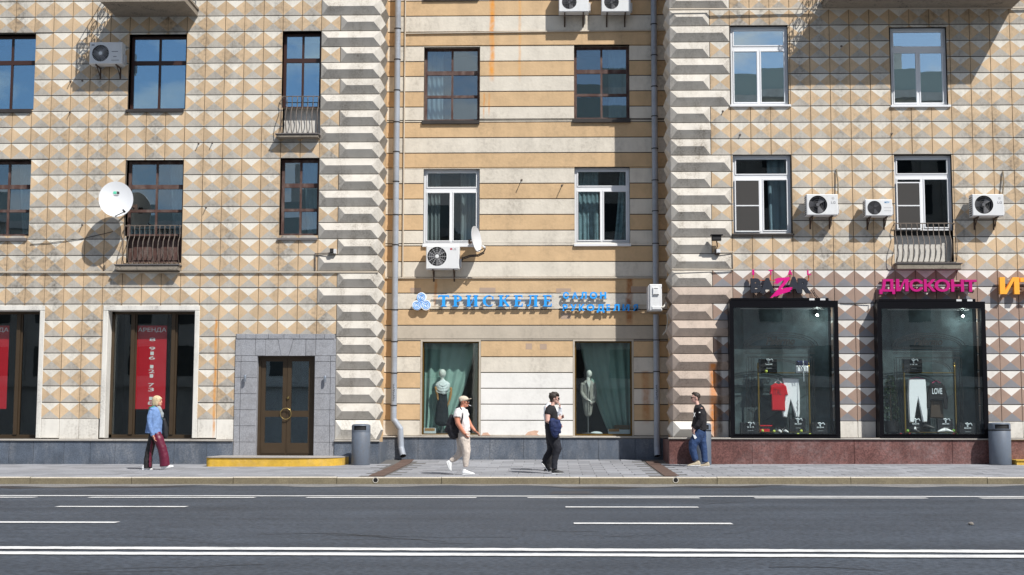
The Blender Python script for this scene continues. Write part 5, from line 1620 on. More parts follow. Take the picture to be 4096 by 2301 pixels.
j2 = joggers(k2_, ((368,812),(450,808),(535,812),(545,960),(553,1120),(550,1228),(508,1230),(500,1200),(462,985),(430,1200),(420,1235),(378,1230),(372,1190),(362,980)), 'white joggers hanging straight beside the black sweater', .0)
part('hanger', MB().tube([at(*k2_(380, 812), YG), at(*k2_(450, 795), YG), at(*k2_(520, 812), YG)], .010, 6), m_hangp, j2)
sw = garment([k2_(*p) for p in ((590,850),(640,858),(690,850),(722,880),(752,1000),(748,1105),(712,1100),(700,1010),(585,1010),(578,1095),(540,1090),(548,960),(562,880))], 'sweater', m_blk, 'black cropped sweater lettered LOVE in the right show case', 'sweater', d=.10)
L = prect(*k2_(594, 900), *k2_(692, 958), YG)
part('print', text_mb('LOVE', L[0], L[1], L[2], L[3], YG-.054, .003, .02), m_ribbon, sw)
part('hanger', MB().tube([at(*k2_(600, 850), YG), at(*k2_(638, 825), YG), at(*k2_(678, 850), YG)], .012, 6), m_hangp, sw)
garment([k2_(*p) for p in ((582,1012),(700,1012),(712,1195),(640,1190),(575,1185))], 'skirt', m_denim, 'dark skirt hanging under the cropped sweater', 'skirt', y=YG+.08, d=.06)

def bag(rect_px, label, ribbon=True, y=YG, group='black ribboned gift bags in the show cases'):
    X0, Z0, X1, Z1 = prect(*rect_px, y)
    t = empty('gift_bag', ((X0+X1)/2, y, Z0), label, 'gift bag', group)
    part('bag_body', MB().cbox(X0, y-.06, Z0, X1, y+.08, Z1, .006), m_bag, t)
    xc_ = X0 + (X1-X0)*.55; yy = y - .066
    if ribbon:
        h = Z1 - Z0
        rb_ = MB()
        rb_.tube([(xc_-.03, yy, Z1-.12*h), (xc_-.06, yy-.02, Z1-.02*h), (xc_-.01, yy-.01, Z1+.01*h), (xc_+.01, yy, Z1-.12*h)], .017, 6)
        rb_.tube([(xc_, yy, Z1-.10*h), (xc_+.07, yy-.02, Z1+.0*h), (xc_+.10, yy-.01, Z1-.16*h)], .015, 6)
        rb_.tube([(xc_-.01, yy, Z1-.10*h), (xc_-.01, yy, Z1-.32*h)], .017, 6)
        part('ribbon', rb_, m_ribbon, t, True)
        part('print', text_mb('BAZAR', xc_-.09, Z1-.44*h, xc_+.09, Z1-.34*h, yy-.001, .003, .03), m_ribbon, t)
        part('print', MB().box(xc_-.07, yy, Z1-.70*h, xc_+.07, yy+.003, Z1-.685*h), m_ribbon, t)
    return t
bag((*k1(325, 620), *k1(500, 748)), 'black gift bag on top of the rail above the red shirt')
bag((*k1(145, 1230), *k1(325, 1345)), 'black gift bag at the lower left of the left show case', y=YG-.08)
bag((*k1(618, 1192), *k1(775, 1325)), 'black gift bag below the scripted joggers', y=YG-.02)
bag((*k1(835, 1235), *k1(985, 1345)), 'black gift bag at the lower right of the left show case', y=YG-.08)
bag((*k2_(318, 620), *k2_(500, 748)), 'black gift bag on top of the rail above the straight joggers')
bag((*k2_(355, 1195), *k2_(505, 1320)), 'black gift bag behind the straight joggers', y=YG+.10)
bag((*k2_(645, 1195), *k2_(795, 1320)), 'black gift bag behind the white trainers', y=YG+.04)
bag((*k2_(850, 1238), *k2_(1010, 1358)), 'black gift bag at the lower right of the right show case', y=YG-.08)

def ball(px, py, r, mat, label, name, cat, y, group):
    p = at(px, py, y); rr_ = r / F_PX * (y - CAM_POS.y)
    prof = [(rr_*math.sin(a), -rr_*math.cos(a)) for a in [math.pi*(k+.02)/10.05 for k in range(11)]]
    mb = MB().lathe(prof, p, 14)
    if cat == 'apple': mb.tube([p + Vector((0, 0, rr_*.8)), p + Vector((.004, 0, rr_*1.3))], .003, 4)
    thing(name, mb, mat, label, cat, group, smooth=True)
YB = -.30
gb = 'tennis balls scattered in the left show case'
for (x, y), lab in (((362, 1312), 'tennis ball in front of the red box'), ((473, 1316), 'tennis ball between the red box and the striped shoes'), ((735, 1313), 'tennis ball in front of the bag below the joggers'), ((398, 737), 'tennis ball before the bag on top of the rail'), ((198, 1345), 'tennis ball at the foot of the lower-left bag'), ((820, 1348), 'tennis ball near the right rail post'), ((957, 1346), 'tennis ball at the foot of the lower-right bag'), ((705, 1347), 'half-hidden tennis ball on the case floor below a bag')):
    ball(*k1(x, y), 6, m_ball, lab, 'tennis_ball', 'ball', YB, gb)
ga = 'apples scattered in the right show case'
for (x, y), mm, lab in (((363, 1312), m_apple_g, 'green apple left of the dark sandal'), ((805, 1310), m_apple_g, 'green apple right of the white trainers'), ((298, 1348), m_apple_r, 'red apple by the plant, leftmost'), ((383, 1349), m_apple_r, 'red apple under the straight joggers'), ((452, 1353), m_apple_g, 'green apple on the floor under the joggers'), ((525, 1354), m_apple_g, 'green apple on the floor left of the centre'), ((805, 1350), m_apple_r, 'red apple below the white trainers'), ((745, 1355), m_apple_g, 'yellow-green apple below the trainers'), ((845, 1354), m_apple_g, 'pale apple at the foot of the right rail post'), ((968, 1354), m_apple_g, 'green apple before the lower-right bag')):
    ball(*k2_(x, y), 6, mm, lab, 'apple', 'apple', YB, ga)
# boxes, shoes, cap bundle
X0, Z0, X1, Z1 = prect(*k1(338, 1256), *k1(456, 1284), YG-.05)
t = empty('shoe_box', ((X0+X1)/2, YG, Z0), 'red shoe box stacked on another in the left show case', 'box')
part('box_lid', MB().cbox(X0, YG-.05, Z0+.04, X1, YG+.15, Z1, .006), m_red, t); part('box_body', MB().box(X0+.01, YG-.04, Z0-.02, X1-.01, YG+.14, Z0+.038), m_blk, t)
X0, Z0, X1, Z1 = prect(*k1(338, 1292), *k1(432, 1322), YG-.05)
thing('shoe_box', MB().cbox(X0, YG-.04, Z0, X1, YG+.14, Z1, .006), m_red, 'lower red shoe box in the left show case', 'box')
def shoe_small(px, py, L_, mat, label, f, ang=0, stripe=None, group=None):
    p = at(*f(px, py), YG-.08); mb = MB()
    prof = [(-.5, .3, .30), (-.3, .36, .42), (0, .36, .36), (.3, .33, .22), (.5, .18, .12)]
    rings = []
    base = 0; n = 10
    ca, sa = math.cos(ang), math.sin(ang)
    for (s_, w_, h_) in prof:
        for j in range(n):
            a = 2*math.pi*j/n
            lx, ly, lz = s_*L_, w_*L_*.5*math.cos(a), max(0, h_*L_*(.5+.5*math.sin(a)))
            mb.v.append(p + Vector((lx*ca - ly*sa, lx*sa + ly*ca, lz)))
    for k in range(len(prof)-1):
        for j in range(n): mb.f.append((k*n+j, k*n+(j+1) % n, (k+1)*n+(j+1) % n, (k+1)*n+j)); mb.m.append(0)
    mb.f += [tuple(range(n))[::-1], tuple((len(prof)-1)*n+j for j in range(n))]; mb.m += [0, 0]
    o = thing('shoe', mb, mat, label, 'shoe', group, smooth=True)
    if stripe:
        q = p + Vector((.02*ca, .02*sa - .0, 0))
        part('strap', MB().tube([q + Vector((-sa*.055*k_, ca*.055*k_, .12 - .05*abs(k_)**2)) for k_ in (-1.0, -.5, 0, .5, 1.0)], .022, 6), stripe, o, True)
m_shoe_w = M('shoe_white', (.78, .79, .80), .5)
m_shoe_k = M('shoe_black', (.012, .012, .013), .5)
shoe_small(525, 1326, .22, m_shoe_w, 'left white slip-on with black strap in the left show case', k1, -1.3, m_blk)
shoe_small(580, 1326, .22, m_shoe_w, 'right white slip-on with black strap in the left show case', k1, -1.0, m_blk)
shoe_small(697, 1325, .26, m_shoe_w, 'left white trainer in the right show case', k2_, math.pi+.3)
shoe_small(752, 1325, .26, m_shoe_w, 'right white trainer in the right show case', k2_, -.3)
shoe_small(430, 1325, .24, m_shoe_k, 'dark sandal below the straight joggers', k2_, -.5, m_shoe_w)
shoe_small(570, 1290, .28, m_shoe_k, 'black heeled shoe in the middle of the right show case', k2_, -.2)
X0, Z0, X1, Z1 = prect(*k1(682, 628), *k1(805, 752), YG)
t = empty('folded_clothes', ((X0+X1)/2, YG, Z0), 'folded white and navy clothes tied with a cord on the rail', 'clothes')
part('bundle', MB().cbox(X0, YG-.08, Z0, X1, YG+.1, Z0+(Z1-Z0)*.55, .04), m_jog, t, True)
part('bundle', MB().cbox(X0+.02, YG-.07, Z0+(Z1-Z0)*.55+.002, X1-.02, YG+.1, Z1-.02, .05), M('cloth_navy', srgb(28, 36, 84), .85), t, True)
part('cord', MB().tube([(X0+.17, YG-.10, Z1), (X0+.18, YG-.11, Z0+.1), (X0+.18, YG-.10, Z0-.22)], .012, 6), m_ribbon, t)
# potted plant in the right show case
p = at(*k2_(205, 1340), YG)
t = empty('potted_plant', p, 'dark potted evergreen at the left of the right show case', 'plant')
part('pot', MB().lathe([(.10, 0), (.15, .02), (.17, .28), (.18, .30), (.16, .305)], (p.x, YG, DC2[1]+.13), 18), m_bag, t, True)
lv = MB(); random.seed(3)
for k in range(520):
    h_ = random.random(); r_ = .26*(1-h_*.75)*math.sqrt(random.random()); a = random.uniform(0, 6.283)
    c_ = Vector((p.x + r_*math.cos(a)*.95, YG + .35*r_*math.sin(a), DC2[1] + .42 + h_*1.15))
    d = Vector((math.cos(a), .6*math.sin(a), random.uniform(-.4, .6))).normalized(); s_ = d.cross(Vector((random.random(), random.random(), random.random()))).normalized()
    ll, ww = random.uniform(.04, .085), random.uniform(.012, .022)
    lv.poly([c_, c_ + d*ll*.5 + s_*ww, c_ + d*ll, c_ + d*ll*.5 - s_*ww])
o = part('foliage', lv, M('plant_leaf', (.045, .085, .04), .6, var=.3, vscale=20), t)
part('stem', MB().tube([(p.x, YG, DC2[1]+.4), (p.x+.01, YG, DC2[1]+1.4)], [.015, .006], 6), m_bracket, t)

# ------------------------------------------------------------------ curtains
m_green = M('curtain_green', srgb(150, 180, 172), .8, var=.08, vscale=4)
def curtain(X0, X1t, X1b, Z0, Z1, y, folds, mat, label, amp=.05, tie=None, group=None, flip=False):
    """grid curtain; its free edge runs from X1t at the top to X1b at the bottom."""
    mb = MB(); nu, nv = folds*8, 16
    for j in range(nv+1):
        v = j/nv; z = Z1 + (Z0-Z1)*v
        e = X1t + (X1b-X1t)*(v**1.35)
        for i in range(nu+1):
            u = i/nu; x = X0 + (e-X0)*u
            sq = 1.0 + .6*abs(X1t - e)/max(.3, abs(X1t-X0))
            mb.v.append(Vector((x, y + amp*sq*math.sin(u*folds*2*math.pi + .6*math.sin(3*v)) + .3*amp*math.sin(u*folds*5.3+v*2), z)))
    for j in range(nv):
        for i in range(nu):
            a = j*(nu+1)+i; mb.f.append((a, a+1, a+nu+2, a+nu+1)); mb.m.append(0)
    o = thing('curtain', mb, mat, label, 'curtain', group, origin=((X0+X1t)/2, y, Z0), smooth=True)
    sol = o.modifiers.new('thick', 'SOLIDIFY'); sol.thickness = .004
    return o
for rect, flip in ((CS1, False), (CS2, True)):
    X0, Z0, X1, Z1 = rect; w = X1 - X0
    if not flip: curtain(X0+.02, X0+w*.93, X0+w*.42, Z0+.08, Z1-.01, YC+.50, 5, m_green, 'green curtain swept to the left behind the mannequin in the white top', amp=.032)
    else: curtain(X1-.02, X0+w*.10, X0+w*.60, Z0+.08, Z1-.01, YC+.68, 5, m_green, 'green curtain swept to the right behind the mannequin in the cardigan', amp=.032)
m_cgrey = M('curtain_grey', (.32, .30, .28), .9, var=.08)
m_lace = M('curtain_lace', (.34, .42, .43), .9, var=.3, vscale=9)
m_sheer = M('curtain_sheer', (.42, .48, .52), .9, var=.15, vscale=3)
def wrect(px): return prect(*px, YC)
r = prect(1695, 676, 1917, 975, YC)
curtain(r[0], r[0]+.42, r[0]+.42, r[1], r[3], YC+.46, 4, m_cgrey, 'grey curtain at the left of the white window above the spoked air conditioner', .03)
curtain(r[2]+.05, r[2]-.55, r[2]-.55, r[1], r[3], YC+.46, 5, m_cgrey, 'grey curtain at the right of the white window above the spoked air conditioner', .03)
r = prect(2298, 670, 2520, 973, YC)
curtain(r[0]+.05, r[0]+.66, r[0]+.66, r[1], r[3], YC+.46, 5, m_lace, 'lace curtain at the left of the right white window of the striped house', .02)
curtain(r[2]+.05, r[2]-.25, r[2]-.42, r[1], r[3], YC+.46, 3, m_lace, 'lace curtain at the right of the right white window of the striped house', .02)
r = prect(1697, 187, 1918, 482, YC)
curtain(r[0]+.0, r[0]+.5, r[0]+.5, r[1], r[3], YC+.5, 4, m_sheer, 'sheer curtain at the left of the upper left wooden window of the striped house', .03)
r = prect(2296, 181, 2518, 475, YC)
curtain(r[2]+.05, r[2]-.55, r[2]-.55, r[1], r[3], YC+.5, 4, m_sheer, 'sheer curtain at the right of the upper right wooden window of the striped house', .03)
for px, lab in (((508, 641, 728, 944), 'sheer curtain in the left french window'), ((-70, 641, 115, 944), 'sheer curtain in the wooden window at the left edge'), ((1123, 634, 1272, 942), 'sheer curtain in the narrow wooden window')):
    r = prect(*px, 0); curtain(r[2]+.05, r[2]-.5, r[2]-.35, r[1], r[3], .5, 4, m_sheer, lab, .03)
r = prect(2930, 620, 3168, 934, 0)
curtain(r[2]+.05, r[2]-.55, r[2]-.50, r[1], r[3], .5, 3, m_sheer, 'bluish curtain in the single window with a mosquito screen', .03)
# mosquito screens on the left sashes
m_net = M('mosquito_net', (.055, .052, .05), .9)
for w_, px in ((RW3, (2938, 719, 3042, 928)), (RW4, (3584, 729, 3686, 918))):
    r = prect(*px, .08)
    part('screen_frame', MB().box(r[0], .068, r[1], r[0]+.03, .088, r[3]).box(r[2]-.03, .068, r[1], r[2], .088, r[3]).box(r[0]+.03, .068, r[3]-.03, r[2]-.03, .088, r[3]).box(r[0]+.03, .068, r[1], r[2]-.03, .088, r[1]+.03).box(r[0]+.03, .065, (r[1]+r[3])/2-.015, r[2]-.03, .088, (r[1]+r[3])/2+.015), m_pvc, w_)
    part('screen_net', MB().box(r[0]+.03, .076, r[1]+.03, r[2]-.03, .080, r[3]-.03), m_net, w_)

# ------------------------------------------------------------------ goods in the craft shop
def pbox(px, y, d, mat, label, lid=None):
    X0, Z0, X1, Z1 = prect(*px, y)
    o = thing('gift_box', MB().cbox(X0, y, Z0, X1, y+d, Z1, .006), mat, label, 'box')
    if lid:
        q = prect(*lid, y); part('band', MB().box(q[0], y-.004, q[1], q[2], y-.0005, q[3]), M('box_kraft', srgb(176, 130, 80), .8), o)
m_wbox = M('box_white', (.72, .76, .80), .7)
pbox((1695, 1712, 1743, 1735), YC+.26, .2, m_wbox, 'white gift box with kraft band on the left shop sill', (1699, 1713, 1739, 1724))
pbox((2433, 1716, 2479, 1738), YC+.26, .2, m_wbox, 'small white box with kraft lid on the right shop sill', (2435, 1716, 2477, 1727))
pbox((2479, 1719, 2520, 1738), YC+.27, .2, m_wbox, 'plain white box at the right end of the shop sill')
pbox((2458, 1701, 2518, 1718), YC+.50, .2, M('box_brown', srgb(120, 92, 56), .8), 'flat brown carton stacked behind the white boxes')
p = at(2385, 1737, YC+.3)
thing('folded_cloth', MB().lathe([(.16, 0), (.17, .03), (.12, .06), (.04, .075)], p, 14), m_wbox, 'crumpled pale cloth lying on the right shop sill', 'cloth', smooth=True)
for rect in (CS1, CS2):
    pass
part('sill_board', MB().box(CS1[0]-.3, YC+.16, CS1[1]-.02, CS1[2]+.3, YC+1.2, CS1[1]+.045), M('shop_floor', srgb(70, 66, 62), .6), BC)
part('sill_board', MB().box(CS2[0]-.3, YC+.16, CS2[1]-.02, CS2[2]+.3, YC+1.2, CS2[1]+.045), _m['shop_floor'], BC)

# ------------------------------------------------------------------ litter bins
m_bin = M('bin_grey', srgb(100, 110, 124), .5, var=.08, grime=.4, gscale=2)
def litter_bin(px0, px1, py_top, py_bot, label, bag=False, depth=None):
    b = on_ground((px0+px1)/2, py_bot)
    if b.y > -1.02: b = Vector((at((px0+px1)/2, py_bot, -1.02).x, -1.02, 0))
    d = b.y - CAM_POS.y
    r_ = (px1-px0)/2 / F_PX * d; H = (py_bot-py_top) / F_PX * d
    c_ = Vector((b.x, b.y + r_, g(b.x, b.y + r_)))
    t = empty('litter_bin', c_, label, 'litter bin', 'grey litter bins along the pavement')
    n = 36
    mb = MB().lathe([(r_*.97, 0), (r_, .015), (r_, H*.795), (r_*.985, H*.80)], c_, n)
    part('bin_body', mb, m_bin, t, True)
    # hood with an opening towards the street
    hb = MB(); a0, a1 = -math.pi/2 - .62, -math.pi/2 + .62
    rings = [(r_, .805), (r_, .845), (r_, .95), (r_*.97, .972), (r_*.80, .992), (r_*.4, 1.0)]
    base = len(hb.v)
    for rr_, hh in rings:
        for j in range(n): 
            a = 2*math.pi*j/n; hb.v.append(c_ + Vector((rr_*math.cos(a), rr_*math.sin(a), hh*H)))
    for k in range(len(rings)-1):
        for j in range(n):
            am = 2*math.pi*(j+.5)/n - 2*math.pi
            if k == 1 and a0 < am < a1: continue
            hb.f.append((base+k*n+j, base+k*n+(j+1) % n, base+(k+1)*n+(j+1) % n, base+(k+1)*n+j)); hb.m.append(0)
    hb.f.append(tuple(base+(len(rings)-1)*n+j for j in range(n))); hb.m.append(0)
    hd = part('bin_hood', hb, m_bin, t, True)
    part('bin_liner', MB().lathe([(r_*.85, .55*H), (r_*.90, .82*H), (r_*.90, .93*H)], c_, n), m_acdark, t, True)
    part('bin_rim', MB().lathe([(r_*1.0, H*.80), (r_*1.012, H*.802), (r_*1.012, H*.83), (r_*1.0, H*.832)], c_, n), m_bin if not bag else m_bag, t, True)
    return t
litter_bin(1400, 1475, 1694, 1858, 'grey litter bin left of the kinked downpipe, beside the yellow step')
litter_bin(2781, 2849, 1694, 1860, 'grey litter bin behind the man in blue jeans', True)
litter_bin(3973, 4058, 1690, 1857, 'grey litter bin at the right edge, black bag over its rim', True)
# ------------------------------------------------------------------ people
class Blob(MB):
    def loft(s, pts, ref=Vector((0, 1, 0)), n=14, flat=False):
        """pts: (Vector, ra, rb); rb along ref, ra across; ends rounded."""
        P = [(Vector(p), a, b) for p, a, b in pts]
        d0 = (P[0][0] - P[1][0]).normalized(); d1 = (P[-1][0] - P[-2][0]).normalized()
        e0 = min(P[0][1], P[0][2]); e1 = min(P[-1][1], P[-1][2])
        if not flat: P = [(P[0][0] + d0*e0*.75, P[0][1]*.45, P[0][2]*.45), (P[0][0] + d0*e0*.4, P[0][1]*.85, P[0][2]*.85)] + P + [(P[-1][0] + d1*e1*.4, P[-1][1]*.85, P[-1][2]*.85), (P[-1][0] + d1*e1*.75, P[-1][1]*.45, P[-1][2]*.45)]
        base = len(s.v)
        for k, (p, a, b) in enumerate(P):
            t = (P[min(k+1, len(P)-1)][0] - P[max(k-1, 0)][0]).normalized()
            v = (ref - t*ref.dot(t))
            v = v.normalized() if v.length > 1e-4 else t.orthogonal().normalized()
            u = t.cross(v)
            for j in range(n):
                an = 2*math.pi*j/n; s.v.append(p + u*a*math.cos(an) + v*b*math.sin(an))
        for k in range(len(P)-1):
            for j in range(n): s.f.append((base+k*n+j, base+k*n+(j+1) % n, base+(k+1)*n+(j+1) % n, base+(k+1)*n+j)); s.m.append(0)
        s.f += [tuple(base+j for j in range(n))[::-1], tuple(base+(len(P)-1)*n+j for j in range(n))]; s.m += [0, 0]
        return s
    def ell(s, c, rx, ry, rz, n=14):
        c = Vector(c); base = len(s.v); m = 9
        for k in range(m):
            a = math.pi*(k+.08)/(m-1+.16)
            for j in range(n):
                b = 2*math.pi*j/n; s.v.append(c + Vector((rx*math.sin(a)*math.cos(b), ry*math.sin(a)*math.sin(b), -rz*math.cos(a))))
        for k in range(m-1):
            for j in range(n): s.f.append((base+k*n+j, base+k*n+(j+1) % n, base+(k+1)*n+(j+1) % n, base+(k+1)*n+j)); s.m.append(0)
        s.f += [tuple(base+j for j in range(n))[::-1], tuple(base+(m-1)*n+j for j in range(n))]; s.m += [0, 0]
        return s
    def hand(s, wrist, d, nrm, sc=1.0, curl=.5, side=1):
        """palm, four unequal bent fingers and a side thumb; d points along the hand, nrm out of the palm."""
        d = Vector(d).normalized(); nrm = Vector(nrm); nrm = (nrm - d*nrm.dot(d)).normalized(); w = d.cross(nrm)*side
        wrist = Vector(wrist)
        s.loft([(wrist - d*.03*sc, .022*sc, .028*sc), (wrist + d*.03*sc, .016*sc, .038*sc), (wrist + d*.085*sc, .013*sc, .040*sc)], ref=w, n=10)
        for k, ln in enumerate((.070, .080, .074, .058)):
            b = wrist + d*.085*sc + w*(.029 - .0195*k)*sc
            d2 = (d*math.cos(curl) + nrm*math.sin(curl)); d3 = (d*math.cos(curl*2.2) + nrm*math.sin(curl*2.2))
            m1 = b + d2*ln*.5*sc; m2 = m1 + d3*ln*.5*sc
            s.loft([(b, .0092*sc, .0092*sc), (m1, .0088*sc, .0088*sc), (m2, .0075*sc, .0075*sc)], ref=w, n=8)
        b = wrist + d*.02*sc + w*.034*sc
        m1 = b + (d*.55 + w*.65 + nrm*.2).normalized()*.042*sc; m2 = m1 + (d*.85 + w*.1 + nrm*.45).normalized()*.036*sc
        s.loft([(b, .0115*sc, .0115*sc), (m1, .0105*sc, .0105*sc), (m2, .009*sc, .009*sc)], ref=nrm, n=8)
        return s

FOLD = bpy.data.textures.new('folds', 'CLOUDS'); FOLD.noise_scale = .075; FOLD.noise_depth = 2
def remesh(name, blob, mat, parent=None, voxel=.009, smooth=4, origin=None, fold=0.0):
    off = WPOS[parent.name] if parent is not None else Vector(origin)
    me = bpy.data.meshes.new(name); me.from_pydata([tuple(v - off) for v in blob.v], [], blob.f)
    o = bpy.data.objects.new(name + '_tmp', me); COL.objects.link(o)
    md = o.modifiers.new('r', 'REMESH'); md.mode = 'VOXEL'; md.voxel_size = voxel; md.use_smooth_shade = True
    if smooth:
        m2 = o.modifiers.new('s', 'SMOOTH'); m2.iterations = smooth; m2.factor = .5
    if fold:
        m3 = o.modifiers.new('d', 'DISPLACE'); m3.texture = FOLD; m3.strength = fold; m3.mid_level = .5; m3.texture_coords = 'LOCAL'
    dg = bpy.context.evaluated_depsgraph_get()
    new = bpy.data.meshes.new_from_object(o.evaluated_get(dg))
    bpy.data.objects.remove(o); bpy.data.meshes.remove(me)
    new.name = name; new.materials.clear(); new.materials.append(mat)
    new.polygons.foreach_set('use_smooth', [True]*len(new.polygons))
    ob = bpy.data.objects.new(name, new)
    return link(ob, parent, off)

SKIN = M('skin_fair', srgb(214, 160, 134), .55, var=.05, vscale=14)
SKIN_R = M('skin_ruddy', srgb(205, 138, 112), .55, var=.06, vscale=14)
SKIN_P = M('skin_pale', srgb(216, 172, 158), .55, var=.05, vscale=14)
m_lens = M('sunglass_black', (.008, .008, .008), .2)
m_lip = M('lip', srgb(176, 100, 92), .6)

class Fig:
    """crop pixels of the photo -> world points in the walker's own plane."""
    def __init__(s, ox, oy, sc, foot):
        s.ox, s.oy, s.sc = ox, oy, sc
        f = on_ground(ox + foot[0]/sc, oy + foot[1]/sc)
        s.Y = f.y; s.base = f
        s.k = (s.Y - CAM_POS.y) / F_PX / sc
    def __call__(s, x, y, dy=0.0):
        p = at(s.ox + x/s.sc, s.oy + y/s.sc, s.Y); return Vector((p.x, s.Y + dy, p.z))
    def r(s, px): return px * s.k

def head(b, c, dirx, h=.118, female=False):
    """cranium, jaw, nose, chin, ear; returns points for features. dirx=+1 looks right."""
    b.ell(c + Vector((-.012*dirx, 0, .022)), .098, .076, .098)
    b.ell(c + Vector((.030*dirx, 0, -.035)), .062, .058, .085)
    b.loft([(c + Vector((-.02*dirx, 0, -.02)), .075, .062), (c + Vector((.045*dirx, 0, -.085)), .038, .040)])
    b.ell(c + Vector((.078*dirx, 0, -.092)), .018, .024, .018)           # chin
    b.loft([(c + Vector((.080*dirx, 0, .012)), .010, .010), (c + Vector((.104*dirx, 0, -.026)), .013, .014)], n=8)   # nose
    b.ell(c + Vector((.087*dirx, 0, -.060)), .012, .020, .010)           # lips
    b.ell(c + Vector((.082*dirx, 0, .022)), .014, .045, .010)            # brow
    for sy in (-1, 1): b.ell(c + Vector((-.010*dirx, sy*.076, -.008)), .020, .010, .030)
def face_parts(parent, c, dirx, glasses):
    part('mouth', Blob().ell(c + Vector((.096*dirx, 0, -.060)), .006, .019, .005), m_lip, parent, True)
    for sy in (-1, 1):
        part('eye', Blob().ell(c + Vector((.082*dirx, sy*.031, .004)), .011, .013, .009), M('eye_dark', (.02, .015, .012), .3), parent, True)
    if glasses:
        g_ = MB()
        for sy in (-1, 1):
            g_.cbox(min(c.x + .088*dirx, c.x + .106*dirx), c.y + sy*.036 - .032, c.z - .018, max(c.x + .088*dirx, c.x + .106*dirx), c.y + sy*.036 + .032, c.z + .020, .004)
            g_.box(min(c.x - .02*dirx, c.x + .10*dirx), c.y + sy*.080 - .004, c.z + .004, max(c.x - .02*dirx, c.x + .10*dirx), c.y + sy*.080 + .004, c.z + .014)
        g_.box(c.x + .094*dirx - .005, c.y - .01, c.z, c.x + .094*dirx + .005, c.y + .01, c.z + .010)
        part('sunglasses', g_, m_lens, parent)

def shoe(parent, heel, toe, mat, solem, w=.046, name='shoe'):
    heel, toe = Vector(heel), Vector(toe); d = toe - heel; L = d.length; d.normalize()
    up = Vector((0, 1, 0)).cross(d); up = up if up.z > 0 else -up
    b = Blob(); hgt = .055
    b.loft([(heel + d*.03 + up*.048, .046, w*.82), (heel + d*L*.32 + up*.054, .052, w*.9), (heel + d*L*.6 + up*.036, .034, w), (heel + d*L*.86 + up*.024, .024, w*.85), (heel + d*(L-.015) + up*.020, .015, w*.55)])
    b.ell(heel + d*.055 + up*.085, .045, w*.8, .04)
    s_ = remesh(name, b, mat, parent, .008, 2)
    sb = Blob(); sb.loft([(heel + d*.015 + up*.010, .013, w*.8), (heel + d*L*.35 + up*.010, .013, w*.92), (heel + d*L*.68 + up*.010, .013, w*1.08), (heel + d*(L-.02) + up*.014, .012, w*.7)])
    so = remesh('sole', sb, solem, parent, .008, 1)
    return s_

def limb(b, F_, pts, widen=1.0, flat=False):
    """pts: (x, y, halfwidth_px, dy, lateral_ratio)"""
    b.loft([(F_(x, y, dy), F_.r(w)*widen, F_.r(w)*lr*widen) for x, y, w, dy, lr in pts], flat=flat)

def person(F_, lab, skin, headc, dirx, bodyparts, arms, hands, glasses, fem=False, group='people on the pavement', arm=1.0):
    b = Blob()
    hc = F_(*headc)
    head(b, hc, dirx, female=fem)
    for q in bodyparts: limb(b, F_, q, .72, True)
    for q in arms: limb(b, F_, [(x, y, w*(.72 if k == 0 else .92 if k == 1 else 1), dy, lr) for k, (x, y, w, dy, lr) in enumerate(q)], arm)
    for (w, d, nrm, curl, side) in hands: b.hand(w, d, nrm, 1.0, curl, side)
    o = remesh('person', b, skin, None, .0075, 3, origin=F_.base)
    tag(o, lab, 'person', group)
    face_parts(o, hc, dirx, glasses)
    return o, hc

def cloth(name, F_, parent, limbs, mat, extra=None, voxel=.010, smooth=2, fold=.022):
    b = Blob()
    for q in limbs: limb(b, F_, q, 1.0, True)
    if extra: extra(b)
    return remesh(name, b, mat, parent, voxel, smooth, fold=fold)

# ---- woman in a denim jacket
F1 = Fig(540, 1560, 4.255, (200, 1362))
torso = [(375, 285, 46, 0, 1.1), (350, 330, 92, 0, 1.75), (345, 420, 120, 0, 1.42), (335, 540, 128, 0, 1.3), (322, 650, 132, 0, 1.25), (315, 740, 140, 0, 1.2)]
neck = [(365, 240, 36, 0, 1.0), (372, 300, 42, 0, 1.1)]
near = [(315, 355, 46, -.17, 1), (290, 470, 46, -.20, 1), (290, 580, 43, -.21, 1), (320, 690, 40, -.20, 1), (345, 775, 37, -.19, 1)]
far = [(345, 355, 44, .17, 1), (370, 480, 42, .20, 1), (400, 600, 40, .20, 1), (430, 700, 34, .19, 1)]
legr = [(300, 745, 76, .08, 1.0), (268, 880, 72, .09, 1.05), (228, 1040, 68, .09, 1.0), (205, 1180, 72, .09, .9), (200, 1335, 72, .09, .8)]
legf = [(370, 745, 84, -.07, .9), (425, 850, 84, -.08, 1.0), (480, 1000, 78, -.08, 1.0), (512, 1150, 82, -.08, .9), (522, 1300, 86, -.08, .8)]
P1, h1 = person(F1, 'blond woman in a denim jacket and maroon wide trousers walking right', SKIN, (385, 190), 1, [torso, neck, legr, legf], [near, far],
                [(F1(352, 778, -.19), (.3, 0, -1), (1, .2, 0), .35, 1), (F1(432, 700, .19), (.4, 0, -1), (1, .2, 0), .4, -1)], False, True, arm=.72)
m_jacket = M('denim_light', srgb(112, 142, 190), .9, var=.14, vscale=9, fine=.12, fscale=45)
m_maroon = M('trouser_maroon', srgb(96, 20, 48), .45, var=.15, vscale=9)
m_tblack = M('trouser_black', (.022, .02, .021), .8, var=.2)
cloth('jacket', F1, P1, [torso, far], m_jacket); cloth('sleeve', F1, P1, [near], m_jacket)
cloth('pocket', F1, P1, [[(375, 470, 30, -.19, .12), (375, 510, 30, -.195, .12)]], m_jacket, fold=0, voxel=.006)
cloth('trouser_leg', F1, P1, [legf], m_maroon, fold=.012); cloth('trouser_leg', F1, P1, [legr], m_tblack)
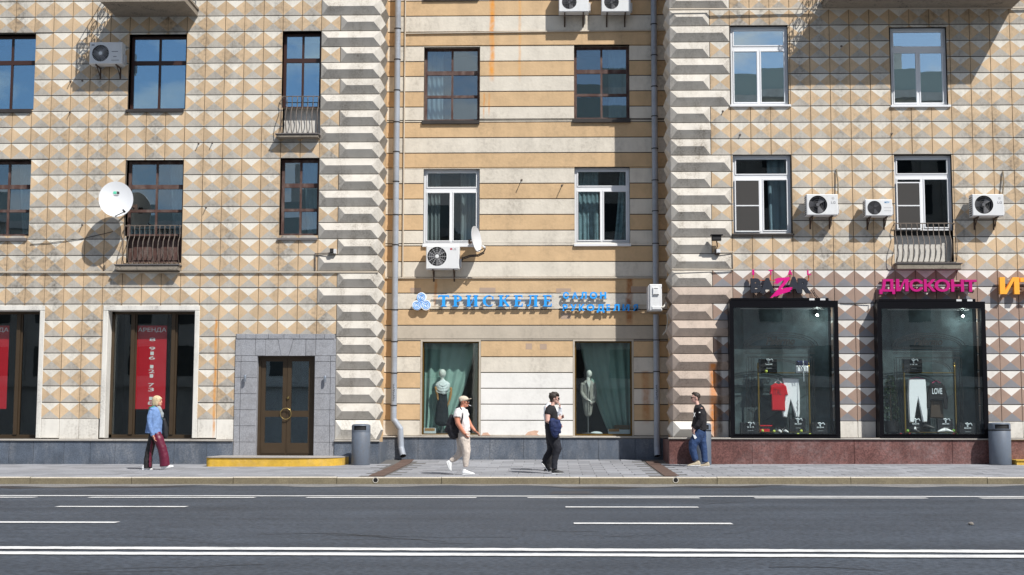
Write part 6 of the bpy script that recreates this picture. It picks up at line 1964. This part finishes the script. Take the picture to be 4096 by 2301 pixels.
cloth('side_stripe', F1, P1, [[(262, 800, 22, .06, 2.2), (290, 900, 22, .04, 2.2), (262, 1060, 22, .03, 2.4), (250, 1200, 20, .03, 2.4), (250, 1318, 20, .03, 2.4)]], m_maroon)
cloth('scarf', F1, P1, [[(395, 290, 34, 0, 1.5), (430, 340, 34, -.02, 1.5), (465, 420, 30, -.03, 1.5), (470, 470, 20, -.03, 1.5)]], M('scarf_grey', srgb(150, 158, 160), .9, var=.3, vscale=18))
hb = Blob(); hb.ell(h1 + Vector((-.022, 0, .028)), .112, .100, .105); hb.loft([(h1 + Vector((-.06, 0, .0)), .075, .092), (h1 + Vector((-.065, 0, -.09)), .062, .080), (h1 + Vector((-.05, 0, -.14)), .04, .06)])
hb.loft([(h1 + Vector((.02, -.07, .06)), .05, .03), (h1 + Vector((.01, -.088, -.02)), .045, .016), (h1 + Vector((-.005, -.085, -.10)), .035, .014)])
hb.loft([(h1 + Vector((.03, 0, .095)), .03, .07), (h1 + Vector((.085, 0, .055)), .018, .055)])
remesh('hair', hb, M('hair_blond', srgb(206, 184, 148), .6, var=.28, vscale=28), P1, .009, 2)
shoe(P1, F1(95, 1362, .09), F1(285, 1366, .09), m_shoe_w, m_shoe_w)
shoe(P1, F1(460, 1352, -.08), F1(680, 1312, -.08), m_shoe_w, m_shoe_w)
bb = Blob(); bb.loft([(F1(470, 500, .10), F1.r(30), .05), (F1(490, 640, .12), F1.r(46), .07), (F1(490, 790, .12), F1.r(50), .07)])
o = remesh('shoulder_bag', bb, m_bag, None, .012, 3, origin=F1(490, 830, .12)); tag(o, 'black bag hanging in front of the blond woman', 'bag')
part('strap', MB().tube([F1(455, 500, .08), F1(400, 340, -.12), F1(330, 282, -.13), F1(262, 302, -.10), F1(235, 350, .0)], .013, 6), M('strap_green', srgb(40, 160, 110), .7), o, True)

# ---- man in cap with backpack
F2 = Fig(1760, 1560, 4.02, (440, 1366))
torso = [(355, 280, 42, 0, 1.3), (345, 330, 88, 0, 2.0), (350, 420, 108, 0, 1.5), (368, 520, 106, 0, 1.35), (388, 610, 98, 0, 1.3), (395, 670, 92, 0, 1.3)]
neck = [(365, 215, 42, 0, 1.0), (358, 290, 46, 0, 1.1)]
near = [(298, 350, 54, -.20, 1), (285, 450, 48, -.23, 1), (298, 535, 40, -.24, 1), (350, 625, 34, -.22, 1), (400, 695, 26, -.20, 1)]
far = [(380, 370, 48, .20, 1), (430, 470, 42, .23, 1), (490, 585, 32, .23, 1), (545, 650, 25, .22, 1)]
lf = [(385, 690, 100, -.05, 1.0), (400, 820, 90, -.09, .95), (425, 960, 72, -.10, 1.0), (428, 1060, 62, -.10, 1.0), (418, 1170, 48, -.10, 1.0), (418, 1235, 38, -.10, 1.0)]
lr_ = [(370, 690, 100, .05, 1.0), (345, 820, 84, .09, .95), (335, 960, 70, .10, 1.0), (300, 1040, 58, .10, 1.0), (225, 1110, 46, .10, 1.0), (165, 1148, 36, .10, 1.0)]
P2, h2 = person(F2, 'man in beige cap and white t-shirt walking right with a cigarette', SKIN_R, (385, 190), 1, [torso, neck, lf, lr_], [near, far],
                [(F2(402, 698, -.20), (.55, 0, -.8), (.7, .5, .3), .6, 1), (F2(548, 655, .22), (.75, 0, -.55), (-.3, -.3, -.8), .25, -1)], True)
m_tee = M('tee_white', (.80, .76, .76), .9, var=.05, vscale=8)
m_beige = M('trouser_beige', srgb(206, 194, 184), .9, var=.07, vscale=9)
cloth('t_shirt', F2, P2, [torso, [(312, 325, 60, -.17, 1.1), (290, 400, 62, -.215, 1.05), (287, 445, 60, -.23, 1.05)], [(375, 330, 58, .17, 1.1), (410, 420, 56, .21, 1.05)]], m_tee)
cloth('trousers', F2, P2, [lf, lr_], m_beige)
shoe(P2, F2(358, 1366, -.10), F2(568, 1362, -.10), m_shoe_w, m_shoe_w); shoe(P2, F2(92, 1150, .10), F2(158, 1325, .10), m_shoe_w, m_shoe_w)
cb = Blob(); cb.ell(h2 + Vector((-.012, 0, .055)), .112, .090, .075); cb.loft([(h2 + Vector((-.06, 0, .03)), .05, .085), (h2 + Vector((.06, 0, .05)), .035, .080)])
cb.loft([(h2 + Vector((.07, 0, .052)), .014, .075), (h2 + Vector((.13, 0, .058)), .008, .070), (h2 + Vector((.165, 0, .075)), .007, .050)])
remesh('cap', cb, M('cap_beige', srgb(206, 192, 174), .9, var=.05), P2, .008, 2)
hb = Blob(); hb.loft([(h2 + Vector((-.07, 0, .0)), .035, .070), (h2 + Vector((-.075, 0, -.05)), .028, .060)]); remesh('hair', hb, M('hair_dark', (.025, .018, .014), .6), P2, .009, 2)
tip = h2 + Vector((.102, 0, -.064))
thing('cigarette', MB().tube([tip, tip + Vector((.055, -.01, -.028))], .006, 7), m_wbox, 'white cigarette in the mouth of the man in the cap', 'cigarette')
bp = Blob()
bp.loft([(F2(200, 440, -.02), F2.r(60), .13), (F2(195, 540, -.02), F2.r(92), .15), (F2(205, 640, -.02), F2.r(108), .15), (F2(225, 730, -.02), F2.r(80), .13)])
bp.loft([(F2(150, 560, -.02), F2.r(40), .11), (F2(110, 660, -.02), F2.r(38), .10)]); bp.loft([(F2(260, 600, -.03), F2.r(50), .12), (F2(270, 690, -.03), F2.r(48), .12)])
m_pack = M('backpack_black', (.018, .017, .024), .7, var=.3, vscale=12)
o = remesh('backpack', bp, m_pack, None, .012, 2, origin=F2(220, 790, 0), fold=.035); tag(o, 'black backpack worn by the man in the beige cap', 'backpack')
part('strap', MB().tube([F2(240, 420, -.15), F2(275, 285, -.15), F2(330, 275, -.17), F2(375, 345, -.20), F2(372, 440, -.21), F2(350, 540, -.21), F2(290, 630, -.17)], .016, 6), m_pack, o, True)

# ---- man in white shirt, nearly hidden behind the next one
F5 = Fig(2120, 1550, 4.02, (430, 1366))
torso5 = [(330, 250, 42, 0, 1.3), (315, 320, 92, 0, 2.0), (320, 430, 104, 0, 1.5), (330, 540, 100, 0, 1.3), (335, 600, 98, 0, 1.3)]
near5 = [(270, 330, 48, -.20, 1), (262, 430, 42, -.22, 1), (290, 520, 38, -.2, 1), (360, 520, 30, -.16, 1)]
far5 = [(380, 340, 44, .16, 1), (440, 430, 38, .14, 1), (485, 420, 36, .06, 1), (488, 340, 30, .02, 1), (484, 312, 26, .0, 1)]
l5a = [(330, 600, 96, -.06, 1.0), (350, 800, 80, -.09, 1.0), (380, 980, 62, -.09, 1.0), (350, 1130, 56, -.09, 1.0), (330, 1290, 52, -.09, 1.0)]
l5b = [(330, 600, 96, .06, 1.0), (330, 800, 78, .09, 1.0), (330, 980, 60, .09, 1.0), (300, 1130, 54, .09, 1.0), (270, 1300, 50, .09, 1.0)]
F5.Y += .75
F5.base = Vector((F5.base.x, F5.Y, g(F5.base.x, F5.Y)))
P5, h5 = person(F5, 'man in a white shirt mostly hidden behind the man in the black t-shirt', SKIN_P, (388, 175), 1, [torso5, [(345, 220, 40, 0, 1), (335, 280, 44, 0, 1.1)], l5a, l5b], [near5, far5],
                [(F5(484, 310, .0), (-.25, 0, 1), (-1, -.2, 0), .9, 1), (F5(362, 520, -.16), (1, 0, -.1), (0, .6, -.6), .4, 1)], False, arm=.72)
m_wshirt = M('shirt_white', (.76, .78, .83), .85, var=.05)
cloth('shirt', F5, P5, [torso5, near5, far5], m_wshirt); cloth('trousers', F5, P5, [l5a, l5b], m_tblack)
hb = Blob(); hb.ell(h5 + Vector((-.02, 0, .04)), .108, .085, .095); remesh('hair', hb, _m['hair_dark'], P5, .01, 2)
shoe(P5, F5(285, 1386, -.09), F5(470, 1384, -.09), m_shoe_k, m_shoe_w); shoe(P5, F5(215, 1392, .09), F5(395, 1390, .09), m_shoe_k, m_shoe_w)
part('watch', MB().tube([F5(484, 330, 0) + Vector((0, 0, -.01)), F5(484, 330, 0) + Vector((0, 0, .012))], .036, 12), m_lens, P5)

# ---- man in black t-shirt carrying a navy jacket
F3 = Fig(2120, 1550, 4.02, (430, 1388))
torso = [(350, 285, 42, 0, 1.3), (335, 335, 84, 0, 2.0), (345, 430, 102, 0, 1.5), (345, 530, 104, 0, 1.3), (345, 590, 106, 0, 1.3)]
neck = [(375, 225, 42, 0, 1.0), (362, 290, 46, 0, 1.1)]
near = [(300, 355, 52, -.20, 1), (285, 450, 46, -.23, 1), (282, 535, 42, -.24, 1), (350, 575, 34, -.23, 1), (425, 590, 28, -.2, 1)]
far = [(365, 360, 46, .20, 1), (400, 460, 42, .22, 1), (440, 520, 34, .2, 1), (470, 500, 28, .16, 1)]
lf = [(350, 590, 112, -.05, 1.0), (370, 760, 100, -.09, .95), (410, 900, 84, -.10, 1.0), (440, 990, 74, -.10, 1.0), (415, 1080, 58, -.10, 1.0), (395, 1190, 48, -.10, 1.0), (390, 1310, 46, -.10, 1.0)]
lr_ = [(345, 590, 112, .05, 1.0), (350, 760, 92, .09, .95), (350, 900, 72, .10, 1.0), (335, 1010, 60, .10, 1.0), (270, 1110, 50, .10, 1.0), (225, 1190, 46, .10, 1.0)]
P3, h3 = person(F3, 'man in black t-shirt and sunglasses walking right, jacket over his arm', SKIN_P, (398, 178), 1, [torso, neck, lf, lr_], [near, far],
                [(F3(428, 592, -.2), (1, 0, -.15), (0, .5, -.8), .5, 1), (F3(470, 500, .16), (.8, 0, .4), (-.3, -.8, .2), .7, -1)], True)
m_bt = M('tee_black', (.014, .013, .016), .9, var=.2)
cloth('t_shirt', F3, P3, [torso, [(318, 335, 56, -.17, 1.1), (295, 400, 60, -.21, 1.05), (288, 440, 58, -.23, 1.05)], [(360, 340, 54, .17, 1.1), (395, 430, 52, .21, 1.05)]], m_bt)
cloth('trousers', F3, P3, [lf, lr_], M('trouser_navy_black', (.012, .013, .020), .85, var=.2))
shoe(P3, F3(345, 1390, -.10), F3(552, 1384, -.10), m_shoe_k, m_shoe_w); shoe(P3, F3(172, 1205, .10), F3(300, 1372, .10), m_shoe_k, m_shoe_w)
hb = Blob(); hb.ell(h3 + Vector((-.03, 0, .045)), .105, .088, .100); hb.loft([(h3 + Vector((-.07, 0, .02)), .045, .078), (h3 + Vector((-.075, 0, -.06)), .03, .062)])
hb.loft([(h3 + Vector((.0, 0, .11)), .04, .07), (h3 + Vector((.075, 0, .085)), .028, .06), (h3 + Vector((.09, 0, .05)), .014, .05)])
for k in range(14): 
    a = k*.9; hb.ell(h3 + Vector((-.02 + .085*math.cos(a), .055*math.sin(a*1.7), .085 + .045*math.sin(a))), .030, .03, .026)
remesh('hair', hb, M('hair_brown', (.030, .020, .015), .6, var=.2, vscale=30), P3, .009, 2)
jb = Blob()
jb.loft([(F3(350, 540, -.27), F3.r(60), .06), (F3(390, 600, -.29), F3.r(88), .07), (F3(410, 690, -.29), F3.r(88), .07), (F3(400, 780, -.28), F3.r(50), .05)])
jb.loft([(F3(430, 560, -.29), F3.r(60), .06), (F3(465, 620, -.29), F3.r(44), .06), (F3(478, 720, -.28), F3.r(26), .05)])
o = remesh('jacket', jb, M('jacket_navy', srgb(26, 40, 82), .8, var=.3, vscale=12), None, .011, 2, origin=F3(400, 800, -.28), fold=.04); tag(o, 'navy jacket draped over the forearm of the man in the black t-shirt', 'jacket')

# ---- man in jeans facing left beside the bin
F4 = Fig(2700, 1550, 4.255, (330, 1345))
torso = [(385, 290, 44, 0, 1.3), (400, 345, 88, 0, 2.0), (425, 430, 108, 0, 1.5), (428, 540, 112, 0, 1.35), (422, 650, 112, 0, 1.3), (428, 735, 108, 0, 1.25)]
neck = [(368, 235, 42, 0, 1.0), (380, 295, 46, 0, 1.1)]
near = [(430, 370, 60, -.21, 1), (440, 470, 56, -.24, 1), (425, 570, 52, -.25, 1), (365, 650, 44, -.24, 1), (320, 705, 34, -.22, 1)]
far = [(400, 370, 56, .20, 1), (385, 480, 50, .23, 1), (350, 590, 44, .23, 1), (318, 680, 34, .20, 1)]
lf = [(415, 740, 105, -.06, 1.0), (370, 850, 95, -.09, .95), (300, 960, 78, -.10, 1.0), (292, 1050, 68, -.10, 1.0), (318, 1150, 56, -.10, 1.0), (345, 1240, 52, -.10, 1.0)]
lb = [(430, 740, 105, .06, 1.0), (450, 860, 88, .09, .95), (478, 980, 68, .10, 1.0), (500, 1080, 58, .10, 1.0), (508, 1180, 52, .10, 1.0), (518, 1275, 54, .10, 1.0)]
P4, h4 = person(F4, 'man in black sweatshirt and blue jeans standing by the bin, looking left', SKIN_P, (348, 178), -1, [torso, neck, lf, lb], [near, far],
                [(F4(318, 708, -.22), (-.3, 0, -1), (.9, .4, 0), .5, -1), (F4(316, 684, .20), (-.2, 0, -1), (.9, -.3, 0), .5, 1)], True, arm=.72)
cloth('sweatshirt', F4, P4, [torso, far], m_bt); cloth('sleeve', F4, P4, [near], m_bt)
cloth('jeans', F4, P4, [lf, lb], M('jeans_blue', srgb(40, 64, 104), .85, var=.18, vscale=7))
m_sand = M('shoe_sand', srgb(176, 164, 142), .8)
shoe(P4, F4(432, 1330, -.10), F4(198, 1345, -.10), m_sand, m_shoe_w); shoe(P4, F4(600, 1352, .10), F4(385, 1358, .10), m_sand, m_shoe_w)
hb = Blob(); hb.ell(h4 + Vector((.028, 0, .045)), .098, .082, .090); hb.loft([(h4 + Vector((.06, 0, .03)), .04, .075), (h4 + Vector((.072, 0, -.05)), .025, .058)])
hb.loft([(h4 + Vector((.03, 0, .10)), .04, .06), (h4 + Vector((-.045, 0, .115)), .035, .055), (h4 + Vector((-.075, 0, .10)), .02, .045)])
remesh('hair', hb, _m['hair_brown'], P4, .009, 2)
part('chest_print', text_mb('X', F4(305, 500).x-.005, F4(300, 505, 0).z, F4(340, 500).x, F4(300, 430, 0).z, F4.Y-.165, .006, .03), m_shoe_w, P4)
part('arm_patch', MB().box(F4(385, 430).x, F4.Y-.315, F4(385, 436).z, F4(410, 430).x, F4.Y-.29, F4(385, 420).z), m_shoe_w, P4)
pp = [F4(285, 800, -.22), F4(318, 795, -.22), F4(358, 855, -.22), F4(322, 880, -.22)]
thing('paper_slip', MB().prism([(p.x, p.z) for p in pp], F4.Y-.226, F4.Y-.220), m_wbox, 'folded paper slip in the hand of the man in jeans', 'paper')

# ------------------------------------------------------------------ mannequins
m_mann = M('mannequin_white', (.70, .72, .68), .5)
m_wood = M('mannequin_wood', srgb(190, 140, 84), .5, var=.1)
class Fm:
    def __init__(s, ox, oy, sc, Y): s.ox, s.oy, s.sc, s.Y = ox, oy, sc, Y; s.k = (Y - CAM_POS.y)/F_PX/sc
    def __call__(s, x, y, dy=0): 
        p = at(s.ox + x/s.sc, s.oy + y/s.sc, s.Y); return Vector((p.x, s.Y+dy, p.z))
    def r(s, px): return px*s.k
G1 = Fm(1660, 1360, 3.617, YC+.285)
b = Blob()
b.ell(G1(398, 486), G1.r(54), .10, G1.r(64)); b.loft([(G1(394, 540), G1.r(24), .045), (G1(398, 600), G1.r(26), .045)])
b.loft([(G1(400, 615), G1.r(70), .07), (G1(402, 700), G1.r(62), .08), (G1(403, 790), G1.r(50), .06), (G1(400, 900), G1.r(60), .08)])
M1 = remesh('mannequin', b, m_mann, None, .011, 3, origin=G1(400, 1360)); tag(M1, 'mannequin in white draped top and long black skirt in the shop window', 'mannequin')
for pts in (((300, 690), (318, 770), (335, 860), (378, 915)), ((522, 700), (518, 790), (503, 865), (488, 905))):
    b = Blob(); b.loft([(G1(x, y, -.03), G1.r(w), G1.r(w)) for (x, y), w in zip(pts, (20, 19, 16, 12))]); b.hand(G1(*pts[-1], -.04), (.5 if pts[0][0] < 400 else -.3, 0, -.6), (0, .3, -.9), .85, .3, 1)
    remesh('arm', b, m_wood, M1, .008, 2)
b = Blob(); b.loft([(G1(398, 590), G1.r(40), .06), (G1(400, 608), G1.r(80), .08), (G1(400, 648), G1.r(112), .10), (G1(405, 695), G1.r(98), .12), (G1(412, 745), G1.r(70), .13), (G1(418, 775), G1.r(34), .11)])
top = remesh('draped_top', b, M('cloth_offwhite', (.74, .78, .80), .85, var=.05), M1, .010, 2)
for k in range(4):
    w = 50 + 16*k
    part('fold', MB().tube([G1(412 + w*math.cos(a), 640 + 30*k + (26 + 6*k)*math.sin(a), -.125 + .03*abs(math.cos(a))) for a in [math.pi*j/14 for j in range(15)]], .009, 5), _m['cloth_offwhite'], M1, True)
b = Blob(); b.loft([(G1(404, 735), G1.r(60), .07), (G1(402, 800), G1.r(62), .08), (G1(398, 920), G1.r(80), .11), (G1(393, 1050), G1.r(92), .12), (G1(388, 1190), G1.r(102), .14)])
remesh('skirt', b, M('skirt_black', (.012, .016, .022), .9), M1, .012, 2, fold=.02)
part('stand', MB().tube([G1(395, 1180), G1(392, 1350)], .012, 8).lathe([(.16, 0), (.16, .012), (.03, .02)], G1(392, 1352), 20), M('stand_steel', (.4, .4, .42), .3, metal=.8), M1)
G2 = Fm(2280, 1360, 3.618, YC+.285)
b = Blob()
b.ell(G2(278, 492), G2.r(42), .09, G2.r(56)); b.loft([(G2(262, 540), G2.r(26), .05), (G2(265, 610), G2.r(30), .05)])
b.loft([(G2(265, 620), G2.r(70), .09), (G2(268, 760), G2.r(66), .10), (G2(268, 900), G2.r(72), .10)])
b.hand(G2(262, 868, -.14), (.8, 0, -.45), (0, .3, -.9), .85, .3, 1)
M2 = remesh('mannequin', b, m_mann, None, .009, 3, origin=G2(265, 1360)); tag(M2, 'mannequin in grey knitted cardigan in the right shop window', 'mannequin')
m_knit = M('cardigan_grey', srgb(158, 155, 150), .95, var=.12, vscale=16, bump=.6, bscale=60)
b = Blob()
b.loft([(G2(262, 612), G2.r(70), .08), (G2(264, 650), G2.r(100), .12), (G2(266, 760), G2.r(92), .12), (G2(262, 900), G2.r(84), .12), (G2(262, 1000), G2.r(66), .11), (G2(262, 1070), G2.r(52), .10)])
b.loft([(G2(180, 640, -.02), G2.r(30), .05), (G2(172, 760, -.03), G2.r(30), .05), (G2(205, 835, -.10), G2.r(28), .05), (G2(255, 868, -.13), G2.r(24), .04)])
b.loft([(G2(350, 640, -.02), G2.r(28), .05), (G2(362, 780, -.03), G2.r(28), .05), (G2(345, 890, -.10), G2.r(26), .05), (G2(300, 920, -.13), G2.r(22), .04)])
remesh('cardigan', b, m_knit, M2, .009, 2)
part('shirt_front', MB().prism([(G2(245, 600).x, G2(245, 600).z), (G2(300, 600).x, G2(245, 600).z), (G2(283, 690).x, G2(245, 690).z), (G2(276, 760).x, G2(245, 760).z)], G2.Y-.150, G2.Y-.10), m_mann, M2)
part('knit_edge', MB().tube([G2(240, 600, -.13), G2(268, 690, -.145), (G2(262, 820, -.14)), (G2(265, 1040, -.125))], .014, 6).tube([G2(305, 600, -.13), G2(288, 690, -.145), (G2(292, 820, -.14)), (G2(290, 1030, -.12))], .014, 6), m_knit, M2, True)
part('stand', MB().tube([G2(262, 1060), G2(262, 1352)], .012, 8).lathe([(.16, 0), (.16, .012), (.03, .02)], G2(262, 1354), 20), _m['stand_steel'], M2)
